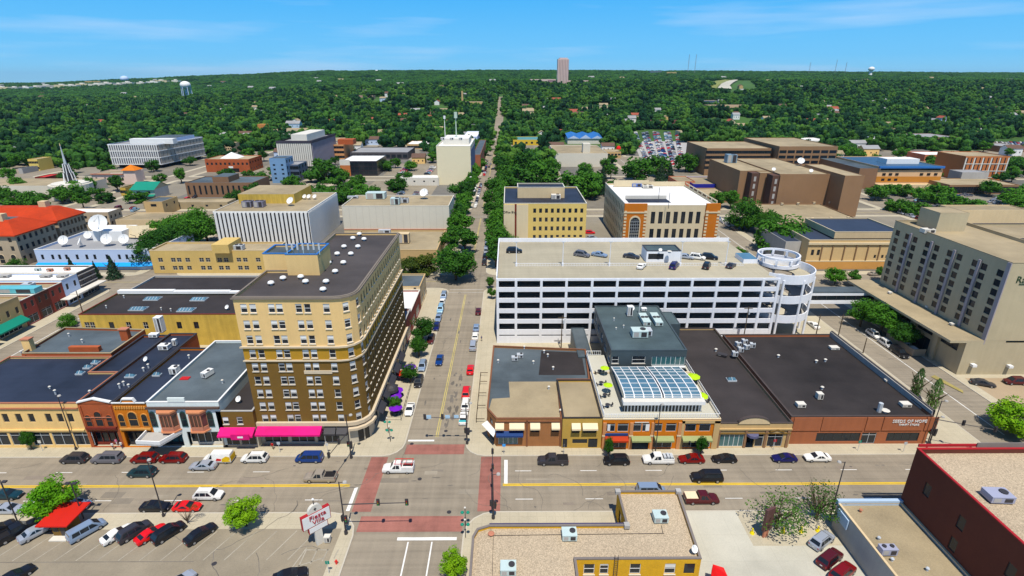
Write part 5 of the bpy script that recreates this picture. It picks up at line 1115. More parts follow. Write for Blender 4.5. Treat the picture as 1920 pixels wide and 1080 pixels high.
MB().box(FX(965,430,y)[0],y-.3,.13,FX(968.5,430,y)[0],y-.02,OZ-.3,dk_red).obj('dark_strip',of);put_text('Office Bldg',1.3,mat('black_lettering',(.03,.03,.03),.7,0,fine=0),(FX(956,395,y)[0],y-.56,14.6),0,of)
block(of,rect(x0+6,y+14,x0+27,y+24),OZ-.6,OZ+4.2,beige,navy_roof,par=.3,cop=offwhite,name='penthouse_wall')
unit(1042,373,OZ-.6,'white rooftop unit right of the office penthouse',4,3,2,offwhite)
# bank with orange corners and tall arched glass
y=217;x0=FX(1170,430,y)[0];x1=FX(1342,430,y)[0];BZ=19.2;bk=thing('bank_building','cream office building with orange brick corner towers and tall arched window','office building',(66,240,0));w0=[]
wl_=FX(1130,360,255)[0]
for i in range(7):
    x=FX(1222+i*14.0,430,y)[0]-x0
    w0+=[(x,11.6,1.7,5.0,'quad'),(x,4.6,1.7,4.8,'quad')]+([(x,.3,2.2,2.3,'far')]if i>2 else[])
block(bk,rect(x0,y,x1,y+50),.13,BZ,cream_conc,white_roof,par=.7,cop=cream_conc,wins={0:w0,3:autowins(rect(x0,y,x1,y+50),3,14,(2,6.5,11,15),1.4,2.6)})
orb=mat('bright_orange_brick',(.48,.16,.035),.9,.07,.6,.05)
ow=FX(1209,430,y)[0];oe=FX(1318,430,y)[0]
for a,b,l_ in((x0-.6,ow,0),(oe,x1+.4,1)):
    MB().box(a,y-.9,.13,b,y-.02,BZ+.9,orb).obj('corner_tower',bk);MB().box(a-.2,y-1.1,BZ-3.0,b+.2,y-.91,BZ-2.4,cream_conc).obj('stone_band',bk)
    for k in range(12):
        for xx in(a+.05,b-1.05):MB().box(xx,y-1.05,1+k*1.4,xx+1.0,y-.91,1.8+k*1.4,cream_conc).obj('quoin',bk)
xc=(x0+ow)/2-.3;q=arch_window(bk,xc,1.2,4.6,14.0,y=y-.93,fm=cream_conc);g=MB()
for k in range(9):g.box(xc-1.9,y-1.04,2.2+k*1.3,xc+1.9,y-1.0,2.32+k*1.3,metal_l)
for k in range(4):g.box(xc-1.2+k*.8-.04,y-1.04,1.6,xc-1.2+k*.8+.04,y-1.0,13.8,metal_l)
g.obj('glazing_bars',bk);MB().box(x0+3,y+8.5,BZ-.66,x0+21,y+16,BZ-.62,navy_roof).box(x0+3,y+15.9,BZ-.6,x0+21,y+16.2,BZ+.9,offwhite).obj('roof_well',bk)
MB().box(x0-.02,y+.1,BZ-.1,x0+.3,y+50,BZ+.5,offwhite).obj('left_parapet',bk);MB().box(x0+3,y+44,BZ-.5,x0+20,y+44.4,BZ+2.6,cream_conc).box(x0+20,y+46,BZ-.5,x1,y+46.4,BZ+1.6,cream_conc).obj('screen_wall',bk)
for i in range(7):MB().box(x1-.3,y+2+i*6,BZ,x1,y+3+i*6,BZ+1.5,cream_conc).box(x1-.3,y+3+i*6,BZ+1.1,x1,y+8+i*6,BZ+1.5,cream_conc).obj('roof_balustrade',bk)
unit(1193,350,BZ-.6,'blue rooftop unit at the back of the white bank roof',4.5,2.5,1.6,mat('blue_unit',(.12,.2,.5),.5,.1,1,0));unit(1214,352,BZ-.6,'white pipe rack behind the blue unit on the bank roof',5,3,1.2,offwhite,fans=2)
for u,v,l_ in((1234,380,'left'),(1253,391,'right')):pipe(u,v,BZ-.6,'thin dark mast on the white bank roof, %s one'%l_,6.5,.1,metal_d,cap=False,name='roof_mast',cat='mast')
# cream tower with red and white mast, low white neighbour
y=369;x0=FX(820,320,y)[0];x1=FX(883,320,y)[0];ct=thing('office_tower','tall blank cream tower with white roof equipment beside the avenue','tower',(-36,380,0))
block(ct,rect(x0,y,x1,y+50),0,26,mat('pale_cream',(.78,.70,.50),.85,.03,.5,.02),white_roof,par=.8,cop=white,wins={1:autowins(rect(x0,y,x1,y+50),1,10,[3+3.2*k for k in range(7)],2.6,1.8,'fardark')});MB().box(x1+.02,y+3,1,x1+.2,y+48,23,mat('blue_grey_panel',(.12,.14,.24),.6,.1,1,.02)).obj('side_panel',ct)
block(ct,rect(x0+3,y+14,x0+21,y+40),25.2,29.5,offwhite,white_roof,par=.2,name='penthouse')
for i in range(6):unit(0,0,25.3 if i>2 else 29.4,'white equipment box on the cream tower roof, %s'%['front left','front centre','front right','top left','top centre','top right'][i],2.5,2,1.6,white,fans=0,xy=(x0+4+(i%3)*6,y+(6 if i>2 and 0 else 5)+(14 if i>2 else 0)))
def mast(u,vb,vt,y_,label,r=.25,m=None,top=None,base=None):
    x,z1=FX(u,vt,y_);zb=base if base is not None else FX(u,vb,y_)[1];t=thing('antenna_mast',label,'mast',(x,y_,zb));m=m or metal_l
    link('shaft',MB().tube((0,0,0),(0,0,z1-zb),r,m,r*.6).mesh('shaft'),t)
    if top:link('head',MB().cyl(0,0,z1-zb-top,z1-zb,r*2.6,m,n=10).mesh('head'),t)
    return t
mast(854,262,210,392,'tall white mast with green drum head on the cream tower',.45,mat('pale_green',(.50,.60,.50),.6,.05,1,0),4.0);mast(833,262,217,392,'shorter white mast left of the drum mast on the cream tower',.3,white,2.0)
r,P=fb('low white building in front of the car park beside the cream tower',(749,333),(822,333),(826,328),5.5,offwhite,white_roof,front=(4,1,1.2,1.0,'fardark',2,4));
r,P=fb('brown brick building with white slanted canopy beyond the cream tower',(886,290),(905,290),(908,262),14,mat('russet',(.30,.12,.07),.9,.1,.6,.04),slate_roof);
r,P=fb('pale blue roofed building behind the cream tower',(868,256),(897,256),(898,246),12,ltblue,white_roof)
MB().box(-26,330,3.2,-20.8,350,3.5,white).obj('street_canopy',ct);MB().box(-26,330,3.4,-25,362,7,white).obj('canopy_fascia',ct)
# TV studio building with blue band and dishes
y=193;x0=FX(67,480,y)[0];x1=FX(262,480,y)[0];TZ=FX(100,468,y)[1]
tv=thing('studio_building','pale blue broadcast building with bright blue canopy band and roof dishes','building',(-155,200,0));TP_=[(x0,y),(x1,y)]+[(x1+6*math.sin(R(a)),y+6-6*math.cos(R(a)))for a in(30,60,90)]+[(x1+6,y+26),(x0,y+26)]
block(tv,TP_,.13,TZ,ltblue,grey_roof,par=.8,cop=white,wins={0:[(FX(u,482,y)[0]-x0,4.3,1.0,1.9,'fardark')for u in(80,99,112,125,145,163,178,201,224,238,249)]})
q=MB();oo=offset(TP_,-1.0)
for i in range(0,5):a,b,c,d=TP_[i],TP_[i+1],oo[i+1],oo[i];q.poly([(*d,1.9),(*c,1.9),(*b,3.1),(*a,3.1)],skyb).poly([(*d,1.7),(*c,1.7),(*c,1.9),(*d,1.9)],skyb)
q.obj('blue_canopy_band',tv);MB().box(x0+12,y+14,TZ-.8,x0+24,y+24,TZ+3.2,white).obj('roof_house',tv);MB().box(x0+23,y+21,TZ-.8,x1+2,y+26,TZ+1.6,beige).obj('roof_screen',tv)
for u,v,rr,l_ in((195,452,4.4,'huge white dish at the back of the broadcast roof'),(123,462,2.3,'white dish at the left of the broadcast roof'),(154,463,2.1,'white dish turned right, second from left on the broadcast roof'),(168,450,1.9,'small white dish behind the second dish on the broadcast roof'),(204,461,2.6,'white dish in the middle front of the broadcast roof'),(236,460,2.4,'white dish right of centre on the broadcast roof'),(259,445,1.0,'tiny white dish at the right of the broadcast roof')):dish(u,v,TZ-.8,l_,rr*.78,az=170 if u!=154 else 230,el=30,stand=rr*.5+(3.2 if u==195 else.4))
t=thing('satellite_dish','wide square cream dish on legs behind the broadcast building','satellite dish',(*G(254,445,TZ),6));c=MB();n=8
for i in range(n):
    a,b=-4.6+9.2*i/n,-4.6+9.2*(i+1)/n;f=lambda s:.06*s*s
    c.poly([(a,f(a)-0,2-0),(b,f(b),2),(b,f(b)+1.8,6.5),(a,f(a)+1.8,6.5)],cream_conc)
link('reflector',c.mesh('reflector'),t);link('mount',MB().tube((-3,1,0),(-3,1,2.2),.15,metal_l).tube((3,1,0),(3,1,2.2),.15,metal_l).tube((0,-2.5,4),(0,.5,2.5),.1,metal_d).mesh('mount'),t)
# federal stone buildings with red hipped roofs
def hip(root,P,z,hgt,m,over=.8,ridge=.28,flat=None):
    o_=offset(P,-over);cx_,cyy=sum(p[0]for p in P)/4,sum(p[1]for p in P)/4;w_=abs(P[1][0]-P[0][0]);d=abs(P[2][1]-P[1][1]);k=min(w_,d)/2*(1-ridge)
    i_=[(o_[0][0]+k+over,o_[0][1]+k+over),(o_[1][0]-k-over,o_[1][1]+k+over),(o_[2][0]-k-over,o_[2][1]-k-over),(o_[3][0]+k+over,o_[3][1]-k-over)]
    q=MB()
    for i in range(4):j=(i+1)%4;q.poly([(*o_[i],z),(*o_[j],z),(*i_[j],z+hgt),(*i_[i],z+hgt)],m);q.poly([(*o_[i],z-.4),(*o_[j],z-.4),(*o_[j],z),(*o_[i],z)],m)
    q.poly([(*p,z+hgt)for p in i_],flat or m);q.poly([(*p,z-.4)for p in reversed(o_)],m);q.obj('hipped_roof',root)
for k,(xa,xb,ya,yb_,z,l_)in enumerate(((-250,-186.5,197.5,216.5,12.5,'stone building with red hipped roof and arched windows nearest the left edge'),(-262,-186.6,218.5,233,13.0,'stone building with long red hipped roof behind the first red roof'))):
    t=thing('federal_building',l_,'building',((xa+xb)/2,(ya+yb_)/2,0));P=rect(xa,ya,xb,yb_)
    block(t,P,.13,z,stone,tan_roof,par=0,wins={1:autowins(P,1,7,(2,6,9.6),1.3,2.0),0:autowins(P,0,14,(6.2,9.6),1.3,1.9)});hip(t,P,z,4.2,redtile,flat=slate_roof if k==0 else redtile)
    MB().box(xb-11,ya+6,z+2,xb-8,ya+8.5,z+6.5,beige).obj('chimney',t)
    if k==0:
        for i in range(6):arch_window(t,xb-3-i*4.5,1.2,2.2,3.8,y=ya,fm=cream_conc)
# west side of the left avenue: row of shopfronts
rowd=[(111,131,8.5,mat('pale_yellow_wall',(.66,.60,.30),.85,.06,.6,.04),tan_roof,'pale yellow shop with metal awning at the left edge',None),(131.1,143,9.5,beige2,tan_roof,'ornate tan brick shop with arched upper windows and green awning','arch'),(143.1,148,8.0,MATS['deep_red_brick'],tan_roof,'narrow dark red shopfront',None),(148.1,153,8.0,maroon_brick,tan_roof,'narrow maroon shopfront',None),(153.1,158.5,8.0,MATS['deep_red_brick'],tan_roof,'red brick shop with stepped parapet',None),(158.6,165,8.6,ltblue,white_roof,'white painted shop with two tall windows','w'),(165.1,172.6,8.8,mat('black_grid_wall',(.06,.055,.06),.6,.1,1,.03),white_roof,'black gridded corner shop with white roof',None)]
for i,(ya,yb_,z,wl2,rf2,l_,st)in enumerate(rowd):
    t=bld('street_shop',l_+' on the side street','building',rect(-200 if i>4 else-185,ya,-140,yb_),z,wl2,rf2,par=.5,cop=offwhite if i!=1 else stone,
        wins={1:autowins(rect(-185,ya,-140,yb_),1,max(2,int((yb_-ya)/2.6)),[5.0],1.0,1.9,'far')+[((yb_-ya)/2,.4,(yb_-ya)*.75,2.5,'shop')]})
    if i==1:
        a2=thing('awning','green canvas awning over the side street pavement','awning',(-139,137,3));q=MB();q.poly([(-137.6,132,2.9),(-137.6,142,2.9),(-139.9,142,4.3),(-139.9,132,4.3)],green_m).poly([(-137.6,132,2.5),(-137.6,142,2.5),(-137.6,142,2.9),(-137.6,132,2.9)],green_m);q.obj('canvas',a2)
    if i==0:
        a2=thing('awning','flat pale metal canopy over the side street pavement at the left edge','awning',(-139,120,3));MB().box(-139.9,117,3.0,-137.2,131,3.2,metal_l).obj('panel',a2)
    if i in(5,):MB().box(-139.9,156,3.0,-137,164,3.2,offwhite).obj('flat_canopy',t)
    if i==6:
        for k in range(4):MB().box(-139.9,ya,2.5+1.7*k,-139.7,yb_,2.75+1.7*k,grey_conc).obj('belt',t)
        MB().box(-139.9,160,3.2,-137,yb_,3.5,offwhite).obj('flat_canopy',t)
unit(36,548,8.0,'row of turquoise glazed skylight panels on the tan roof at left',12,3,1.6,mat('turquoise_panel',(.15,.45,.50),.4,.1,1,0),fans=0,name='roof_glazing',cat='skylight');unit(55,541,8.0,'grey rooftop unit right of the turquoise panels',3,2,1.6,metal_l)
for u,v,l_ in((10,520,'first brown vent cluster on the white roof at left'),(87,520,'middle brown vent cluster on the white roof at left'),(118,520,'large brown vent cluster on the white roof at left')):unit(u,v,8.1,l_,3,1.6,.8,grey_conc,fans=0)
for u,v,l_ in((72,509,'teal round vent group at the back of the white roof'),(95,510,'thin brown vent at the back of the white roof'),(127,508,'thin pair of vents near the corner of the white roof')):unit(u,v,8.1,l_,1.8,.8,1.1,metal_bl if u==72 else salmon,fans=0)
for k in range(5):MB()
# church with spire and drum
q0=G(128,376);ch=thing('church','cream round church with slender white metal spire','church',(q0[0],q0[1],0));cx0,cy0=q0[0]-3,q0[1]+9
MB().cyl(cx0,cy0,0,8.5,11,cream_tile,n=28).obj('drum_wall',ch);MB().box(cx0-70,cy0+4,0,cx0,cy0+30,6.5,cream_tile,top=tan_roof).obj('nave_wall',ch);MB().cyl(cx0,cy0,8.5,9.2,9.5,offwhite,n=28).obj('roof',ch)
sx0,sy0=cx0-2,cy0+3
for a,b,z0,z1 in((2.6,2.6,8.5,14.5),(1.6,1.6,14.5,19.5)):
    for i in range(8):an=R(i*45+22);MB().tube((sx0+a*1.25*math.cos(an),sy0+b*1.25*math.sin(an),z0),(sx0+a*.95*math.cos(an),sy0+b*.95*math.sin(an),z1+rnd.uniform(-.2,.8)),.26,white,n=4).obj('spire_rib',ch)
    MB().cyl(sx0,sy0,z0,z1,a*.8,metal_d,n=8).obj('spire_core',ch)
MB().tube((sx0,sy0,19.5),(sx0,sy0,31),.8,metal_l,.12,n=6).obj('spire_needle',ch);MB().cyl(sx0,sy0,30.5,32,.35,beige,.05,n=6).obj('finial',ch)
# county office with fins
y=445;x0=FX(205,285,y)[0];x1=FX(298,285,y)[0];ca=thing('office_building','white office block with rows of vertical fins left of the avenue','office building',(-300,465,0));CP=[(x0,y),(x1,y),(x1+4,505),(x0,505)]
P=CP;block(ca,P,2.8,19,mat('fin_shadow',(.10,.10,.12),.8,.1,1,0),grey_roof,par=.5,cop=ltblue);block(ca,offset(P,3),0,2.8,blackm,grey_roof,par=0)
for z in(2.9,8.2,13.4,18.3):
    for f in(0,1):a,b=P[f],P[f+1];m_=MB();m_.prism([a,b,(b[0]+(.5 if f else 0),b[1]-(0 if f else.5)),(a[0]+(.5 if f else 0),a[1]-(0 if f else.5))][::-1],z,z+.7,ribw);m_.obj('floor_band',ca)
fins(ca,P,0,22,3,18.5,.75,.6,ribw);[fins(ca,P,1,13,z_,z_+4.2,4.0,.3,mat('grey_tan_panel',(.40,.37,.32),.9,.05,1,.02),'wall_panel')for z_ in(3.7,9.0,14.1)]
MB().box(x0+13,y+8,18.5,x0+48,y+14,22.5,white).obj('roof_screen',ca);MB().box(x1-24,y+10,18.5,x1,y+55,21.5,ltblue,top=slate_roof).obj('roof_plant',ca)
# table of other blocks:  label, FL, FR, BR, z, wall, roof, front, right, left
T_=[
 ('pink mission style building with terracotta eaves and orange cupola',(166,327),(247,325),(262,318),7,mat('pale_pink',(.68,.54,.47),.85,.04,.6,.03),tan_roof,(4,1,1.2,2.2,'fardark',2,5),(3,1,1.2,2,'fardark',2,5)),
 ('red brick office with arcade windows and white tent dome',(389,297),(463,300),(488,291),10,red_brick,tan_roof,(10,1,1.6,1.8,'fardark',5,8),(5,2,1.8,1.6,'fardark')),
 ('long brown brick building with vertical dark slots and slate roof',(345,343),(480,342),(498,330),9,med_brown2,slate_roof,(12,1,1.2,5.5,'fardark',1,8),None),
 ('brown timber shop left of the green roofed house',(224,352),(247,352),(251,344),5,ochre_wall,brown_roof,(2,1,2.5,1.8,'fardark',1,4),None),
 ('dark brick building with white roof behind the broadcast dishes',(120,396),(205,400),(217,390),8,stone,white_roof,(7,2,1.4,1.4,'far',1,7),(3,2,1.2,1.4,'fardark',1,7)),
 ('low flat tan building in front of the long brown one',(270,378),(430,380),(436,372),4,tan_roof,tan_roof,(6,1,1.5,1.2,'far',1,3),None),
 ('small tan office with slate roof in the low block left of the trees',(272,377),(309,379),(324,368),7.5,beige2,slate_roof,(1,1,3,1.4,'fardark',4,7),(2,1,1.4,1.6,'fardark',3,7)),
 ('wide low tan roof right behind the broadcast dishes',(216,412),(330,412),(350,398),4.5,beige,tan_roof,None,None),
 ('tall blue glass modern building',(501,298),(533,296),(553,292),17,mat('blue_panel',(.20,.32,.48),.4,.1,.5,.02),slate_roof,(2,4,1.6,1.2,'fardark',2,14),(3,4,2,2.2,'fardark')),
 ('lower dark glass wing beside the blue modern building',(534,309),(560,308),(575,302),12,mat('blue_grey_glass_wall',(.10,.13,.19),.4,.1,.5,.02),grey_roof,(4,3,2.2,2.4,'fardark'),(3,3,2.2,2.4,'fardark')),
 ('orange brick block with window grid right of the striped tower',(618,272),(652,270),(656,264),13,mat('peach_brick',(.58,.30,.15),.9,.06,.6,.04),tan_roof,(5,3,2.4,2.2,'fardark'),None),
 ('tan roofed low building with tall orange chimney block',(497,246),(585,247),(588,240),8,beige,tan_roof,(5,1,2.5,2,'fardark'),None),
 ('black glass and brick building with bright white roof',(636,303),(715,301),(717,291),11,mat('black_glass_wall',(.02,.018,.025),.2,.1,.5,0,spec=.6),white_roof,(8,3,3.2,2.6,'fardark',1,10),None),
 ('long dark flat roofed building with grey fascia',(657,285),(770,286),(772,276),6.5,mat('dark_plinth',(.07,.065,.07),.7,.1,1,0),grey_roof,(10,1,4,3,'fardark',1,5),None),
 ('low tan shop with dark front near the avenue',(763,270),(808,270),(813,264),5,beige2,white_roof,(7,1,3.4,2.6,'fardark',.5,3.5),None),
 ('small tan apartment block at the forest edge',(418,270),(440,269),(443,266),9,beige,tan_roof,(3,3,1.4,1.4,'fardark'),None),
 ('yellow apartment house at the forest edge far left',(48,299),(82,298),(86,294),9,mat('lemon_wall',(.68,.52,.17),.9,.05,.6,.03),tan_roof,(6,2,1.2,1.8,'fardark'),None),
 ('low red roofed diner beside the church',(60,333),(100,331),(103,326),4,dk_red,mat('red_membrane',(.5,.05,.04),.7,.1,1,.02),None,None),
 ('low teal roofed building far left',(22,318),(62,314),(75,308),4,grey_conc,teal_roof,None,None),
 ('yellow green trimmed shop right of the avenue',(962,262),(1010,262),(1012,256),6,mat('bright_yellow_wall',(.62,.45,.08),.9,.05,.6,.03),mat('teal_membrane',(.10,.25,.26),.7,.1,1,.02),(5,1,2.4,2.2,'fardark',1,4.5),None),
 ('wide cream church hall with tower block right of the avenue',(1040,287),(1130,288),(1128,272),11,cream_tile,tan_roof,None,(4,1,1.5,4,'fardark')),
 ('tan shop with red sign next to the cream hall',(1132,284),(1163,285),(1160,280),6,beige2,tan_roof,(5,1,2.4,1.6,'fardark',2,5),None),
 ('cream wall building hidden by trees behind the office',(1018,330),(1048,330),(1050,315),7,cream_tile,tan_roof,None,None),
 ('small red brick cafe behind the bank',(1270,340),(1292,340),(1296,330),7,mat('salmon_red',(.48,.17,.10),.9,.06,.6,.04),tan_roof,(3,1,1.6,2,'far',1,5),None),
 ('clinic entrance canopy with deep blue fascia',(1300,345),(1348,345),(1336,331),6.5,mat('royal_blue',(.03,.035,.28),.5,.05,1,0),tan_roof,None,None),
 ('low tan clinic link building',(1325,366),(1370,366),(1350,352),4.5,med_brown,tan_roof,None,None),
 ('brown brick clinic north wing with ribbon windows',(1323,277),(1430,279),(1415,265),20,med_brown,tan_roof,(9,4,6.5,2.2,'fardark',4,19),None),
 ('brown brick clinic tower wing with ribbon windows',(1452,272),(1550,277),(1520,258),22,med_brown,tan_roof,(7,4,5.2,2.2,'fardark',5,20),None),
 ('brown brick clinic middle block',(1350,306),(1376,308),(1372,300),19,med_brown2,tan_roof,None,None),
 ('blue roofed clinic with orange and tan bands',(1648,312),(1737,312),(1704,293),14.7,mat('peach_stucco',(.66,.44,.26),.9,.05,.6,.03),mat('slate_blue_roof',(.05,.10,.17),.5,.1,.5,.02),None,None),
 ('red brick office with white frame grid at far right',(1812,293),(1868,293),(1860,284),17,mat('rust_brick',(.46,.17,.07),.9,.06,.6,.04),tan_roof,None,None),
 ('long brown panelled building with grey box at right',(1775,345),(1900,348),(1870,334),6,med_brown,tan_roof,(12,1,5,4,'fardark',.5,5),None),
 ('dark box house on the brown panelled building',(1800,322),(1850,324),(1840,318),10,grey_conc,grey_roof,None,None),
 ('white roofed one storey school at right',(1612,261),(1660,261),(1652,256),7,ltblue,white_roof,(5,1,3,2,'fardark'),None),
 ('grey roofed brick school wing at right',(1735,257),(1775,257),(1768,250),10,med_brown2,grey_roof,(4,2,4,1.6,'fardark'),None),
 ('orange brick house with white roof at right',(1735,290),(1782,290),(1775,284),6,MATS['salmon_red'],white_roof,(5,1,2.4,1.8,'far'),None),
 ('low brown long building with car park at far right',(1862,272),(1915,276),(1900,268),6,med_brown2,grey_roof,None,None),
 ('flat tan roof building behind the concrete hotel',(1790,392),(1935,396),(1900,384),8,beige,tan_roof,None,None),
 ('low tan gym roof in front of the brown clinic',(1465,417),(1600,417),(1560,382),5.5,med_brown,tan_roof,None,None),
 ('white edged long building at the forest edge right',(1505,263),(1545,264),(1540,258),7,offwhite,white_roof,(8,1,3,2,'fardark'),None),
 ('wide flat roof store behind the clinic',(1548,281),(1590,283),(1575,276),5,offwhite,tan_roof,None,None),
]
for row in T_:
    l_,FL,FR,BR,z,wl2,rf2,fw,rw_=row;t,P=fb(l_,FL,FR,BR,z,wl2,rf2,fw,rw_,cop=None)
    w0_,h0_=P[1][0]-P[0][0],P[2][1]-P[1][1];cx_,cyy=(P[0][0]+P[1][0])/2,(P[1][1]+P[2][1])/2
    if 'mission' in l_:
        near(P,0,6.6,7.2,salmon,t,'eaves',proud=.8);MB().box(P[1][0]-1,P[0][1]-1,0,P[1][0]+7,P[0][1]+6,9.5,MATS['pale_pink']).obj('tower',t);c=MB();b_=rect(P[1][0]-2,P[0][1]-2,P[1][0]+8,P[0][1]+7)
        for i in range(4):c.poly([(*b_[i],9.5),(*b_[(i+1)%4],9.5),(P[1][0]+3,P[0][1]+2.5,13)],mat('orange_tile',(.62,.19,.03),.8,.06,1,.03))
        c.obj('cupola_roof',t)
    if 'tent dome' in l_:
        c=MB();b_=rect(cx_-8,cyy-6,cx_+6,cyy+6)
        for i in range(4):c.poly([(*b_[i],9.7),(*b_[(i+1)%4],9.7),(cx_-1,cyy,14)],white)
        c.obj('white_dome',t);near(P,0,3.2,4.6,white,t,'sign',sx=(.52,.62));near(P,0,.2,3,blackm,t,'porch',sx=(.4,.75))
    if 'slots and slate' in l_:MB().box(P[0][0]+w0_*.38,P[0][1]+3,8.5,P[0][0]+w0_*.62,P[0][1]+h0_*.7,12,med_brown2,top=slate_roof).obj('roof_house',t)
    if 'orange chimney' in l_:MB().box(P[0][0]-3,P[0][1]-8,0,P[0][0]+7,P[0][1],17,mat('orange_chimney',(.50,.22,.08),.9,.06,1,.03)).obj('chimney_block',t)
    if 'black glass' in l_:MB().box(P[0][0]-.5,P[0][1]-.6,0,P[0][0]+w0_*.26,P[0][1]-.02,8,MATS['rust_brick']if 'rust_brick' in MATS else red_brick).box(P[0][0]-.5,P[0][1]-.6,8,P[0][0]+w0_*.26,P[0][1]-.02,12,offwhite).obj('brick_pier',t)
    if 'orange brick block' in l_:MB().box(P[0][0]+5,P[0][1]+4,12.5,P[0][0]+19,P[0][1]+14,17,red_brick).obj('roof_house',t)
    if 'blue roofed clinic' in l_:
        near(P,0,4.6,8.2,mat('orange_band',(.50,.22,.055),.9,.05,.6,.03),t,'orange_band');near(P,0,13.6,14.9,blue_roof,t,'blue_eave',proud=1.2);near(P,0,12.2,13.4,glass,t,'window_band',sx=(.04,.96))
        for sx_ in(.08,.18,.28,.66,.77,.88):
            for zz in(8.9,5.4):
                if zz>6 or sx_<.5:near(P,0,zz,zz+1.5,blackm,t,'window',sx=(sx_,sx_+.05),proud=.22)
        near(P,0,.1,3.6,beige,t,'base_wall',sx=(.0,1.0),proud=4);MB().box(P[0][0]+14,P[0][1]+14,14.3,P[0][0]+36,P[0][1]+24,17.5,white).obj('roof_plant',t);MB().box(P[0][0]-12,P[0][1],0,P[0][0]-.05,P[2][1],13.5,med_brown2,top=slate_roof).obj('left_wing',t)
    if 'white frame grid' in l_:
        for i in range(6):near(P,0,1,16,offwhite,t,'frame_post',sx=(i/5*.97,i/5*.97+.03))
        for zz in(2,6.5,11.5):near(P,0,zz,zz+.5,offwhite,t,'frame_rail',proud=.2)
        for i in range(10):near(P,0,2.5,16,glass,t,'window_strip',sx=(.035+i*.096,.06+i*.096),proud=.1)
    if 'church hall' in l_:MB().box(cx_+2,P[0][1]+6,10.5,cx_+8,P[0][1]+14,18,cream_tile).obj('tower',t)
    if 'red sign' in l_:q=MB();q.dome((P[1][0]-2,P[0][1]+3,8),2.2,red_canvas,3);q.obj('red_ball_sign',t)
    if 'canopy with deep blue' in l_:pass
# grand striped tower
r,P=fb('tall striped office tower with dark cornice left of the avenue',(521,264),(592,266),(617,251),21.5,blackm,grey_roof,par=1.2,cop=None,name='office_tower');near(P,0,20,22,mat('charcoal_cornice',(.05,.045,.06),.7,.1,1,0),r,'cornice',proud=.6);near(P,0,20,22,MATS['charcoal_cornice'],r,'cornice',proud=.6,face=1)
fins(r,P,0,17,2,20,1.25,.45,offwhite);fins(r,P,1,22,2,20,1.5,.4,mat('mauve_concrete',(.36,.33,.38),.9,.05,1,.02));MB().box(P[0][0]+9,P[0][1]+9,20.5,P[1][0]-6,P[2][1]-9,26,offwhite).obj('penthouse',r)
# brown clinic main mass with angled bays
y=G(1560,400)[1];cl_=thing('clinic_building','massive brown brick clinic with dark recessed slots and blank walls','hospital',(165,320,0));q=[G(1402,330,20),G(1452,331,20),G(1617,322,22)]
xs_=[G(1376,316,20)[0],G(1402,320,20)[0],G(1410,322,20)[0],G(1438,324,20)[0],G(1450,328,20)[0]];yA,yB,yC2=303,296,290
block(cl_,rect(129,303,158,352),0,19.8,med_brown,tan_roof,par=.3,cop=None);block(cl_,rect(137.5,297,150,302.9),0,19.6,med_brown,tan_roof,par=.2)
xw0=FX(1455,370,289)[0];xw1=FX(1548,370,289)[0];xw2=FX(1617,350,276)[0]
block(cl_,rect(xw0,289,xw1,352),0,20.2,med_brown,tan_roof,par=.4);block(cl_,rect(xw1+.05,276,xw2,316),0,21.5,med_brown,tan_roof,par=.2)
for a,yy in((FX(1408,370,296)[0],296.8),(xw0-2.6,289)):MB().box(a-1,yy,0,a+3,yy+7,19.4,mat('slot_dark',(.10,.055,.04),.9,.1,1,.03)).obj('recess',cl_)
for a,yy in((FX(1408,370,296)[0],296.8),(xw0-2.6,289)):
    for k in range(4):MB().box(a+.4,yy-.05,3+k*4,a+1.6,yy-.01,5.6+k*4,grey_conc).obj('window',cl_)
put_text('MEDCENTER',.0001,white,(0,0,0),0,cl_)if False else None
for u,v,l_ in((1450,322,'white vent dome left on the brown clinic roof'),(1500,311,'white dish pair on the brown clinic roof'),(1520,325,'small white vent right on the brown clinic roof')):dish(u,v,19.7,l_,2.0 if u==1500 else 1.0)
unit(1369,305,19.5,'blue grey cooling tower on the clinic middle block',6,5,5,mat('tower_blue',(.22,.30,.36),.5,.1,1,0));
for i,(u,v)in enumerate(((1466,385),(1496,384),(1526,383),(1556,382),(1523,413),(1557,412),(1590,411))):unit(u,v,5.2,'small tan box vent on the gym roof, number %s from the %s row'%(('one','two','three','four','one','two','three')[i],'back' if i<4 else 'front'),1.2,1,1.2,beige,fans=0)
# auditorium with pilasters and navy roof
y=192.5;x0=FX(1512,480,y)[0];x1=FX(1668,480,y)[0]+6;au=thing('auditorium','tan pilastered auditorium with navy roof behind the spiral ramp','building',(125,205,0));P=rect(x0,y,x1,y+26)
block(au,P,.13,11.5,mat('sand_stone',(.60,.44,.24),.9,.05,.6,.04,streak=.04),mat('ink_roof',(.035,.045,.07),.6,.15,.3,.03),par=.9,cop=cream_conc,wins={0:[(FX(u,480,y)[0]-x0,5.6,1.1,2.2,'quad')for u in(1522,1533)]+[(FX(u,490,y)[0]-x0,4.4,.9,1.3,'far')for u in(1638,1652,1660)]})
for u in(1538,1558,1580,1602,1624,1646):x=FX(u,480,y)[0];MB().box(x-.2,y-.3,3.6,x+.2,y-.02,9.4,mat('brown_line',(.22,.14,.08),.9,.05,1,0)).obj('pilaster',au)
MB().box(x0-.3,y-.5,9.8,x1,y-.02,10.6,cream_conc).box(x0-.1,y-.35,.13,x1,y-.02,3.2,mat('orange_stone',(.55,.30,.11),.9,.08,.6,.05)).box(x0-.2,y-.4,3.2,x1,y-.02,3.5,cream_conc).obj('cornice',au)
block(au,rect(x0-6,y+5,x0-.05,y+26),.13,9.5,grey_conc,MATS['ink_roof'],par=.3);block(au,rect(x1-26,y+4,x1,y+26),11,13.5,beige,MATS['ink_roof'],par=.3,cop=cream_conc)
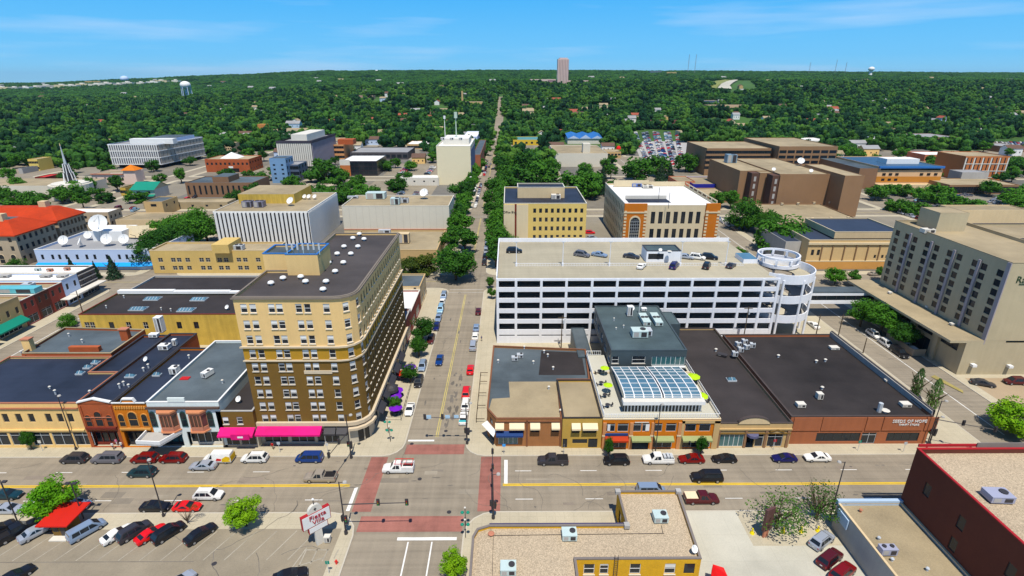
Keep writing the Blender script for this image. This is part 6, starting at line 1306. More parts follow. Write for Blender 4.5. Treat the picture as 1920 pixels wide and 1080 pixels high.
# green-roofed house
t=thing('house','white house with bright green metal roof beside the low shops','house',(*G(272,372),0));a=G(250,374);b=G(293,374);P=rect(a[0],a[1],b[0],a[1]+14)
block(t,P,0,6,offwhite,green_m,par=0,wins={0:[(4,3.4,2.2,1.5,'fardark'),(10,3.4,2.2,1.5,'fardark')]});MB().poly([(P[0][0]-.5,P[0][1]-1,5.8),(P[1][0]+.5,P[0][1]-1,5.8),(P[1][0]+.5,P[0][1]+7,9.5),(P[0][0]-.5,P[0][1]+7,9.5)],green_m).poly([(P[1][0]+.5,P[2][1]+1,5.8),(P[0][0]-.5,P[2][1]+1,5.8),(P[0][0]-.5,P[0][1]+7,9.5),(P[1][0]+.5,P[0][1]+7,9.5)],green_m).poly([(P[1][0],P[0][1],6),(P[1][0],P[2][1],6),(P[1][0],P[0][1]+7,9.4)],beige).obj('pitched_roof',t)
MB().poly([(P[0][0]-.5,P[0][1]-3,2.4),(P[1][0]+.5,P[0][1]-3,2.4),(P[1][0]+.5,P[0][1]-.1,3.2),(P[0][0]-.5,P[0][1]-.1,3.2)],green_m).obj('porch_roof',t)
bb=G(225,338);t=thing('billboard','wide billboard with blue and white poster above the low shops','billboard',(*G(238,345),0));xb0,xb1,yb_=G(212,345)[0],G(252,345)[0],G(238,345)[1]
MB().box(xb0,yb_,3,xb1,yb_+.5,7.5,offwhite).obj('panel',t);MB().box((xb0+xb1)/2,yb_-.1,3.4,xb1-.4,yb_-.02,7.2,mat('blue_poster',(.05,.15,.5),.5,.3,.3,0)).obj('poster',t);MB().box(xb0+2,yb_+.1,0,xb0+2.5,yb_+.4,3,metal_d).box(xb1-2.5,yb_+.1,0,xb1-2,yb_+.4,3,metal_d).obj('post',t)
# blue pyramid-roofed building
t=thing('building','building with bright blue pleated metal roof right of the avenue','building',(*GT(1092,272)[:2],0));a=G(1064,270);b=G(1130,270);P=rect(a[0],a[1],b[0],a[1]+30);block(t,P,0,6,offwhite,blue_roof,par=0)
c=MB();n=3
for i in range(n):
    xa=P[0][0]+(P[1][0]-P[0][0])*i/n;xb=P[0][0]+(P[1][0]-P[0][0])*(i+1)/n;xm=(xa+xb)/2
    c.poly([(xa,P[0][1]-1,5.9),(xm,P[0][1]-1,9+i%2),(xm,P[2][1],11),(xa,P[2][1],9)],blue_roof).poly([(xm,P[0][1]-1,9+i%2),(xb,P[0][1]-1,5.9),(xb,P[2][1],9),(xm,P[2][1],11)],blue_roof).poly([(xa,P[0][1]-1,5.9),(xb,P[0][1]-1,5.9),(xm,P[0][1]-1,9+i%2)],ltblue)
c.obj('pleated_roof',t)
# state capitol tower on the hill and far landmarks
def atY(u,v,y):x,z=FX(u,v,y);return x,z
y=1490;x0=atY(1045,160,y)[0];x1=atY(1065,160,y)[0];zb=atY(1055,160,y)[1];zt=atY(1055,108,y)[1]
cap=thing('capitol_tower','tall pale pink capitol tower rising over the forest on the skyline','tower',((x0+x1)/2,y,zb));lim=mat('pale_pink_limestone',(.66,.50,.46),.85,.03,.1,.01)
block(cap,rect(x0,y,x1,y+26),zb,zt-3,lim,grey_roof,par=0);MB().box(x0+4,y+4,zt-3,x1-3,y+22,zt,lim).obj('crown',cap)
fins(cap,rect(x0,y,x1,y+26),0,7,zb,zt-4,2.2,1.2,lim,'pier')
for k in range(7):MB().box(x0+.5+(k+.5)*(x1-x0)/7-0,y-.1,zb+3,x0+(k+1)*(x1-x0)/7+.3,y-.02,zt-5,mat('mauve_window',(.28,.18,.20),.5,.1,.1,0)).obj('window_strip',cap)
xl=atY(993,160,y)[0];MB().box(xl,y+5,zb,x0-4,y+25,zb+15,lim,top=white_roof).obj('west_wing',cap);MB().box(atY(1027,160,y)[0],y+4.5,zb+2,atY(1042,160,y)[0],y+4.98,zb+13,MATS['mauve_window']).obj('hall_window',cap);MB().box(x1+3,y+30,zb,atY(1115,160,y)[0],y+45,zb+12,lim,top=white_roof).obj('east_wing',cap)
def water_tower(u,vb,vt,y,label,r,stem,m=white,legs=False):
    x,zt=atY(u,vt,y);zb=ground(x,y)-1;t=thing('water_tower',label,'water tower',(x,y,zb));H_=zt-zb
    c=MB();n=16;k=8;rows=[]
    for j in range(k+1):a=-math.pi/2+math.pi*j/k;rows.append(len(c.v));c.v+=[(r*math.cos(a)*math.cos(6.283*i/n),r*math.cos(a)*math.sin(6.283*i/n),H_-r*.75+r*.75*math.sin(a))for i in range(n)]
    for j in range(k):
        for i in range(n):c.f.append((rows[j]+i,rows[j]+(i+1)%n,rows[j+1]+(i+1)%n,rows[j+1]+i));c.m.append(c.mi(m))
    link('tank',c.mesh('tank',smooth=True),t)
    if legs:
        for i in range(6):a=R(i*60+15);link('leg',MB().tube((r*1.0*math.cos(a),r*1.0*math.sin(a),0),(r*.85*math.cos(a),r*.85*math.sin(a),H_-r*.8),r*.07,ltblue).mesh('leg'),t)
        link('riser',MB().tube((0,0,0),(0,0,H_-r*1.2),r*.12,ltblue).mesh('riser'),t)
    else:link('stem',MB().cyl(0,0,0,H_-r*1.2,stem,m,stem*.55,n=12).mesh('stem'),t)
    return t
water_tower(346,172,152,1450,'white ball water tower on legs left above the forest',12.5,0,legs=True);water_tower(1635,148,125,2400,'white mushroom water tower on the right skyline',12,8);water_tower(232,152,142,3000,'distant wide water tower on the far left skyline',20,17,ltblue);water_tower(706,140,131,3200,'tiny water tower on the skyline left of centre',9,2.5)
for u,vt,l_ in((1293,102,'left of the tall lattice radio mast pair on the skyline'),(1306,102,'right of the tall lattice radio mast pair on the skyline'),(1520,117,'single thicker radio mast on the right skyline'),(1570,112,'thin radio mast left of the mushroom water tower'),(1588,117,'thinnest radio mast nearest the mushroom water tower')):
    y=2800;x,z1=atY(u,vt,y);zb=ground(x,y)-2;t=thing('radio_mast',l_,'radio mast',(x,y,zb));H_=z1-zb;c=MB();w_=1.6 if u<1400 or u==1520 else 1.0
    for a,b in((-w_,-w_),(w_,-w_),(0,w_)):c.tube((a,b,0),(a,b,H_),.35,mat('mast_grey',(.25,.25,.30),.6,0,fine=0),n=4)
    for k in range(12):c.tube((-w_,-w_,H_*k/12),(w_,-w_,H_*(k+1)/12),.25,MATS['mast_grey'],n=4)
    link('lattice',c.mesh('lattice'),t)
# far institutional buildings and houses between the trees
FARB=[(622,189,670,9,beige,tan_roof,'long tan school in the forest left of centre'),(668,188,700,8,mat('mauve_tan',(.42,.28,.22),.9,.05,1,0),brown_roof,'brown school wing beside the long tan school'),(865,205,905,12,beige2,tan_roof,'tan brick school with tall chimney near the far avenue'),(1307,200,1345,10,MATS['blue_grey_glass_wall'],tan_roof,'dark glass end of the tan hospital in the forest'),(1326,210,1425,11,mat('pink_tan',(.60,.42,.28),.9,.05,1,0),tan_roof,'long pinkish tan hospital in the forest right of centre'),(1240,164,1262,5,cream_conc,white_roof,'cream institution on the ridge, left one'),(1268,165,1296,6,cream_conc,white_roof,'cream institution on the ridge, right one'),(1122,157,1140,5,cream_conc,white_roof,'low pale building right of the capitol'),(1160,160,1180,4,cream_conc,white_roof,'small pale building further right of the capitol'),(1218,140,1240,6,mat('blue_grey_far',(.12,.16,.20),.9,0,fine=0),slate_roof,'grey office on the skyline'),(1250,141,1268,5,beige2,tan_roof,'tan office on the skyline'),(160,158,190,5,beige2,tan_roof,'brown block on the far left ridge'),(100,268,0,0,None,None,''),(1218,238,1300,10,mat('plum_roof_wall',(.22,.10,.08),.9,.05,1,0),mat('plum_roof',(.14,.05,.04),.9,.1,1,0),'wide house with dark red roof by the big car park'),(1275,257,1360,9,cream_conc,tan_roof,'cream school hall at the end of the big car park')]
for u,v,u2,hpx,wl2,rf2,l_ in FARB:
    if not hpx:continue
    g0=GT(u,v);g1=GT(u2,v);y=g0[1];x1=FX(u2,v,y)[0];hh=hpx*y/FOC;t=thing('building',l_,'building',((g0[0]+x1)/2,y+10,g0[2]));P=rect(g0[0],y,x1,y+22);block(t,P,g0[2]-3,g0[2]+hh,wl2,rf2,par=0,wins={0:autowins(P,0,max(3,int((x1-g0[0])/9)),[g0[2]+hh*.3],3.2,hh*.3,'fardark')})
    if 'tall chimney' in l_:MB().box(g0[0]+1,y-2,g0[2],g0[0]+4,y,g0[2]+30,beige2).obj('chimney',t)
def house(x,y,w_,d,h,wallm,roofm,label,group=None,rz=0):
    z=ground(x,y);t=thing('house',label,'house',(x,y,z-.5),rz,group)
    link('wall',MB().box(-w_/2,-d/2,0,w_/2,d/2,h+.5,wallm).mesh('wall'),t);c=MB();e=.5;zz=h+.5;rh=d*.32
    c.poly([(-w_/2-e,-d/2-e,zz-.1),(w_/2+e,-d/2-e,zz-.1),(w_/2+e,0,zz+rh),(-w_/2-e,0,zz+rh)],roofm).poly([(w_/2+e,d/2+e,zz-.1),(-w_/2-e,d/2+e,zz-.1),(-w_/2-e,0,zz+rh),(w_/2+e,0,zz+rh)],roofm)
    c.poly([(w_/2,-d/2,zz-.1),(w_/2,d/2,zz-.1),(w_/2,0,zz+rh-.3)],wallm).poly([(-w_/2,d/2,zz-.1),(-w_/2,-d/2,zz-.1),(-w_/2,0,zz+rh-.3)],wallm);link('pitched_roof',c.mesh('pitched_roof'),t)
    for i in range(3):link('window',MB().box(-w_/2+w_*(i+.5)/3-.5,-d/2-.06,h*.45,-w_/2+w_*(i+.5)/3+.5,-d/2-.01,h*.45+1.3,glass).mesh('window'),t)
    return t
HW_={'white':white,'cream':cream_conc,'tan':beige2,'pale blue':ltblue,'yellow':yellow_wall};HR_={'grey':grey_roof,'brown':mat('brown_shingle',(.13,.08,.06),.9,.1,1,.03),'red':mat('red_shingle',(.30,.09,.06),.9,.1,1,.03),'tan':tan_roof}
HOUSES=[]
fixed=[(150,258,'tan','tan'),(138,262,'pale blue','grey'),(125,265,'cream','tan'),(160,252,'tan','red'),(450,248,'white','grey'),(462,258,'cream','brown'),(447,268,'pale blue','grey'),(470,262,'white','grey'),(536,222,'white','grey'),(552,240,'pale blue','grey'),(1075,218,'white','red'),(1082,222,'cream','brown'),(1173,236,'pale blue','grey'),(1178,230,'white','grey'),(1558,212,'white','red'),(1548,208,'white','grey'),(1518,238,'tan','red'),(1620,240,'cream','brown'),(1640,244,'tan','brown'),(1655,245,'cream','tan'),(1712,245,'tan','red'),(1820,252,'pale blue','grey'),(880,262,'cream','grey'),(817,222,'tan','brown'),(800,228,'tan','red'),(690,246,'cream','tan'),(30,292,'white','grey'),(18,308,'white','grey'),(1100,212,'cream','tan'),(990,218,'cream','tan'),(740,176,'white','grey'),(752,184,'cream','tan'),(730,182,'white','brown'),(25,192,'white','red'),(35,196,'white','grey'),(1505,170,'cream','grey'),(1640,172,'tan','brown')]
for i,(u,v,a,b)in enumerate(fixed):
    g=GT(u,v);HOUSES.append((g[0],g[1]));sc=1.0 if g[1]<700 else 1.25
    side='left of the avenue' if u<940 else 'right of the avenue';house(g[0],g[1],rnd.uniform(11,16)*sc,9*sc,rnd.uniform(4.5,6.5)*sc,HW_[a],HR_[b],'%s house with %s roof at the forest edge, %s'%(a,b,side),'forest edge houses %s %s %s'%(a,b,side))
k=0
while k<95:
    u,v=rnd.uniform(-30,1950),150+75*rnd.random()**1.4;g=GT(u,v)
    if g[1]>3250 or abs(g[0]+14.6)<30:continue
    a,b=rnd.choice(['white','white','cream','tan','pale blue']),rnd.choice(['grey','grey','brown','tan']);sc=1 if g[1]<1500 else 1.3
    side='far left' if u<500 else 'left' if u<940 else 'right' if u<1450 else 'far right'
    house(g[0],g[1],rnd.uniform(10,15)*sc,9*sc,rnd.uniform(5.5,7)*sc,HW_[a],HR_[b],'distant %s house with %s roof in the forest, %s'%(a,b,side),'distant houses %s %s %s'%(a,b,side));HOUSES.append((g[0],g[1]));k+=1

k=0
while k<150:
    y=rnd.uniform(470,900)if k<75 else rnd.uniform(800,1500);x=rnd.uniform(-y*.97,y*.97)
    if abs(x+14.6)<28 or any(min(p[0]for p in P)-16<x<max(p[0]for p in P)+16 and min(p[1]for p in P)-20<y<max(p[1]for p in P)+16 for P in FOOT)or any(abs(x-a)<22 and abs(y-b)<22 for a,b in HOUSES)or 100<x<260 and 440<y<780:continue
    a,b=rnd.choice(['white','white','cream','tan','pale blue','yellow']),rnd.choice(['grey','brown','tan','red']);side='far left' if x<-.5*y else 'left' if x<0 else 'right' if x<.5*y else 'far right';nr='nearer' if y<650 else 'farther' if y<900 else 'hillside'
    house(x,y,rnd.uniform(11,17),9,rnd.uniform(5,7),HW_[a],HR_[b],'%s neighbourhood house with %s roof among the %s trees, %s'%(a,b,nr,side),'neighbourhood houses %s %s %s %s'%(a,b,nr,side),rz=rnd.choice((0,0,1.57)));HOUSES.append((x,y));k+=1

for i in range(16):
    u=8+i*21+rnd.uniform(-6,6);v=171-i*.9+rnd.uniform(-2,2);g=GT(u,v);wd_=rnd.uniform(25,80);t=thing('warehouse','long pale building on the far left ridge, %s third'%('left' if i<5 else 'middle' if i<11 else 'right'),'building',(g[0],g[1],g[2]),group='pale buildings on the far left ridge %d'%(0 if i<5 else 1 if i<11 else 2))
    link('wall',MB().box(-wd_/2,0,-4,wd_/2,25,14,rnd.choice((white,offwhite,cream_conc,grey_conc)),top=white_roof).mesh('wall'),t);link('roof_house',MB().box(-wd_*.2,5,14,wd_*.1,15,18,offwhite).mesh('roof_house'),t);HOUSES.append((g[0],g[1]))
# ---------------------------------------------------------------- vehicles
def paint(name,c,metal=.2):return mat('paint_'+name,c,.28,0,fine=0,spec=.6,metal=metal)
PC={'black':paint('black',(.012,.012,.015)),'charcoal':paint('charcoal',(.045,.043,.05)),'grey':paint('grey',(.16,.16,.18)),'silver':paint('silver',(.42,.45,.50),.3),'silver blue':paint('silverblue',(.28,.36,.48),.3),'white':paint('white',(.78,.78,.77),0),'red':paint('red',(.62,.008,.008),0),'dark red':paint('darkred',(.20,.008,.012)),'maroon':paint('maroon',(.09,.012,.015)),'blue':paint('blue',(.012,.05,.20)),'navy':paint('navy',(.012,.014,.10)),'teal':paint('teal',(.012,.045,.06)),'tan':paint('tan',(.35,.31,.26)),'pale blue':paint('paleblue',(.30,.48,.62)),'aqua':paint('aqua',(.12,.55,.55)),'dark green':paint('dkgreen',(.02,.05,.03))}
# profiles along x (front = +x): (x, z_top_of_lower_body, half_width); greenhouse: x0 rear base, x1 rear top, x2 front top, x3 front base, roof z
SPEC={
 'sedan':(4.8,[(-2.4,.72,.72),(-2.25,.98,.86),(-1.5,1.02,.90),(-.2,.96,.91),(.9,.93,.90),(1.9,.84,.86),(2.35,.66,.70)],(-1.75,-1.0,.15,1.05),1.44,1.35),
 'coupe':(4.5,[(-2.25,.70,.72),(-2.1,.92,.86),(-1.3,.96,.90),(-.2,.90,.91),(.8,.86,.90),(1.8,.76,.84),(2.22,.58,.66)],(-1.75,-.85,.0,.95),1.32,1.3),
 'suv':(4.8,[(-2.4,.85,.80),(-2.3,1.02,.90),(-1.5,1.05,.93),(-.2,1.03,.94),(1.2,1.02,.93),(2.05,.92,.88),(2.38,.74,.76)],(-2.28,-1.75,.55,1.45),1.72,1.4),
 'van':(5.0,[(-2.5,.85,.84),(-2.42,1.05,.94),(-1.5,1.08,.96),(0,1.06,.96),(1.3,1.02,.95),(2.2,.88,.88),(2.5,.72,.76)],(-2.42,-2.25,.9,1.85),1.80,1.45),
 'longsuv':(5.5,[(-2.75,.95,.88),(-2.65,1.18,.96),(-1.5,1.20,.98),(0,1.18,.98),(1.3,1.14,.97),(2.4,1.05,.93),(2.72,.82,.84)],(-2.65,-2.45,.6,1.35),1.88,1.75),
 'pickup':(5.7,[(-2.85,1.05,.92),(-2.8,1.12,.96),(-1.6,1.12,.97),(-.6,1.14,.97),(1.2,1.12,.96),(2.4,1.05,.93),(2.82,.82,.86)],(-.75,-.6,.75,1.45),1.86,1.8),
 'cargo':(5.4,[(-2.7,.9,.90),(-2.66,1.10,.98),(-1.5,1.12,.98),(0,1.10,.98),(1.6,1.06,.97),(2.4,.92,.92),(2.7,.74,.82)],(-2.62,-2.55,1.0,1.85),2.05,1.7),
}
def loft(st,m):
    mb=MB();rows=[]
    for(x,pts)in st:rows.append(len(mb.v));mb.v+=[(x,y,z)for y,z in pts]
    n=len(st[0][1])
    for j in range(len(st)-1):
        for i in range(n-1):a=rows[j]+i;b=rows[j+1]+i;mb.f.append((a,a+1,b+1,b));mb.m.append(mb.mi(m))
    mb.f.append(tuple(rows[0]+i for i in reversed(range(n))));mb.m.append(mb.mi(m));mb.f.append(tuple(rows[-1]+i for i in range(n)));mb.m.append(mb.mi(m));return mb
PAINTSLOT=PC['grey']
CARP={}
def car_parts(kind):
    if kind in CARP:return CARP[kind]
    Lc,low,(g0,g1,g2,g3),zr,wb=SPEC[kind];st=[]
    for x,z,w_ in low:st.append((x,[(-w_*.92,.28),(-w_,.42),(-w_*1.0,z*.72),(-w_*.94,z*.97),(-w_*.5,z*1.03),(w_*.5,z*1.03),(w_*.94,z*.97),(w_,z*.72),(w_,.42),(w_*.92,.28)]))
    body=loft(st,PAINTSLOT);wmax=max(p[2]for p in low);zb=interp(0,[(p[0],p[1])for p in low])-.02
    # cabin: roof and pillars painted, glass panels set proud by a centimetre
    wb_,wt=wmax*.93,wmax*.74
    gb=loft([(g0,[(-wb_,zb),(-wb_*.99,zb+.03),(wb_*.99,zb+.03),(wb_,zb)]),(g1,[(-wb_,zb),(-wt,zr-.06),(wt,zr-.06),(wb_,zb)]),(g1+.15,[(-wb_,zb),(-wt*.97,zr),(wt*.97,zr),(wb_,zb)]),(g2,[(-wb_,zb),(-wt*.97,zr-.01),(wt*.97,zr-.01),(wb_,zb)]),(g2+.1,[(-wb_,zb),(-wt,zr-.07),(wt,zr-.07),(wb_,zb)]),(g3,[(-wb_,zb),(-wb_*.96,zb+.02),(wb_*.96,zb+.02),(wb_,zb)])],PAINTSLOT)
    parts=[('body',body.mesh('body',smooth=False)),('cabin',gb.mesh('cabin'))];e=.015
    def panel(nm,pts):parts.append((nm,MB().poly(pts,glass).mesh(nm)))
    k=.14
    panel('windscreen',[(g3-.06+e,-wb_*.88,zb+.07),(g3-.06+e,wb_*.88,zb+.07),(g2+.13+e,wt*.88,zr-.08),(g2+.13+e,-wt*.88,zr-.08)])
    if kind!='cargo':panel('rear_window',[(g0+.05-e,wb_*.84,zb+.10),(g0+.05-e,-wb_*.84,zb+.10),(g1-.0-e*2,-wt*.86,zr-.10),(g1-.0-e*2,wt*.86,zr-.10)])
    for s in(-1,1):
        def sy(z):return s*((wb_+(wt-wb_)*(z-zb)/(zr-.06-zb))+.02)
        zl,zh=zb+.02,zr-.11;xa,xb=g0+.32+(.25 if kind in('sedan','coupe')else 0),g3-.42
        if kind=='cargo':xa=.75
        ha=(g1-g0)*.75 if kind!='cargo' else.02
        cuts=[xa+(xb-xa)*t for t in((0,1)if kind in('cargo','coupe')else(0,.5,1)if kind in('sedan','pickup')else(0,.32,.66,1))]
        for i in range(len(cuts)-1):
            a,b=cuts[i]+.04,cuts[i+1]-.04;ta=a+(ha if i==0 else 0);tb=b-((g3-g2)*.7 if i==len(cuts)-2 else 0)
            p=[(a,sy(zl),zl),(b,sy(zl),zl),(max(tb,ta+.05),sy(zh),zh),(ta,sy(zh),zh)];panel('side_window',p if s<0 else p[::-1])
    for s in(-1,1):
        wlow=low[-1][2];parts.append(('headlight',MB().box(low[-1][0]-.22,s*wlow*.74-.13,low[-1][1]*.72,low[-1][0]+.02,s*wlow*.74+.13,low[-1][1]*.95,lampg).mesh('headlight')))
        wr_=low[0][2];parts.append(('taillight',MB().box(low[0][0]-.02,s*wr_*.86-.09,low[0][1]*.78,low[0][0]+.12,s*wr_*.86+.09,low[0][1]*1.02,lampr).mesh('taillight')))
    parts.append(('bumper',MB().box(low[-1][0]-.1,-low[-1][2]*.8,.3,low[-1][0]+.05,low[-1][2]*.8,.5,metal_d).mesh('bumper')));parts.append(('number_plate',MB().box(low[0][0]-.03,-.18,.55,low[0][0]-.005,.18,.68,lampg).mesh('number_plate')))
    wh=MB();rr=.33 if kind in('sedan','coupe')else.37;wh.cyl(0,0,-.11,.11,rr,rubber,n=14).xf(Matrix.Rotation(R(90),4,'X'));rim=MB().cyl(0,0,-.125,.125,rr*.58,chrome,n=10).xf(Matrix.Rotation(R(90),4,'X'));wm,rm=wh.mesh('wheel'),rim.mesh('rim')
    wx=Lc*.30
    extra=[]
    if kind=='pickup':
        parts.append(('cargo_bed',MB().box(-2.75,-.78,1.135,-.85,.78,1.19,blackm).mesh('cargo_bed')))
        for s in(-1,1):parts.append(('bed_rail',MB().box(-2.8,s*.88-.06,1.1,-.8,s*.88+.06,1.32,PAINTSLOT).mesh('bed_rail')))
        parts.append(('tailgate',MB().box(-2.83,-.85,1.1,-2.75,.85,1.30,PAINTSLOT).mesh('tailgate')))
    if kind in('suv','longsuv'):
        for s in(-1,1):parts.append(('roof_rail',MB().tube((g1+.3,s*wt*.85,zr+.05),(g2-.1,s*wt*.85,zr+.05),.03,metal_d,n=4).mesh('roof_rail')))
    CARP[kind]=(parts,wm,rm,[(x,s*(wmax-.12),rr)for x in(-wx,wx)for s in(-1,1)]);return CARP[kind]
def recolour(o,m):
    for i,s in enumerate(o.material_slots):
        if s.material==PAINTSLOT:s.link='OBJECT';s.material=m
def car(kind,col,x,y,hd,label,z=.0,group=None,name=None,detail=True):
    nm=name or{'sedan':'sedan_car','coupe':'coupe_car','suv':'suv_car','longsuv':'suv_car','van':'minivan','pickup':'pickup_truck','cargo':'cargo_van'}[kind]
    cat={'pickup':'pickup truck','cargo':'van','van':'minivan'}.get(kind,'car')
    t=thing(nm,label,cat,(x,y,z),R(hd),group);parts,wm,rm,wp=car_parts(kind)
    for n,me in parts:o=link(n,me,t);recolour(o,PC[col])
    for p in wp:w1=link('wheel',wm,t,p);link('rim',rm,w1)
    return t
SIMPLE={}
def simple_mesh(kind):
    if kind in SIMPLE:return SIMPLE[kind]
    parts,wm,rm,wp=car_parts(kind);mb=MB()
    for n,me in parts+[('wheel',wm)]*0:
        for p in me.polygons:
            k=len(mb.v);mb.v+=[tuple(me.vertices[i].co)for i in p.vertices];mb.f.append(tuple(range(k,k+len(p.vertices))));mb.m.append(mb.mi(me.materials[p.material_index]))
    for q in wp:
        mb.box(q[0]-.3,q[1]-.1,.02,q[0]+.3,q[1]+.1,.6,rubber)
    SIMPLE[kind]=mb.mesh('car_'+kind);return SIMPLE[kind]
FARN={'sedan':'sedan_car','suv':'suv_car','pickup':'pickup_truck','van':'minivan','coupe':'coupe_car','longsuv':'suv_car','cargo':'cargo_van'}
def far_car(kind,col,x,y,hd,where,z=0,label=None):
    o=link(FARN[kind],simple_mesh(kind),None,(x,y,z),R(hd));recolour(o,PC[col]);kn={'sedan':'sedan','suv':'SUV','pickup':'pickup truck','van':'minivan','coupe':'coupe','longsuv':'long SUV','cargo':'van'}[kind]
    l_='%s %s parked %s'%(col,kn,where);tag(o,label or l_,'pickup truck' if kind=='pickup' else 'car',None if label else l_);return o
# Main Street (u, v of the middle of the near side at the tyres)
W_,E_=180,0
def pc(kind,col,u,v,hd,label,z=0,dy=.0,**k):p=G(u,v,z+.0);return car(kind,col,p[0],min(p[1]+.75+dy,83.35),hd,label,z,**k)
pc('suv','charcoal',147,860,W_,'dark charcoal car parked at the kerb in front of the victorian shops')
pc('longsuv','grey',207,861,W_,'long grey SUV parked beneath the orange victorian front')
pc('suv','dark red',276,861,W_,'dark red SUV parked just right of the long grey one')
pc('suv','dark red',328,862,W_,'brighter dark red car parked in front of the theatre canopy')
cv=pc('cargo','white',413,862,W_,'white cargo van with red and yellow splash on its rear side')
link('red_splash',MB().poly([(.1,.985,.75),(-.9,.985,.7),(-1.0,.985,1.15),(-.2,.985,1.3)][::-1],PC['red']).mesh('red_splash'),cv);link('yellow_splash',MB().poly([(-1.0,.99,.5),(-2.6,.99,.5),(-2.6,.95,1.5),(-1.9,.93,1.7),(-1.1,.985,1.2)],paint_y).mesh('yellow_splash'),cv);link('yellow_rear',MB().box(-2.74,-.85,.5,-2.71,.85,1.6,paint_y).mesh('yellow_rear'),cv)
pc('suv','white',477,866,W_,'white SUV with dark sunroof parked beside the magenta awning');pc('van','blue',579,867,W_,'bright blue minivan parked before the hotel shop windows')
pc('pickup','charcoal',1037,873,W_,'dark grey pickup with covered bed parked in front of the brick corner shop');pc('suv','black',1157,873,W_,'glossy black SUV parked left of the restaurant entrance');pw=pc('pickup','white',1235,871,W_,'white pickup with boxes in its bed parked at the restaurant')
for i in range(3):link('cargo_box',MB().box(-2.6+i*.6,-.6,1.2,-2.15+i*.6,.6,1.2+.35+.1*(i%2),metal_l).mesh('cargo_box'),pw)
pc('sedan','dark red',1298,870,W_,'dark red sedan parked under the small tree by the restaurant');pc('coupe','black',1360,869,W_,'black coupe parked in front of the rounded pediment');pc('coupe','navy',1473,868,W_,'dark blue coupe parked in front of the thrift store');pc('sedan','white',1535,867,W_,'white four door sedan parked before the thrift store windows')
pc('suv','teal',263,896,W_,'dark teal SUV driving on the left beside the lamp post');pc('sedan','silver',378,883,W_,'silver sedan driving next to the white cargo van');tp=pc('pickup','tan',599,905,W_,'tan pickup waiting by the left crosswalk')
ut=pc('pickup','white',746,888,W_,'white utility truck with pink ladder rack crossing the intersection',name='utility_truck')
for s in(-1,1):link('tool_box',MB().box(-2.85,s*.8-.18,.95,-.75,s*.8+.18,1.55,PC['white']).mesh('tool_box'),ut)
rk=MB()
for s in(-.75,.75):rk.tube((-2.8,s,2.15),(.6,s,2.15),.05,PC['red'],n=4)
for x in(-2.7,-1.5,-.6,.4):rk.tube((x,-.75,2.15),(x,.75,2.15),.04,PC['red'],n=4)
for x in(-2.6,-.8):rk.tube((x,-.75,1.4),(x,-.75,2.15),.04,PC['red'],n=4).tube((x,.75,1.4),(x,.75,2.15),.04,PC['red'],n=4)
link('ladder_rack',rk.mesh('ladder_rack'),ut)
pc('longsuv','black',1327,905,W_,'boxy black SUV driving past the middle of the street at right');pc('suv','white',388,939,E_,'white SUV with two sunroofs driving above the parked red car');mp_=pc('pickup','maroon',1317,946,E_,'dark maroon pickup with cream bed cover')
link('bed_cover',MB().box(-2.8,-.84,1.2,-.85,.84,1.42,cream_aw).mesh('bed_cover'),mp_);pc('van','silver blue',1222,930,E_,'silver minivan half hidden behind the gravel roofed building')
pc('sedan','black',288,961,E_,'black sedan parked at the near kerb by the lamp post');pc('coupe','red',348,961,E_,'bright red car parked at the near kerb behind the bare sapling');pc('suv','white',78,957,E_,'white car half hidden by the lime green tree');pc('sedan','silver blue',137,957,E_,'silver car right behind the lime green tree');pc('sedan','teal',8,938,E_,'dark teal sedan driving at the left edge of the street');pc('sedan','silver',12,966,E_,'silver car parked at the left edge behind bare branches')
# angled cars in the lot
AN=62
for kind,col,u,v,l_ in(('pickup','black',30,1004,'large black pickup angled at the left of the parking lot'),('sedan','black',-8,1000,'black car cut by the left edge of the parking lot'),('sedan','silver',68,1003,'silver sedan left of the red roofed booth'),('van','silver blue',161,1001,'silver blue hatchback right of the red roofed booth'),('coupe','white',219,1007,'white coupe angled in the parking lot'),('suv','charcoal',250,1003,'dark grey SUV between the white coupe and red car'),('coupe','red',282,1007,'red sports car in the row of angled cars'),('suv','black',315,1005,'tall black SUV right of the red sports car'),('sedan','black',375,1007,'black sedan alone at the right of the angled row')):
    p=G(u,v,.3);car(kind,col,p[0],p[1]+.3,56,l_,Z1+.01)
for u,v,l_ in((545,1083,'black car nose at the bottom edge near the striped corner'),(28,1086,'dark car at the bottom left edge'),(335,1098,'pale car at the bottom edge of the lot')):p=G(u,v,.3);car('sedan','silver' if 'pale' in l_ else 'black',p[0],p[1],20 if u>400 else 60,l_,Z1+.01)
for kind,col,u,v,l_ in(('suv','silver',1541,1014,'silver estate car nearest the street in the small lot'),('suv','maroon',1556,1048,'dark maroon SUV in the small lot by the grey wall'),('suv','dark red',1580,1074,'red SUV at the bottom of the small lot')):p=G(u,v,.6);car(kind,col,p[0],p[1],32,l_,Z1+.01)
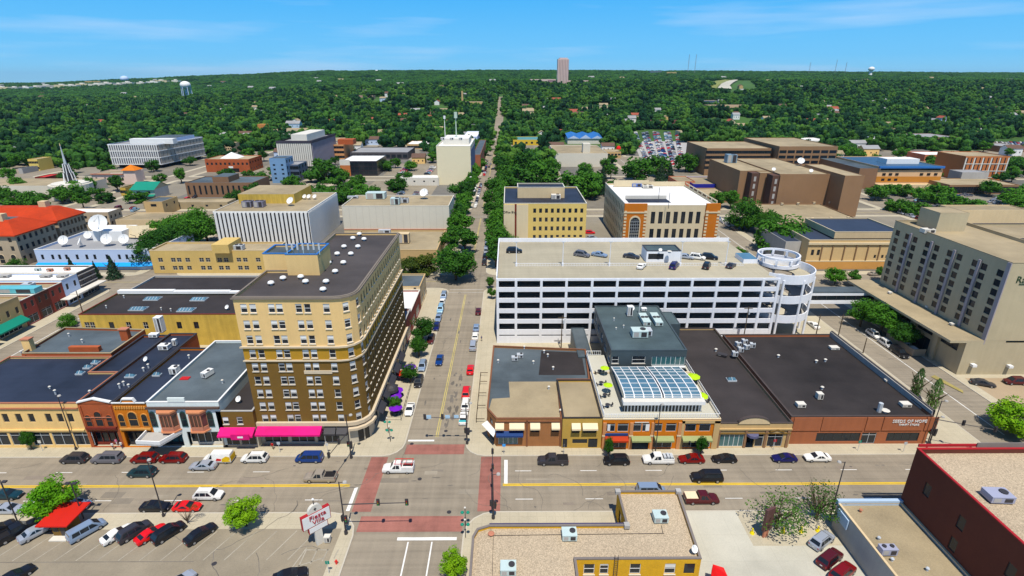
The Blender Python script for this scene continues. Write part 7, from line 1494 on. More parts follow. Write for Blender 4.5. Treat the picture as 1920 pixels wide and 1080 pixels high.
# avenue
N_,S__=90,-90
def av(kind,col,u,v,hd,label):p=G(u,v,.6);return car(kind,col,p[0],p[1],hd,label)
for a in(('coupe','white',768,767,S__,'white car parked by the purple parasols on the avenue'),('suv','black',785,715,S__,'black car parked second from the hotel corner on the avenue'),('suv','silver blue',792,686,S__,'silver blue SUV parked at the avenue kerb'),('sedan','blue',824,675,S__,'dark blue car driving down the middle of the avenue'),('suv','maroon',808,636,S__,'maroon car parked beside the avenue trees'),('sedan','navy',818,612,S__,'navy car parked above the maroon one on the avenue'),('sedan','silver blue',822,596,S__,'small blue grey car parked on the avenue'),('longsuv','pale blue',826,580,S__,'pale blue SUV in the far part of the avenue row'),('sedan','white',829,567,S__,'white car second from the far end of the avenue row'),('longsuv','silver blue',832,556,S__,'last silver blue SUV at the far end of the avenue row'),
          ('coupe','red',882,692,N_,'bright red car at the avenue kerb beside the sidewalk fence'),('suv','red',874,735,N_,'red SUV with dark windows near the signal arm on the avenue'),('suv','white',873,757,N_,'white SUV behind the red one on the avenue'),('coupe','white',869,783,N_,'white car with aqua hood under the signal arm'),('van','silver',887,648,N_,'silver minivan parked by the ramp side of the avenue'),('sedan','white',891,630,N_,'white car in the middle of three by the parking ramp'),('sedan','silver blue',893,614,N_,'blue grey car furthest of three by the parking ramp'),('sedan','maroon',897,583,N_,'dark maroon car driving up the avenue'),
          ('sedan','pale blue',859,492,S__,'blue car in the shade of the big avenue tree'),('sedan','charcoal',883,476,N_,'dark car driving beyond the cross street')):t=av(*a)
    # (aqua hood)
for o in list(scene.objects):
    if o.get('label','').startswith('white car with aqua hood'):link('hood',MB().box(-2.1,-.78,.99,-1.0,.78,1.03,PC['aqua']).mesh('hood'),o)
# right street
for a in(('sedan','white',1525,609,N_,'white car parked at the foot of the spiral ramp'),('suv','white',1638,627,S__,'left white SUV parked under the street trees by the hotel'),('suv','white',1661,644,S__,'right white SUV parked under the street trees by the hotel'),('longsuv','black',1686,661,S__,'black SUV in the shade of the concrete hotel'),('suv','charcoal',1708,742,N_,'dark car glimpsed behind the poplars at the thrift store')):av(*a)
p=G(1843,719,.6);car('sedan','charcoal',p[0],p[1],-25,'dark grey sedan on the brown lot before the concrete hotel',.14);p=G(1903,716,.6);car('suv','maroon',p[0],p[1],178,'maroon SUV at the right edge of the brown lot',.14)
p=G(1640,513,.6);car('sedan','tan',p[0],p[1],10,'tan car beyond the skywalk near the auditorium')
# on the ramp deck
def dk(kind,col,u,v,hd,label):p=G(u,v,zdk+.6);car(kind,col,p[0],p[1],hd,label,zdk)
for a in(('suv','black',964,470,0,'black SUV at the back left corner of the ramp deck'),('suv','grey',1091,477,-30,'grey car left of the pair on the ramp deck'),('sedan','silver blue',1124,477,-30,'silver blue car right of the pair on the ramp deck'),('sedan','charcoal',1184,480,-25,'dark grey car alone by the stair house'),('coupe','white',1203,498,60,'white car in front of the deck guard rail'),('suv','navy',1264,498,60,'dark purple blue SUV in front of the stair house'),('suv','black',1325,498,62,'black SUV in front of the guard rail at the right of the deck'),('coupe','charcoal',1371,497,50,'dark green grey car near the glazed ramp cover'),('sedan','silver',1286,481,-25,'silver car right behind the stair house'),('suv','white',1307,482,-25,'white SUV between silver and black cars on the deck'),('suv','black',1330,482,-20,'black SUV right of the white one behind the stair house')):dk(*a)
# parking lots further off
cl_names=['white','silver','silver blue','grey','black','charcoal','red','dark red','blue','white','silver','tan','white','pale blue']
def lot(where,pts,hd,kinds=('sedan','suv','sedan','suv','pickup','van')):
    for(x,y)in pts:far_car(rnd.choice(kinds),rnd.choice(cl_names),x,y,hd+rnd.uniform(-3,3)+rnd.choice((0,180)),where,ground(x,y))
for k,(u,col,kind)in enumerate(((1004,'charcoal','suv'),(1030,'maroon','sedan'),(1041,'white','longsuv'),(1054,'charcoal','suv'),(1063,'charcoal','suv'),(1076,'silver','coupe'))):x,y=G(u,455,.6);far_car(kind,col,x,y,90,'below the mustard office, %s from the left'%['first','second','third','fourth','fifth','sixth'][k],label='%s car parked %s below the mustard office building'%(col,['first','second','third','fourth','fifth','sixth'][k]))
for k,(u,v,col,kind,hd)in enumerate(((1106,436,'red','suv',0),(1110,446,'silver','suv',20),(1108,452,'black','suv',10),(1112,462,'charcoal','sedan',10),(1020,465,'charcoal','sedan',0),(1055,464,'white','suv',0))):x,y=G(u,v,.6);far_car(kind,col,x,y,hd,'',label='%s %s parked behind the ramp wall near the office, %s'%(col,'car',['furthest back','second back','middle','nearest the hedge','by the wall left','by the wall right'][k]))
lot('in the lot left of the cream tower',[(-58-(i%2)*10-0*i,305+(i//2)*3.4)for i in range(22)if i not in(5,11)]+[(-82,410+i*3.2)for i in range(10)]+[(-62,412+i*3.2)for i in range(12)],0)
lot('along the side of the cream tower lot',[(-75+i*2.9,297)for i in range(3)]+[(-52-i*.2,322+3.2*i)for i in range(6)],15)
lot('beside the bank with orange towers',[(92.2,222+3.1*i)for i in range(9)],25);lot('in the street beyond the bank',[(107.5,250+i*7)for i in range(5)]+[(93.5,250+i*7)for i in range(6)],90)
big=[]
for r_ in range(8):
    for i in range(40):
        y=462+i*7.0;xl_=121+(y-492)*.178;xr_=158+(y-492)*.27
        if rnd.random()<.93:big.append((xl_+2.5+(xr_-xl_-5)*(r_+.35*(r_%2))/7.4,y))
lot('in the big packed car park right of the avenue',[p for p in big if p[1]<740],10,('sedan','suv','sedan'))
sheet('parking_lot',[(112,455),(152,455),(236,745),(162,745)],grey_conc,.16)
lot('in the far right crowded car park',[(545+i*3.4+j*2,575+j*11)for j in range(6)for i in range(17)if rnd.random()<.85],90,('sedan','suv'))
sheet('parking_lot',[(520,560),(640,560),(700,650),(560,650)],grey_conc,.02)
lot('in the lots below the blue roofed clinic',[(rnd.choice((242,252,262,272,283,292))+rnd.uniform(-.4,.4),300+3.6*k)for k in range(14)for _ in range(2)],0)
lot('on the street right of the brown clinic',[(218.5,240+6.6*i)for i in range(11)]+[(210,255+6.8*i)for i in range(5)],90)
lot('near the church at left',[(-205-i*4.3,292+(i%2)*5)for i in range(5)]+[(-196+i*1.2,300+7*i)for i in range(9)]+[(-300-i*5,345+(i%3)*6)for i in range(9)],90)
lot('around the red brick office at left',[(-182+i*5,398+(i%2))for i in range(9)]+[(-176+4*i,385)for i in range(6)],0)
lot('along the upper avenue kerb',[(-19.2,196+6.4*i)for i in range(9)]+[(-19.0,300+6.6*i)for i in range(11)]+[(-9.7,200+7.5*i)for i in range(8)]+[(-18.6,408+7*i)for i in range(10)],90)
for i,(u,v,col)in enumerate(((926,318,'charcoal'),(920,309,'grey'),(917,314,'black'),(932,288,'dark red'),(929,262,'silver'))):x,y=G(u,v);far_car('sedan',col,x,y,90 if i else 0,'',label='%s car driving far up the avenue, %s'%(col,['turning at the crossing','left lane behind it','left of the turning car','near the trees','furthest up'][i]))
# ---------------------------------------------------------------- street furniture
def lamp(u,v,uv_top,label,arm=0,z0=.13):
    p=G(u,v,z0);x,y=p;h=FX(uv_top[0],uv_top[1],y)[1]-z0;t=thing('street_lamp',label,'street lamp',(x,y,z0))
    link('pole',MB().tube((0,0,0),(0,0,h),.11,metal_d,.07,n=8).mesh('pole'),t);link('base',MB().cyl(0,0,0,.5,.22,metal_d,n=8).mesh('base'),t)
    link('lamp_head',MB().cyl(arm*.9 if arm else.35,0,h-.05,h+.12,.32,grey_conc,.25,n=12).mesh('lamp_head'),t)
    link('lamp_arm',MB().tube((0,0,h-.1),(arm*.9 if arm else.35,0,h),.05,metal_d).mesh('lamp_arm'),t);return t
lamp(143,843,(108,742),'tall dark street lamp before the yellow shop and red victorian front');lamp(307,968,(281,862),'tall dark street lamp on the near pavement by the black sedan');lamp(1228,852,(1240,758),'tall dark street lamp in front of the restaurant');lamp(1555,975,(1580,866),'tall dark street lamp at the corner of the small lot',-1);lamp(1737,838,(1765,752),'tall street lamp with signal arm at the thrift store corner',1);lamp(873,0+690,(868,640),'slim lamp on the avenue kerb beside the red car')if False else None
def twin(u,v,top,label):
    p=G(u,v,.15);h=FX(top[0],top[1],p[1])[1];t=thing('lot_lamp',label,'street lamp',(*p,.15));link('pole',MB().tube((0,0,0),(0,0,h),.1,metal_d).mesh('pole'),t)
    for dx in(-.55,.55):link('lamp_head',MB().box(dx-.35,-.25,h-.05,dx+.35,.25,h+.15,metal_d).mesh('lamp_head'),t)
    link('crossbar',MB().tube((-.6,0,h),(.6,0,h),.05,metal_d).mesh('crossbar'),t)
twin(33,978,(8,905),'twin headed parking lot lamp at the far left');twin(157,972,(137,908),'twin headed parking lot lamp behind the red booth')
def upole(u,v,top,label,z0=.13,arms=True,m=None):
    p=G(u,v,z0);h=FX(top[0],top[1],p[1])[1]-z0;t=thing('utility_pole',label,'utility pole',(*p,z0));link('pole',MB().tube((0,0,0),(0,0,h),.16,m or woodb,.11).mesh('pole'),t)
    if arms:link('crossarm',MB().box(-1.1,-.06,h-.6,1.1,.06,h-.45,woodb).mesh('crossarm'),t);link('transformer',MB().cyl(.35,.1,h-2.2,h-1.3,.25,metal_l).mesh('transformer'),t)
upole(1052,655,(1053,592),'wooden utility pole with transformer before the left of the parking ramp');upole(1391,652,(1398,575),'utility pole with cross arm over the rooftop condensers');upole(1527,641,(1534,590),'dark pole left of the pair behind the thrift store',arms=False);upole(1569,641,(1577,590),'dark pole right of the pair behind the thrift store',arms=False);upole(155,585,(147,545),'thin brown pole in the side street at left',arms=False);upole(1618,662,(1622,634),'short lamp pole on the side street kerb by the thrift store',arms=False)
for i,(u,v,h)in enumerate(((540,0,0),)):pass
def tsig(x,y,h,ends,hd,label,rz_heads):
    """mast-arm signal: pole, arm along hd, heads at distances, luminaire"""
    t=thing('traffic_signal',label,'traffic light',(x,y,.13));link('pole',MB().tube((0,0,0),(0,0,h),.14,metal_d,.09,n=8).mesh('pole'),t);link('base',MB().cyl(0,0,0,.6,.28,metal_d).mesh('base'),t)
    d=(math.cos(R(hd)),math.sin(R(hd)));za=6.2;link('mast_arm',MB().tube((0,0,za-.3),(d[0]*ends[-1],d[1]*ends[-1],za),.1,metal_d,.06).mesh('mast_arm'),t)
    def head(px,py,z,rz):
        hm=link('signal_head',MB().box(-.26,-.05,-.6,.26,.05,.6,metal_d).box(-.17,-.2,-.5,.17,.2,.5,metal_d).mesh('signal_head'),t,(px,py,z),rz)
        for k,c in enumerate(((.30,.01,.01),(.32,.2,.01),(.01,.25,.08))):link('lens',MB().cyl(0,0,0,.03,.11,mat('lens_%d'%k,c,.3,0,fine=0),n=8).xf(Matrix.Translation((0,-.22,.33-.33*k))@Matrix.Rotation(R(90),4,'X')).mesh('lens'),hm)
    for e in ends[:-1]+[ends[-1]-.2]:head(d[0]*e,d[1]*e,za+.1,R(rz_heads))
    head(.35,-.1,3.2,R(rz_heads));head(-.3,.2,3.0,R(rz_heads+90))
    link('lamp_head',MB().cyl(.9,0,h-.1,h+.08,.34,grey_conc,.28,n=12).mesh('lamp_head'),t);link('lamp_arm',MB().tube((0,0,h-.15),(.9,0,h),.05,metal_d).mesh('lamp_arm'),t);link('walk_signal',MB().box(.15,-.25,2.2,.5,.1,2.7,metal_d).mesh('walk_signal'),t);return t
p=G(649,1001,.13);tsig(*p,10.2,[5.6,10.2],0,'traffic signal mast at the near left corner reaching over the crosswalk',0)
p=G(876,832,.13);t=tsig(*p,9.4,[4.6,8.2],180,'traffic signal mast at the far right corner reaching over the avenue',180)
for i,dx in enumerate((-7.2,-3.6,-1.9)):link('blue_street_sign',MB().box(dx-.45,-.06,5.9,dx+.45,-.02,6.7,mat('sign_blue_white',(.45,.62,.75),.5,.1,2,0)).mesh('blue_street_sign'),t)
p=G(925,972,.13);tsig(*p,9.0,[5.0,9.2],92,'traffic signal mast at the near right corner beside the gravel roofed building',90)
p=G(657,862,.13);tsig(p[0],p[1]+.6,9.6,[3.5,7.5],-100,'traffic signal mast at the hotel corner reaching toward the viewer',-90)
p=G(1741,836,.13);tsig(p[0]+.3,p[1]+.3,6.5,[4,9],-25,'traffic signal mast at the thrift store corner reaching over the side street',180)
# restaurant sign on the near pavement
p=G(600,1018,.13);sg=thing('restaurant_sign','white and red roadside restaurant sign on a white pylon at the near corner','sign',(*p,.13),R(42))
link('pylon',MB().box(-.55,-.3,0,.55,.3,2.8,offwhite).mesh('pylon'),sg);link('main_panel',MB().box(-2.2,-.3,3.9,2.2,.3,6.3,redcop).box(-2.1,-.34,4.0,2.1,-.301,6.2,white).mesh('main_panel'),sg)
link('lower_panel',MB().box(-1.4,-.28,2.8,1.6,.28,3.88,redcop).box(-1.3,-.32,2.9,1.5,-.281,3.8,white).mesh('lower_panel'),sg)
c=MB();n=12;c.poly([(1.1*math.cos(math.pi*i/n),-.25,6.3+1.3*math.sin(math.pi*i/n))for i in range(n+1)][::-1],offwhite).poly([(1.1*math.cos(math.pi*i/n),.25,6.3+1.3*math.sin(math.pi*i/n))for i in range(n+1)],offwhite)
for i in range(n):a,b=math.pi*i/n,math.pi*(i+1)/n;c.poly([(1.1*math.cos(a),-.25,6.3+1.3*math.sin(a)),(1.1*math.cos(a),.25,6.3+1.3*math.sin(a)),(1.1*math.cos(b),.25,6.3+1.3*math.sin(b)),(1.1*math.cos(b),-.25,6.3+1.3*math.sin(b))],offwhite)
link('crest',c.mesh('crest'),sg);link('finial',MB().tube((0,0,7.5),(0,0,8.6),.06,metal_d).dome((0,0,8.5),.2,white).mesh('finial'),sg)
for body,size,z,m in(('Fiesta',1.15,5.55,redcop),('Villa',1.1,4.6,redcop)):o=link('lettering',text_mesh(body,size,m),sg,(.2,-.38,z));o.rotation_euler=(math.pi/2,0,0)
link('cross_mark',MB().box(-.07,-.3,6.6,.07,-.26,7.1,metal_d).box(-.2,-.3,6.8,.2,-.26,6.95,metal_d).mesh('cross_mark'),sg)
# red roofed booth
p=G(120,1002,.15);bt=thing('parking_booth','small parking booth with flat bright red roof','booth',(p[0],p[1]+.6,.13));link('wall',MB().box(-1.2,-1.0,0,1.3,1.4,2.4,brown_brick).mesh('wall'),bt);link('step',MB().box(-1.3,-2.0,0,1.4,-1.02,.18,offwhite).mesh('step'),bt)
link('window',MB().box(-1.0,-1.03,1.0,-.2,-1.001,2.0,glass).mesh('window'),bt);link('door',MB().box(.1,-1.04,0,.9,-1.001,2.1,metal_d).mesh('door'),bt);link('roof',MB().box(-3.0,-1.6,2.42,1.9,3.6,2.62,mat('bright_red_roof',(.52,.035,.012),.7,.1,.6,.03)).mesh('roof'),bt)
for u,v,l_ in((1410,1000,'leftmost yellow footed bollard'),(1433,995,'yellow footed bollard behind the brown sign'),(1468,998,'yellow footed bollard third from left'),(1502,997,'yellow footed bollard fourth from left'),(1533,996,'yellow footed bollard nearest the silver estate car')):p=G(u,v,.13);t=thing('bollard',l_+' along the small lot edge','bollard',(*p,.13));link('post',MB().cyl(0,0,0,1.0,.12,mat('safety_yellow',(.75,.62,.06),.6,.08,1,0),n=8).mesh('post'),t);link('foot',MB().cyl(0,0,0,.35,.38,MATS['safety_yellow'],.22,n=10).mesh('foot'),t)
p=G(1434,1006,.13);t=thing('pylon_sign','tall dark brown pylon sign at the entrance of the small lot','sign',(*p,.13),R(25));link('panel',MB().box(-.9,-.2,1.4,.9,.2,5.6,mat('brown_sign',(.10,.05,.045),.6,.1,1,.02)).mesh('panel'),t);link('post',MB().box(-.5,-.12,0,.5,.12,1.4,salmon).mesh('post'),t)
p=G(615,1016,.13);unit(0,0,.13,'pale newspaper box on the pavement behind the restaurant sign',.9,.7,1.2,offwhite,fans=0,xy=p,name='newspaper_box',cat='newspaper box')
def hydrant(u,v,l_):p=G(u,v,.13);t=thing('fire_hydrant',l_,'fire hydrant',(*p,.13));link('barrel',MB().cyl(0,0,0,.6,.16,PC['red']).dome((0,0,.6),.17,PC['red'],n=10).mesh('barrel'),t);link('nozzle',MB().tube((-.26,0,.42),(.26,0,.42),.08,PC['red']).mesh('nozzle'),t)
hydrant(631,1057,'red fire hydrant on the near left pavement');hydrant(1900,806,'red fire hydrant in the shade of the lime tree at right')
def signpost(u,v,l_,m,h=2.4):p=G(u,v,.13);t=thing('street_sign',l_,'sign',(*p,.13));link('post',MB().tube((0,0,0),(0,0,h),.04,metal_l).mesh('post'),t);link('plate',MB().box(-.3,-.03,h-.6,.3,-.0,h,m).mesh('plate'),t)
for u,v,l_,m in((617,1075,'green backed street sign at the bottom left pavement',green_m),(525,848,'small sign between the white SUV and blue minivan',metal_l),(615,850,'small round sign beside the blue minivan',offwhite),(80,845,'white topped sign post by the left shop windows',offwhite),(1450,843,'small red sign post in front of the arch fronted shop',redcop),(1608,845,'green topped sign post in front of the thrift store door',green_m),(1693,848,'thin sign post near the right end of the thrift store',metal_l),(945,852,'blue sign post in front of the teal corner window',skyb),(1057,852,'short sign post in front of the tan shop',metal_d)):signpost(u,v,l_,m)
for u,v,l_ in((728,812,'green hanging planters on a post at the hotel corner, far one'),(732,828,'green hanging planters on a post at the hotel corner, near one'),(873,985,'green hanging planters on a post beside the gravel roofed building, upper'),(873,1008,'green hanging planters on a post beside the gravel roofed building, lower')):p=G(u,v,.13);t=thing('planter_post',l_,'lamp post',(*p,.13));link('post',MB().tube((0,0,0),(0,0,3.6),.06,metal_d).mesh('post'),t);[link('basket',MB().dome((s*.45,0,2.6),.3,green_m,n=8).mesh('basket'),t)for s in(-1,1)];link('globe',MB().dome((0,0,3.6),.18,offwhite,n=8).mesh('globe'),t)
for u,v,m,l_ in((770,700,mat('purple_canvas',(.16,.02,.42),.8,.05,1,0),'purple parasol furthest up the avenue cafe'),(755,712,red_canvas,'red parasol in the avenue cafe'),(745,745,MATS['purple_canvas'],'purple parasol in the middle of the avenue cafe'),(742,756,MATS['purple_canvas'],'second purple parasol in the middle of the avenue cafe'),(743,778,MATS['purple_canvas'],'purple parasol nearest the hotel corner')):p=G(u,v,.13);parasol(p[0],p[1],.13,l_,m,1.5);table_set(p[0]+.1,p[1]-.1,.13,'round black cafe table under the '+l_[:26].replace('parasol','').strip()+' parasol'+(' far' if v<705 else ' near' if v>770 else ' %d'%0 if False else ''))
cf=thing('cafe_fence','low dark fence around the avenue cafe tables','fence',(*G(745,790,.13),.13));q=[G(752,789,.13),G(778,700,.13)]
MB().tube((*q[0],1.1),(*q[1],1.1),.05,metal_d).tube((q[0][0]-3.4,q[0][1],1.1),(*q[0],1.1),.05,metal_d).obj('rail',cf)
for i in range(13):f=i/12;MB().tube((q[0][0]+(q[1][0]-q[0][0])*f,q[0][1]+(q[1][1]-q[0][1])*f,.13),(q[0][0]+(q[1][0]-q[0][0])*f,q[0][1]+(q[1][1]-q[0][1])*f,1.1),.04,metal_d).obj('post',cf)
aw=thing('awning','black awnings over the hotel side entrances on the avenue','awning',(-27,100,3));[MB().poly([(-27.5,y,4.2),(-26.0,y,3.0),(-26.0,y+4,3.0),(-27.5,y+4,4.2)],metal_d).poly([(-26.0,y,2.6),(-26.0,y+4,2.6),(-26.0,y+4,3),(-26.0,y,3)][::-1],metal_d).obj('canopy_cloth',aw)for y in(94,99.5,105,110.5,116)]
hc_=thing('curved_canopy','black cylindrical entrance canopy on the avenue side of the hotel','awning',(-26.5,103,3));MB().dome((-26.2,103.5,2.8),1.6,metal_d,1.5,n=14).obj('canopy',hc_)
# ---------------------------------------------------------------- trees
import bmesh
leaf_sp=leafmat('foliage_sparse',(.03,.08,.015),(.09,.20,.025));leaf_mix=leafmat('foliage_yellowish',(.022,.085,.010),(.10,.23,.025));leaf_far2=leafmat('foliage_deep',(.005,.034,.012),(.02,.085,.02))
def crown_mesh(name,seed,n,leafsize,m,shape='broad',clumps=26,core=True):
    r_=random.Random(seed);mb=MB();cs=[]
    for i in range(clumps):
        while True:
            p=Vector((r_.uniform(-1,1),r_.uniform(-1,1),r_.uniform(-.85,1)))
            if.35<p.length<.86:break
        cs.append((p,r_.uniform(.24,.44)))
    jit=.33 if n<600 else.5
    def put(c,nrm,s):
        nrm=(nrm+Vector((r_.gauss(0,jit),r_.gauss(0,jit),r_.gauss(0,jit)))).normalized();e=nrm.orthogonal().normalized();g=nrm.cross(e);a=r_.uniform(0,6.28);e,g=e*math.cos(a)+g*math.sin(a),g*math.cos(a)-e*math.sin(a)
        s1,s2=s*r_.uniform(.6,1.3),s*r_.uniform(.4,.9);mb.poly([c+e*s1,c+g*s2,c-e*s1,c-g*s2],m)
    for i in range(n):
        if shape=='broad':
            c,rr=cs[i%clumps];d=Vector((r_.gauss(0,1),r_.gauss(0,1),r_.gauss(0,1))).normalized();p=c+d*rr*r_.uniform(.7,1.05)
            if p.z<-.5:p.z=-.5+(p.z+.5)*.3
            put(Vector((p.x,p.y,p.z*.82)),d+Vector((0,0,.25)),leafsize)
        elif shape=='cone':
            h=r_.random()**1.5;a=r_.uniform(0,6.28);tier=(math.sin(h*34)*.12+1);rr=(1-h)*.85*r_.uniform(.45,1.0)*tier;put(Vector((rr*math.cos(a),rr*math.sin(a),-1+2*h)),Vector((math.cos(a),math.sin(a),.5)),leafsize)
        elif shape=='column':
            h=r_.random();a=r_.uniform(0,6.28);rr=math.sin(math.pi*min(1,h*.95+.04))**.6*r_.uniform(.5,1.05);put(Vector((rr*math.cos(a),rr*math.sin(a),-1+2*h)),Vector((math.cos(a),math.sin(a),.4)),leafsize)
    if core==2:
        for c,rr in cs:
            q=bmesh.new();bmesh.ops.create_icosphere(q,subdivisions=1,radius=1);k=len(mb.v);js=[r_.uniform(.78,1.12)for _ in q.verts]
            mb.v+=[tuple(Vector((c.x,c.y,c.z*.82))+v.co*rr*.98*js[v.index])for v in q.verts]
            for f in q.faces:mb.f.append(tuple(k+v.index for v in f.verts));mb.m.append(0)
            q.free()
    elif core and shape=='broad':
        for c,rr in cs[:16]:
            k=len(mb.v);s=rr*.62;mb.v+=[tuple(Vector((c.x,c.y,c.z*.82))+Vector(q)*s)for q in((1,0,0),(0,1,0),(-1,0,0),(0,-1,0),(0,0,1),(0,0,-1))]
            for f in((0,1,4),(1,2,4),(2,3,4),(3,0,4),(1,0,5),(2,1,5),(3,2,5),(0,3,5)):mb.f.append(tuple(k+i for i in f));mb.m.append(0)
    return mb.mesh(name)
def trunk_mesh(seed,h=1.0,limbs=5,r=.05):
    r_=random.Random(seed);mb=MB();mb.tube((0,0,0),(0,0,h*.55),r,woodb,r*.7)
    for i in range(limbs):a=6.283*i/limbs+r_.uniform(-.4,.4);mb.tube((0,0,h*r_.uniform(.3,.55)),(math.cos(a)*h*.35,math.sin(a)*h*.35,h*r_.uniform(.75,1.0)),r*.5,woodb,r*.2,n=5)
    return mb.mesh('trunk')
TR=[trunk_mesh(i)for i in range(3)]
CB={'near':[crown_mesh('crown',10+i,5200,.058,leaf,clumps=34)for i in range(3)],'lime':[crown_mesh('crown',20+i,6000,.054,leaf_lime,clumps=34)for i in range(2)],'olive':[crown_mesh('crown',30+i,3000,.07,leaf_olive)for i in range(2)],
      'mid':[crown_mesh('crown',40+i,1500,.10,leaf,clumps=24)for i in range(4)],'far':[crown_mesh('crown',50+i,330,.13,(leaf_far,leaf_far,leaf_mix,leaf_far2)[i],clumps=13,core=2)for i in range(4)],
      'cone':[crown_mesh('crown',60,1300,.10,leaf_dark,'cone')],'column':[crown_mesh('crown',61+i,900,.10,leaf_pop,'column')for i in range(2)],'sparse':[crown_mesh('crown',70+i,1150,.045,leaf_sp,clumps=52,core=False)for i in range(2)]}
TREES=[]
def tree(x,y,h,r,kind,label,group=None,z=None,name=None,squash=None,single=False):
    z=ground(x,y)+.1 if z is None else z;nm=name or{'cone':'spruce_tree','column':'poplar_tree'}.get(kind,'leafy_tree');TREES.append((x,y,r))
    cm_=rnd.choice(CB[kind]);rz=rnd.uniform(0,6.28);hh=squash or(max(h*.47,r*.85)if kind not in('cone','column')else h*.47)
    if single:
        o=link(nm,cm_,None,(x,y,z+h-hh*.82),rz);o.scale=(r,r*rnd.uniform(.85,1.1),hh);return tag(o,label,'tree',group)
    t=thing(nm,label,'tree',(x,y,z),0,group);tr=link('trunk',rnd.choice(TR),t,None,rz);tr.scale=(h*.8,)*3
    c=link('crown',cm_,t,(0,0,h-hh*(.82 if kind not in('cone','column')else 1)),rz);c.scale=(r,r*rnd.uniform(.88,1.1),hh);return t
def tpx(u,v,h,r,kind,label,**k):p=G(u,v,.13);return tree(p[0],p[1],h,r,kind,label,z=.13,**k)
tpx(110,962,6.0,3.6,'lime','large lime green tree over the kerb behind the red roofed booth');tpx(462,986,5.2,2.8,'lime','round lime green tree on the near pavement between lot and street');tpx(1900,812,6.8,4.6,'lime','lime green tree at the right edge by the side street')
tpx(851,1086,5.0,1.9,'lime','small green tree cut by the bottom edge at centre');tpx(60,842,4.2,1.4,'near','small dark green tree before the left shop windows')
for u,v,l_,n_ in((1455,990,'sparse spreading tree left of the pair by the small lot',4.8),(1530,972,'sparse spreading tree right of the pair by the small lot',4.4)):
    t=tpx(u,v,6.8,n_*.92,'sparse',l_)
    q=MB();r_=random.Random(u)
    for i in range(26):a=r_.uniform(0,6.28);e=(math.cos(a)*r_.uniform(1.5,n_*.95),math.sin(a)*r_.uniform(1,n_*.9),r_.uniform(3.2,6.0));m_=(e[0]*.45,e[1]*.45,e[2]*.6);q.tube((0,0,1.0),m_,.07,woodb,.05,n=4).tube(m_,e,.05,woodb,.015,n=4)
    link('bare_branches',q.mesh('bare_branches'),t)
t=thing('sapling','bare sapling with a tuft of yellow leaves on the near pavement','tree',(*G(352,981,.13),.13));q=MB();r_=random.Random(4)
for i in range(16):a=r_.uniform(0,6.28);e=(math.cos(a)*r_.uniform(.6,1.8)+(.5 if i%3==0 else 0),math.sin(a)*r_.uniform(.5,1.5),r_.uniform(1.6,3.4));q.tube((0,0,.4),e,.05,woodb,.015,n=4)
link('bare_branches',q.mesh('bare_branches'),t);link('trunk',MB().tube((0,0,0),(0,0,1),.07,woodb).mesh('trunk'),t);c=link('leaf_tuft',CB['sparse'][0],t,(1.2,.3,3.1));c.scale=(1.0,.6,.5)
tpx(1140,857,4.3,.95,'near','slim young tree at the left of the restaurant kerb');tpx(1313,853,4.0,1.2,'near','young tree on the pavement by the right restaurant windows')
tpx(1712,750,8.0,1.3,'column','left slim poplar beside the thrift store parapet');tpx(1742,775,8.4,1.35,'column','right slim poplar beside the thrift store parapet')
for u,v,h,r,l_ in((1612,612,8.0,4.0,'street tree furthest left beside the concrete hotel'),(1650,628,9.2,5.0,'largest street tree beside the concrete hotel'),(1690,652,7.2,3.6,'street tree nearest the black SUV beside the hotel')):tpx(u,v,h,r,'near',l_)
for u,v,h,r,l_ in((1565,533,6,3.6,'round tree left of the pair above the skywalk'),(1598,535,5.4,3.2,'round tree right of the pair above the skywalk'),(1656,528,6.5,3.2,'tree tucked behind the far corner of the concrete hotel')):tpx(u,v,h,r,'mid',l_)
for u,v,h,r,k,l_ in((793,640,7.0,3.4,'near','taller dark green tree on the avenue pavement'),(786,668,5.6,2.4,'near','darker lower tree beside the avenue tree, nearer the hotel'),(770,716,4.6,2.0,'near','small green tree among the cafe parasols, far one'),(741,772,3.8,1.5,'near','small green tree among the purple parasols, near one')):tpx(u,v,h,r,k,l_)
for u,v,h,r,k,l_ in((855,525,12,7.5,'near','biggest dark green tree at the avenue cross street'),(795,512,7.5,6.0,'olive','yellowish olive tree beside the avenue shops'),(770,520,7,5,'olive','second olive tree nearer the hotel wing'),(872,472,10.5,5.5,'mid','tall avenue tree behind the biggest one'),(866,440,10.5,5.5,'mid','avenue tree beside the cream tiled block'),(868,400,11,6.0,'mid','avenue tree at the corner of the cream tiled block'),(864,374,11,6.5,'mid','bright avenue tree in front of the cream tower'),
    (930,500,9.5,5.0,'mid','dark tree left of the ramp corner across the avenue'),(927,468,9.0,4.6,'mid','tree beside the cream office panel'),(929,440,9.5,4.8,'mid','avenue tree at the right kerb before the office'),(924,415,10,5.2,'mid','second avenue tree at the right kerb'),(921,390,10,5.4,'mid','third avenue tree at the right kerb'),(925,368,11,6,'mid','fourth avenue tree at the right kerb'),(919,540,4.0,1.6,'mid','small thin tree at the ramp corner'),(922,560,4.0,1.4,'mid','pale small tree nearest the ramp wall'),(958,468,6.2,3.6,'near','round clipped green tree before the cream office panel')):tpx(u,v,h,r,k,l_)
for i,(u,v,h,r)in enumerate(((278,500,10,6),(300,488,12,7),(322,478,12.5,7.5),(345,470,13,7.5),(368,462,13,8),(390,455,12,7),(310,465,12,7),(340,452,12,7),(375,440,12,7))):tpx(u,v,h,r,'near','dark green tree in the dense row left of the white ribbed block',group='dense tree row left of the ribbed block')
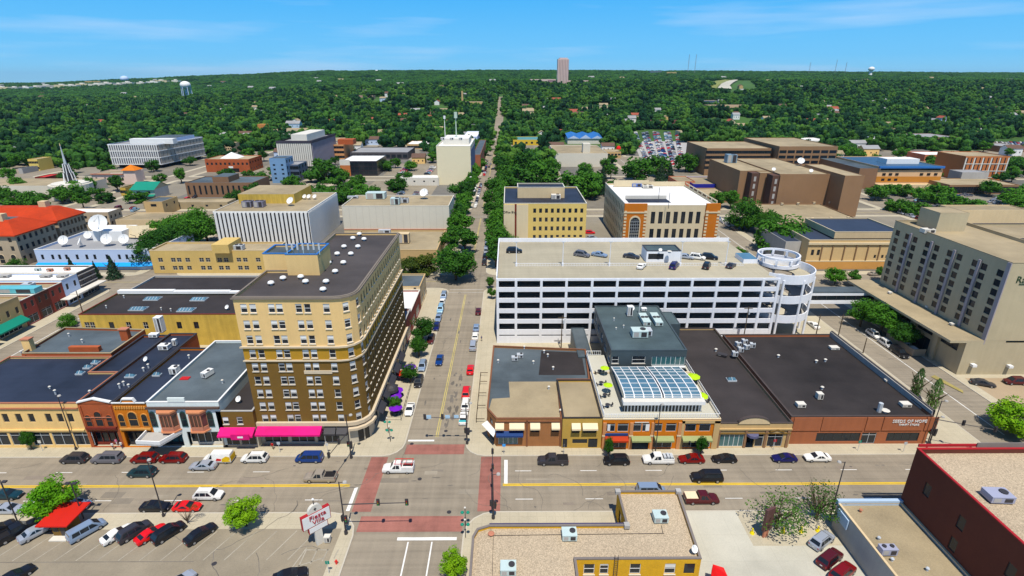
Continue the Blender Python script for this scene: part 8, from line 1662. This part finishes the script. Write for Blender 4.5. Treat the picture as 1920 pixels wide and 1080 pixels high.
for i,(u,v,l_)in enumerate(((140,520,'spiky grey green spruce in front of the broadcast building'),(183,522,'small conical spruce beside the big one'),(216,522,'large conical spruce in front of the blue canopy band'))):tpx(u,v,(7.5,6.5,8.5)[i],(2.6,2.0,3.2)[i],'cone',l_)
tpx(128,612,3.6,2.8,'near','bushy green tree between the slate roof and ochre wall');tpx(35,505,4,3.4,'near','round shrub before the arched windows of the stone building')
for u,v,h,r,l_ in((975,362,17,12,'huge bright tree left in the park right of the avenue'),(1012,355,18,12.5,'huge bright tree centre in the park right of the avenue'),(990,328,17,11.5,'huge tree at the back of the park right of the avenue'),(950,340,12,8,'tree at the kerb of the park right of the avenue'),(1068,372,15.5,12,'wide bright tree left of the church hall'),(1100,370,15.5,12,'wide bright tree before the church hall'),(1195,340,16,12,'broad tree behind the bank roof'),(1232,330,15,11,'broad tree right behind the bank roof'),(1285,322,14,10,'tree left of the clinic wing'),(1145,335,10,5,'narrow tree behind the bank left corner')):tpx(u,v,h,r,'mid',l_)
for u,v,h,r,l_ in((1128,365,14,4.5,'tall dark spruce left of the bank roof'),(1238,340,13,5.5,'blue green spruce right behind the bank'),(1255,338,12,5,'second blue green spruce behind the bank'),(1130,340,12,4,'slender dark spruce behind the left spruce')):tpx(u,v,h,r,'cone',l_)
for u,v,h,r,l_ in((1392,430,14,10,'large dark street tree left of the gym roof'),(1460,472,14.5,11.5,'large dark street tree before the auditorium'),(1440,440,11,7,'street tree between the two large ones by the gym'),(1118,478,5,3.4,'feathery small tree before the bank shaded wall'),(1142,482,5.2,3.4,'second feathery small tree before the bank'),(1245,492,6.5,3.8,'thin tree before the bank left windows'),(1268,492,6.5,3.8,'thin tree before the bank middle windows'),(1385,482,4,3,'sparse tree by the rounded lot behind the ramp')):tpx(u,v,h,r,'near' if r>6 else 'mid',l_)
for i,(u,v,h,r)in enumerate(((612,342,13,11),(606,328,12,9),(728,320,8,6),(742,315,8,5),(289,322,9,6),(201,325,8,6),(245,335,8,5))):tpx(u,v,h,r,'mid','rounded green tree standing alone among the mid distance offices',group='lone trees among the mid distance offices')
for i,u in enumerate((568,580,592,604,618,632,645,658,670,684,698,745,760)):tpx(u,370+(i%3)*6-(25 if u>700 else 0),8.5,7,'mid','low bushy tree in the green row behind the ribbed block',group='green row behind the ribbed block')
for i,(u,v)in enumerate(((660,352),(745,360),(560,360),(440,375),(460,362))):tpx(u,v,6,5,'mid','small bushy tree behind the ribbed block roofs',group='bushy trees behind ribbed block')
for i,(u,v,h,r)in enumerate(((12,388,10,7),(40,392,10,7),(68,390,10,7),(85,392,9,6),(148,372,11,7),(165,362,10,6),(182,372,7,5),(200,380,6,5))):tpx(u,v,h,r,'mid','dark tree in the row around the round church',group='trees around the round church')
for i,(u,v,h,r)in enumerate(((1640,375,9,6),(1655,372,9,6),(1690,368,8,6),(1680,395,7,6),(1700,400,7,6),(1720,402,7,6),(1760,380,11,9),(1790,395,9,7),(1830,405,9,8),(1900,385,10,8),(1915,375,10,8),(1600,300,11,9),(1585,292,11,8),(1560,298,10,8),(1752,320,9,7),(1775,322,9,7),(1800,318,9,7),(1905,330,12,9),(1885,322,12,9),(1745,335,8,6))):tpx(u,v,h,r,'mid','bushy street tree among the lots around the blue roofed clinic',group='street trees around the blue roofed clinic')
for i in range(17):tree(-24.6+rnd.uniform(-.5,.5),212+i*12,rnd.uniform(8.5,11.5),rnd.uniform(3.8,5.2),'mid','tree of the left hand row lining the upper avenue','upper avenue left tree row')
for i in range(17):tree(-4.6+rnd.uniform(-.5,.5),205+i*12.4,rnd.uniform(8.5,11.5),rnd.uniform(3.8,5.2),'mid','tree of the right hand row lining the upper avenue','upper avenue right tree row')
for i in range(14):x=rnd.choice((-22.5,-6.0));tree(x+rnd.uniform(-.6,.6),410+i*16,rnd.uniform(10,13),rnd.uniform(5,7),'mid','avenue tree lining the far upper avenue before the forest','far avenue trees')
# forest: the edge of it, measured in the picture, then ever farther groves
EDGE=[(-400,420),(0,436),(120,436),(200,460),(300,490),(400,520),(480,530),(520,560),(620,580),(720,600),(800,570),(850,470),(900,450),(960,400),(1100,440),(1200,560),(1300,640),(1400,560),(1500,600),(1600,500),(1700,560),(1800,540),(1860,600),(1920,560),(2300,520)]
def clear(x,y):
    if abs(x+14.6)<(9.5 if y<900 else 8 if y<1150 else 0):return True
    for u0,u1,y0_,y1_ in((1045,1140,470,640),(955,1018,480,590),(1590,1860,470,560),(1180,1275,540,760),(1840,1960,560,665),(715,765,1000,1150),(1315,1398,1180,1960),(1185,1335,1560,1880),(1020,1075,1340,1480),(1300,1430,790,880),(612,705,1000,1060)):
        u=960+FOC*x/y
        if u0<u<u1 and y0_<y<y1_:return True
    return False
FB=[(min(p[0]for p in P)-5,min(p[1]for p in P)-12,max(p[0]for p in P)+5,max(p[1]for p in P)+5)for P in FOOT if min(p[1]for p in P)>330]
HG={}
for hx_,hy_ in HOUSES:HG.setdefault((int(hx_//40),int(hy_//40)),[]).append((hx_,hy_))
pts=[];y=400.0
while y<1500:
    sp_=11.5 if y<900 else 13;x=-y*1.02-40
    while x<y*1.02+40:
        px,py=x+rnd.uniform(-3.4,3.4),y+rnd.uniform(-3.4,3.4);u=960+FOC*px/py
        if py>interp(u,EDGE)and not clear(px,py)and not any(a<px<c and b<py<d for a,b,c,d in FB):
            g=(int(px//40),int(py//40));ok=True
            for i in(-1,0,1):
                for j in(-1,0,1):
                    for hx_,hy_ in HG.get((g[0]+i,g[1]+j),()):
                        if abs(px-hx_)<(11 if py<900 else 10)and(-29 if py<900 else-26)<py-hy_<7:ok=False
            if ok and rnd.random()<.9 and not(py>650 and math.sin(px*.021+1.3)*math.sin(py*.017+.4)>.66):pts.append((px,py))
        x+=sp_
    y+=sp_
pts.sort(key=lambda p:p[1]);print('forest trees',len(pts))
front=pts[:24];rest=pts[24:]
zone=lambda x,y:'far left' if x<-.55*y else 'left' if x<-.05*y else 'right' if x<.5*y else 'far right'
for x,y in front:tree(x,y,rnd.uniform(8,12.5),rnd.uniform(5,7.6),'far' if y>480 else 'mid','dark green tree at the front edge of the forest, %s of the picture'%zone(x,y),'forest edge trees '+zone(x,y),single=True)
def scatter(name,points,objs_kind,meshes,smin,smax,label):
    me=bpy.data.meshes.new(name+'_points');me.from_pydata([(x,y,ground(x,y))for x,y in points],[],[])
    o=bpy.data.objects.new(name,me);COL.objects.link(o);tag(o,label,None,None,'stuff');o['category']='forest'
    ng=bpy.data.node_groups.new(name+'_nodes','GeometryNodeTree');ng.interface.new_socket('Geometry',in_out='INPUT',socket_type='NodeSocketGeometry');ng.interface.new_socket('Geometry',in_out='OUTPUT',socket_type='NodeSocketGeometry')
    N=ng.nodes.new;gi,go=N('NodeGroupInput'),N('NodeGroupOutput');iop=N('GeometryNodeInstanceOnPoints');gti=N('GeometryNodeGeometryToInstance');lk=ng.links.new
    for ob in meshes:oi=N('GeometryNodeObjectInfo');oi.inputs['Object'].default_value=ob;oi.transform_space='ORIGINAL';oi.inputs['As Instance'].default_value=True;lk(oi.outputs['Geometry'],gti.inputs[0])
    gj=N('GeometryNodeJoinGeometry')
    ng.nodes.remove(gti)
    for n in[n for n in ng.nodes if n.bl_idname=='GeometryNodeObjectInfo']:lk(n.outputs['Geometry'],gj.inputs[0])
    rz=N('FunctionNodeRandomValue');rz.data_type='FLOAT_VECTOR';rz.inputs[0].default_value=(0,0,0);rz.inputs[1].default_value=(0,0,6.28)
    rs_=N('FunctionNodeRandomValue');rs_.data_type='FLOAT_VECTOR';rs_.inputs[0].default_value=smin;rs_.inputs[1].default_value=smax
    lk(gi.outputs[0],iop.inputs['Points']);lk(gj.outputs[0],iop.inputs['Instance']);iop.inputs['Pick Instance'].default_value=True;lk(rz.outputs[0],iop.inputs['Rotation']);lk(rs_.outputs[0],iop.inputs['Scale']);lk(iop.outputs[0],go.inputs[0])
    md=o.modifiers.new('scatter','NODES');md.node_group=ng;return o
# sources: real trees standing in the forest front, one per crown shape
src=[]
for i,cmm in enumerate(CB['far']):
    x,y=rest[i*7];mb=MB();k=cmm.copy();k.name='crown_source'
    for v_ in k.vertices:v_.co.z+=.62
    o=link('leafy_tree',k,None,(x,y,ground(x,y)-1));o.scale=(6,6,8);tag(o,'dark green tree at the front edge of the forest, %s of the picture'%zone(x,y),'tree','forest edge trees '+zone(x,y));src.append(o)
scatter('forest',rest,None,src,(6,6,7),(12.5,12.5,12.8),'dense dark green forest covering the town beyond downtown')
# groves: several crowns in one clump for the far slopes
gm=[]
for i in range(3):
    mb=MB();r_=random.Random(90+i)
    for k in range(9):
        cx_,cyy=r_.uniform(-14,14),r_.uniform(-14,14);rr=r_.uniform(5,7.5);base=CB['far'][k%4]
        for p in base.polygons:
            if p.index>=330 and(p.index%80<80):
                q=len(mb.v);mb.v+=[(cx_+base.vertices[j].co.x*rr*1.15,cyy+base.vertices[j].co.y*rr*1.15,base.vertices[j].co.z*rr*.95+rr*.62)for j in p.vertices];mb.f.append(tuple(range(q,q+len(p.vertices))));mb.m.append(mb.mi(leaf_far))
    x,y=(-300+300*i,1540+20*i);o=link('tree_clump',mb.mesh('tree_clump'),None,(x,y,ground(x,y)));tag(o,'clump of dark crowns on the slope below the skyline, %s'%('left','middle','right')[i],'trees');o['kind']='stuff';gm.append(o)
pts2=[];y=1510.0
while y<3700:
    sp_=21 if y<2400 else 26;x=-y*1.02-60
    while x<y*1.02+60:
        px,py=x+rnd.uniform(-8,8),y+rnd.uniform(-8,8);u=960+FOC*px/py
        open_=(py>2100 and math.sin(px*.011+2)*math.sin(py*.009)>.52)or(u<330 and py>2300 and rnd.random()<.45)
        if not clear(px,py)and not open_ and rnd.random()<.93:pts2.append((px,py))
        x+=sp_
    y+=sp_
print('groves',len(pts2));scatter('distant_forest',pts2,None,gm,(.9,.9,.8),(1.25,1.25,1.15),'distant forest on the slopes up to the skyline')
fr_=MB()
for i in range(34):
    ya,yb_=555+i*18,573+i*18;fr_.poly([(-20.5,ya,ground(-15,ya)+.15),(-8.7,ya,ground(-15,ya)+.15),(-8.7,yb_,ground(-15,yb_)+.15),(-20.5,yb_,ground(-15,yb_)+.15)],asphalt)
struct('road',fr_)
# street and garden trees between the far downtown buildings
ALLF=[(min(p[0]for p in P)-4,min(p[1]for p in P)-6,max(p[0]for p in P)+4,max(p[1]for p in P)+4)for P in FOOT]
CARS=[(o.location.x,o.location.y)for o in scene.objects if o.get('category')in('car','pickup truck')and o.location.y>250]
near_b=[(o.location.x,o.location.y,o['label'])for o in ROOTS if o.get('category')in('building','office building','hospital','church','auditorium')and o.location.y>230]
k=tries=0
while k<105 and tries<9000:
    tries+=1;y=rnd.uniform(288,590);x=rnd.uniform(-y*1.0,y*1.0);u=960+FOC*x/y
    if y>interp(u,EDGE)or any(a<x<c and b<y<d for a,b,c,d in ALLF)or abs(x+14.6)<7.5 or any(abs(x-av_)<6.5 for av_ in AV)or any(a<y<b for a,b in CR):continue
    if any(abs(x-a)<5 and abs(y-b)<6 for a,b in CARS)or any(abs(x-a)<7 and abs(y-b)<7 for a,b,c in TREES):continue
    if 112<x<240 and 455<y<750:continue
    nb=min(near_b,key=lambda q:(q[0]-x)**2+(q[1]-y)**2);side=('left' if x<nb[0]else 'right')+(' front' if y<nb[1]else ' rear')
    tree(x,y,rnd.uniform(7,11),rnd.uniform(4,6.5),'mid','leafy tree %s of the %s'%(side,' '.join(nb[2].split()[:9])),'town trees '+side+' '+' '.join(nb[2].split()[:6]));k+=1
# open green slopes and the curving pale road on the right hillside
def drape(name,pxs,m,dz=.6,n=1):
    mb=MB();v3=[GT(*p)for p in pxs];h=len(v3)//2
    for i in range(h-1):a,b,c,d=v3[i],v3[i+1],v3[-2-i],v3[-1-i];mb.poly([(p[0],p[1],p[2]+dz)for p in(a,b,c,d)],m)
    return struct(name,mb)
lawn=mat('bright_lawn',(.07,.17,.03),.95,.15,.02,.08);drape('lawn',[(1022,170),(1040,171),(1056,170),(1066,168),(1060,160),(1050,160),(1038,160),(1028,161)],lawn,2)
drape('lawn',[(1190,158),(1230,160),(1290,160),(1330,159),(1330,153),(1290,153),(1230,153),(1190,153)],lawn,4);drape('hillside_road',[(1345,168),(1352,160),(1362,155),(1375,152),(1384,152),(1375,157),(1368,163),(1372,170)],concrete_lot,4);drape('lawn',[(1320,165),(1330,158),(1345,153),(1360,151),(1372,152),(1360,155),(1350,160),(1343,168)],mat('dry_grass',(.20,.22,.07),.95,.15,.02,.05),3)
# lawn strips in town
sheet('lawn',[(-200,298),(-168,298),(-168,318),(-196,318)],lawn,.14);sheet('lawn',[(88,232),(92.5,232),(92.5,262),(88,262)],lawn,.14);sheet('lawn',[(-110,322),(-80,322),(-80,345),(-110,345)],lawn,.14);sheet('lawn',rect(107.4,160,112,166),grass_m,.14);sheet('dry_verge',[G(1745,707),G(1752,704),G(1805,733),G(1806,738)],mat('dry_verge',(.30,.25,.10),.95,.2,1,.1),.14)
# ---------------------------------------------------------------- people
def person(u,v,label,top,bottom,z=.13,rz=0,sit=False):
    p=G(u,v,z);t=thing('person',label,'person',(*p,z),rz);h=1.72
    V=[(0,0,.93),(0,0,1.15),(0,.01,1.40),(0,0,1.50),(0,-.02,1.62),(.10,0,.88),(.12,-.10,.48),(.12,-.02,.08),(.12,-.16,.04),(-.10,0,.88),(-.12,.12,.48),(-.12,.22,.09),(-.12,.08,.05),(.19,0,1.40),(.25,.06,1.12),(.24,-.10,.90),(-.19,0,1.40),(-.25,-.06,1.12),(-.24,-.18,.92)]
    E=[(0,1),(1,2),(2,3),(3,4),(0,5),(5,6),(6,7),(7,8),(0,9),(9,10),(10,11),(11,12),(2,13),(13,14),(14,15),(2,16),(16,17),(17,18)]
    rad=[.14,.13,.15,.055,.105,.09,.06,.045,.04,.09,.06,.045,.04,.06,.045,.035,.06,.045,.035]
    me=bpy.data.meshes.new('body');me.from_pydata(V,E,[])
    o=bpy.data.objects.new('body',me);COL.objects.link(o);o.parent=t
    o.modifiers.new('skin','SKIN')
    for i,s in enumerate(me.skin_vertices[0].data):s.radius=(rad[i],rad[i]*.8);s.use_root=i==0
    sb_=o.modifiers.new('sub','SUBSURF');sb_.levels=1;sb_.render_levels=1
    bpy.context.view_layer.update();dg=bpy.context.evaluated_depsgraph_get();m2=bpy.data.meshes.new_from_object(o.evaluated_get(dg));o.modifiers.clear();o.data=m2;m2.materials.clear()
    sk_=mat('skin',(.45,.26,.18),.7,0,fine=0);mt,mbm=mat('cloth_'+top,{'white':(.7,.7,.7),'pink':(.6,.2,.3),'black':(.02,.02,.02),'red':(.5,.03,.03),'blue':(.05,.1,.4)}[top],.9,0,fine=0),mat('cloth_'+bottom,{'white':(.7,.7,.7),'black':(.02,.02,.02),'blue':(.04,.06,.16),'tan':(.3,.25,.17)}[bottom],.9,0,fine=0)
    for m_ in(mt,mbm,sk_):m2.materials.append(m_)
    for f in m2.polygons:z_=f.center.z;f.material_index=2 if(z_>1.47 or(abs(f.center.x)>.2 and z_<1.15))else(0 if z_>.95 else 1);f.use_smooth=True
    link('hair',MB().dome((0,.0,1.64),.105,mat('hair_dark',(.03,.02,.015),.8,0,fine=0),.11,n=10).mesh('hair',smooth=True),t);return t
for a in((213,843,'person in white top near the red victorian doorway','white','black'),(220,836,'person in pink top near the orange victorian pier','pink','white'),(229,841,'person in white walking toward the grey SUV','white','blue'),(288,842,'person in black beside the theatre canopy','black','black'),(512,843,'person in tan trousers passing the magenta awning shop','red','tan'),(722,745,'person in black on the avenue cafe pavement','black','blue'),(903,640,'person in blue on the ramp side pavement','blue','tan')):person(*a)
# ---------------------------------------------------------------- air
HZD=3.0e-5
hzm=bpy.data.materials.new('haze');hzm.use_nodes=True;nt_=hzm.node_tree;nt_.nodes.clear();ho=nt_.nodes.new('ShaderNodeOutputMaterial');pvn=nt_.nodes.new('ShaderNodeVolumePrincipled');pvn.inputs['Color'].default_value=(.52,.80,1,1);pvn.inputs['Density'].default_value=HZD;pvn.inputs['Anisotropy'].default_value=.2;nt_.links.new(pvn.outputs[0],ho.inputs['Volume'])
if HZD:tag(link('haze',MB().box(-19000,-200,-8,19000,16500,260,hzm).mesh('haze'),None),'thin pale blue summer haze',None,None,'stuff')
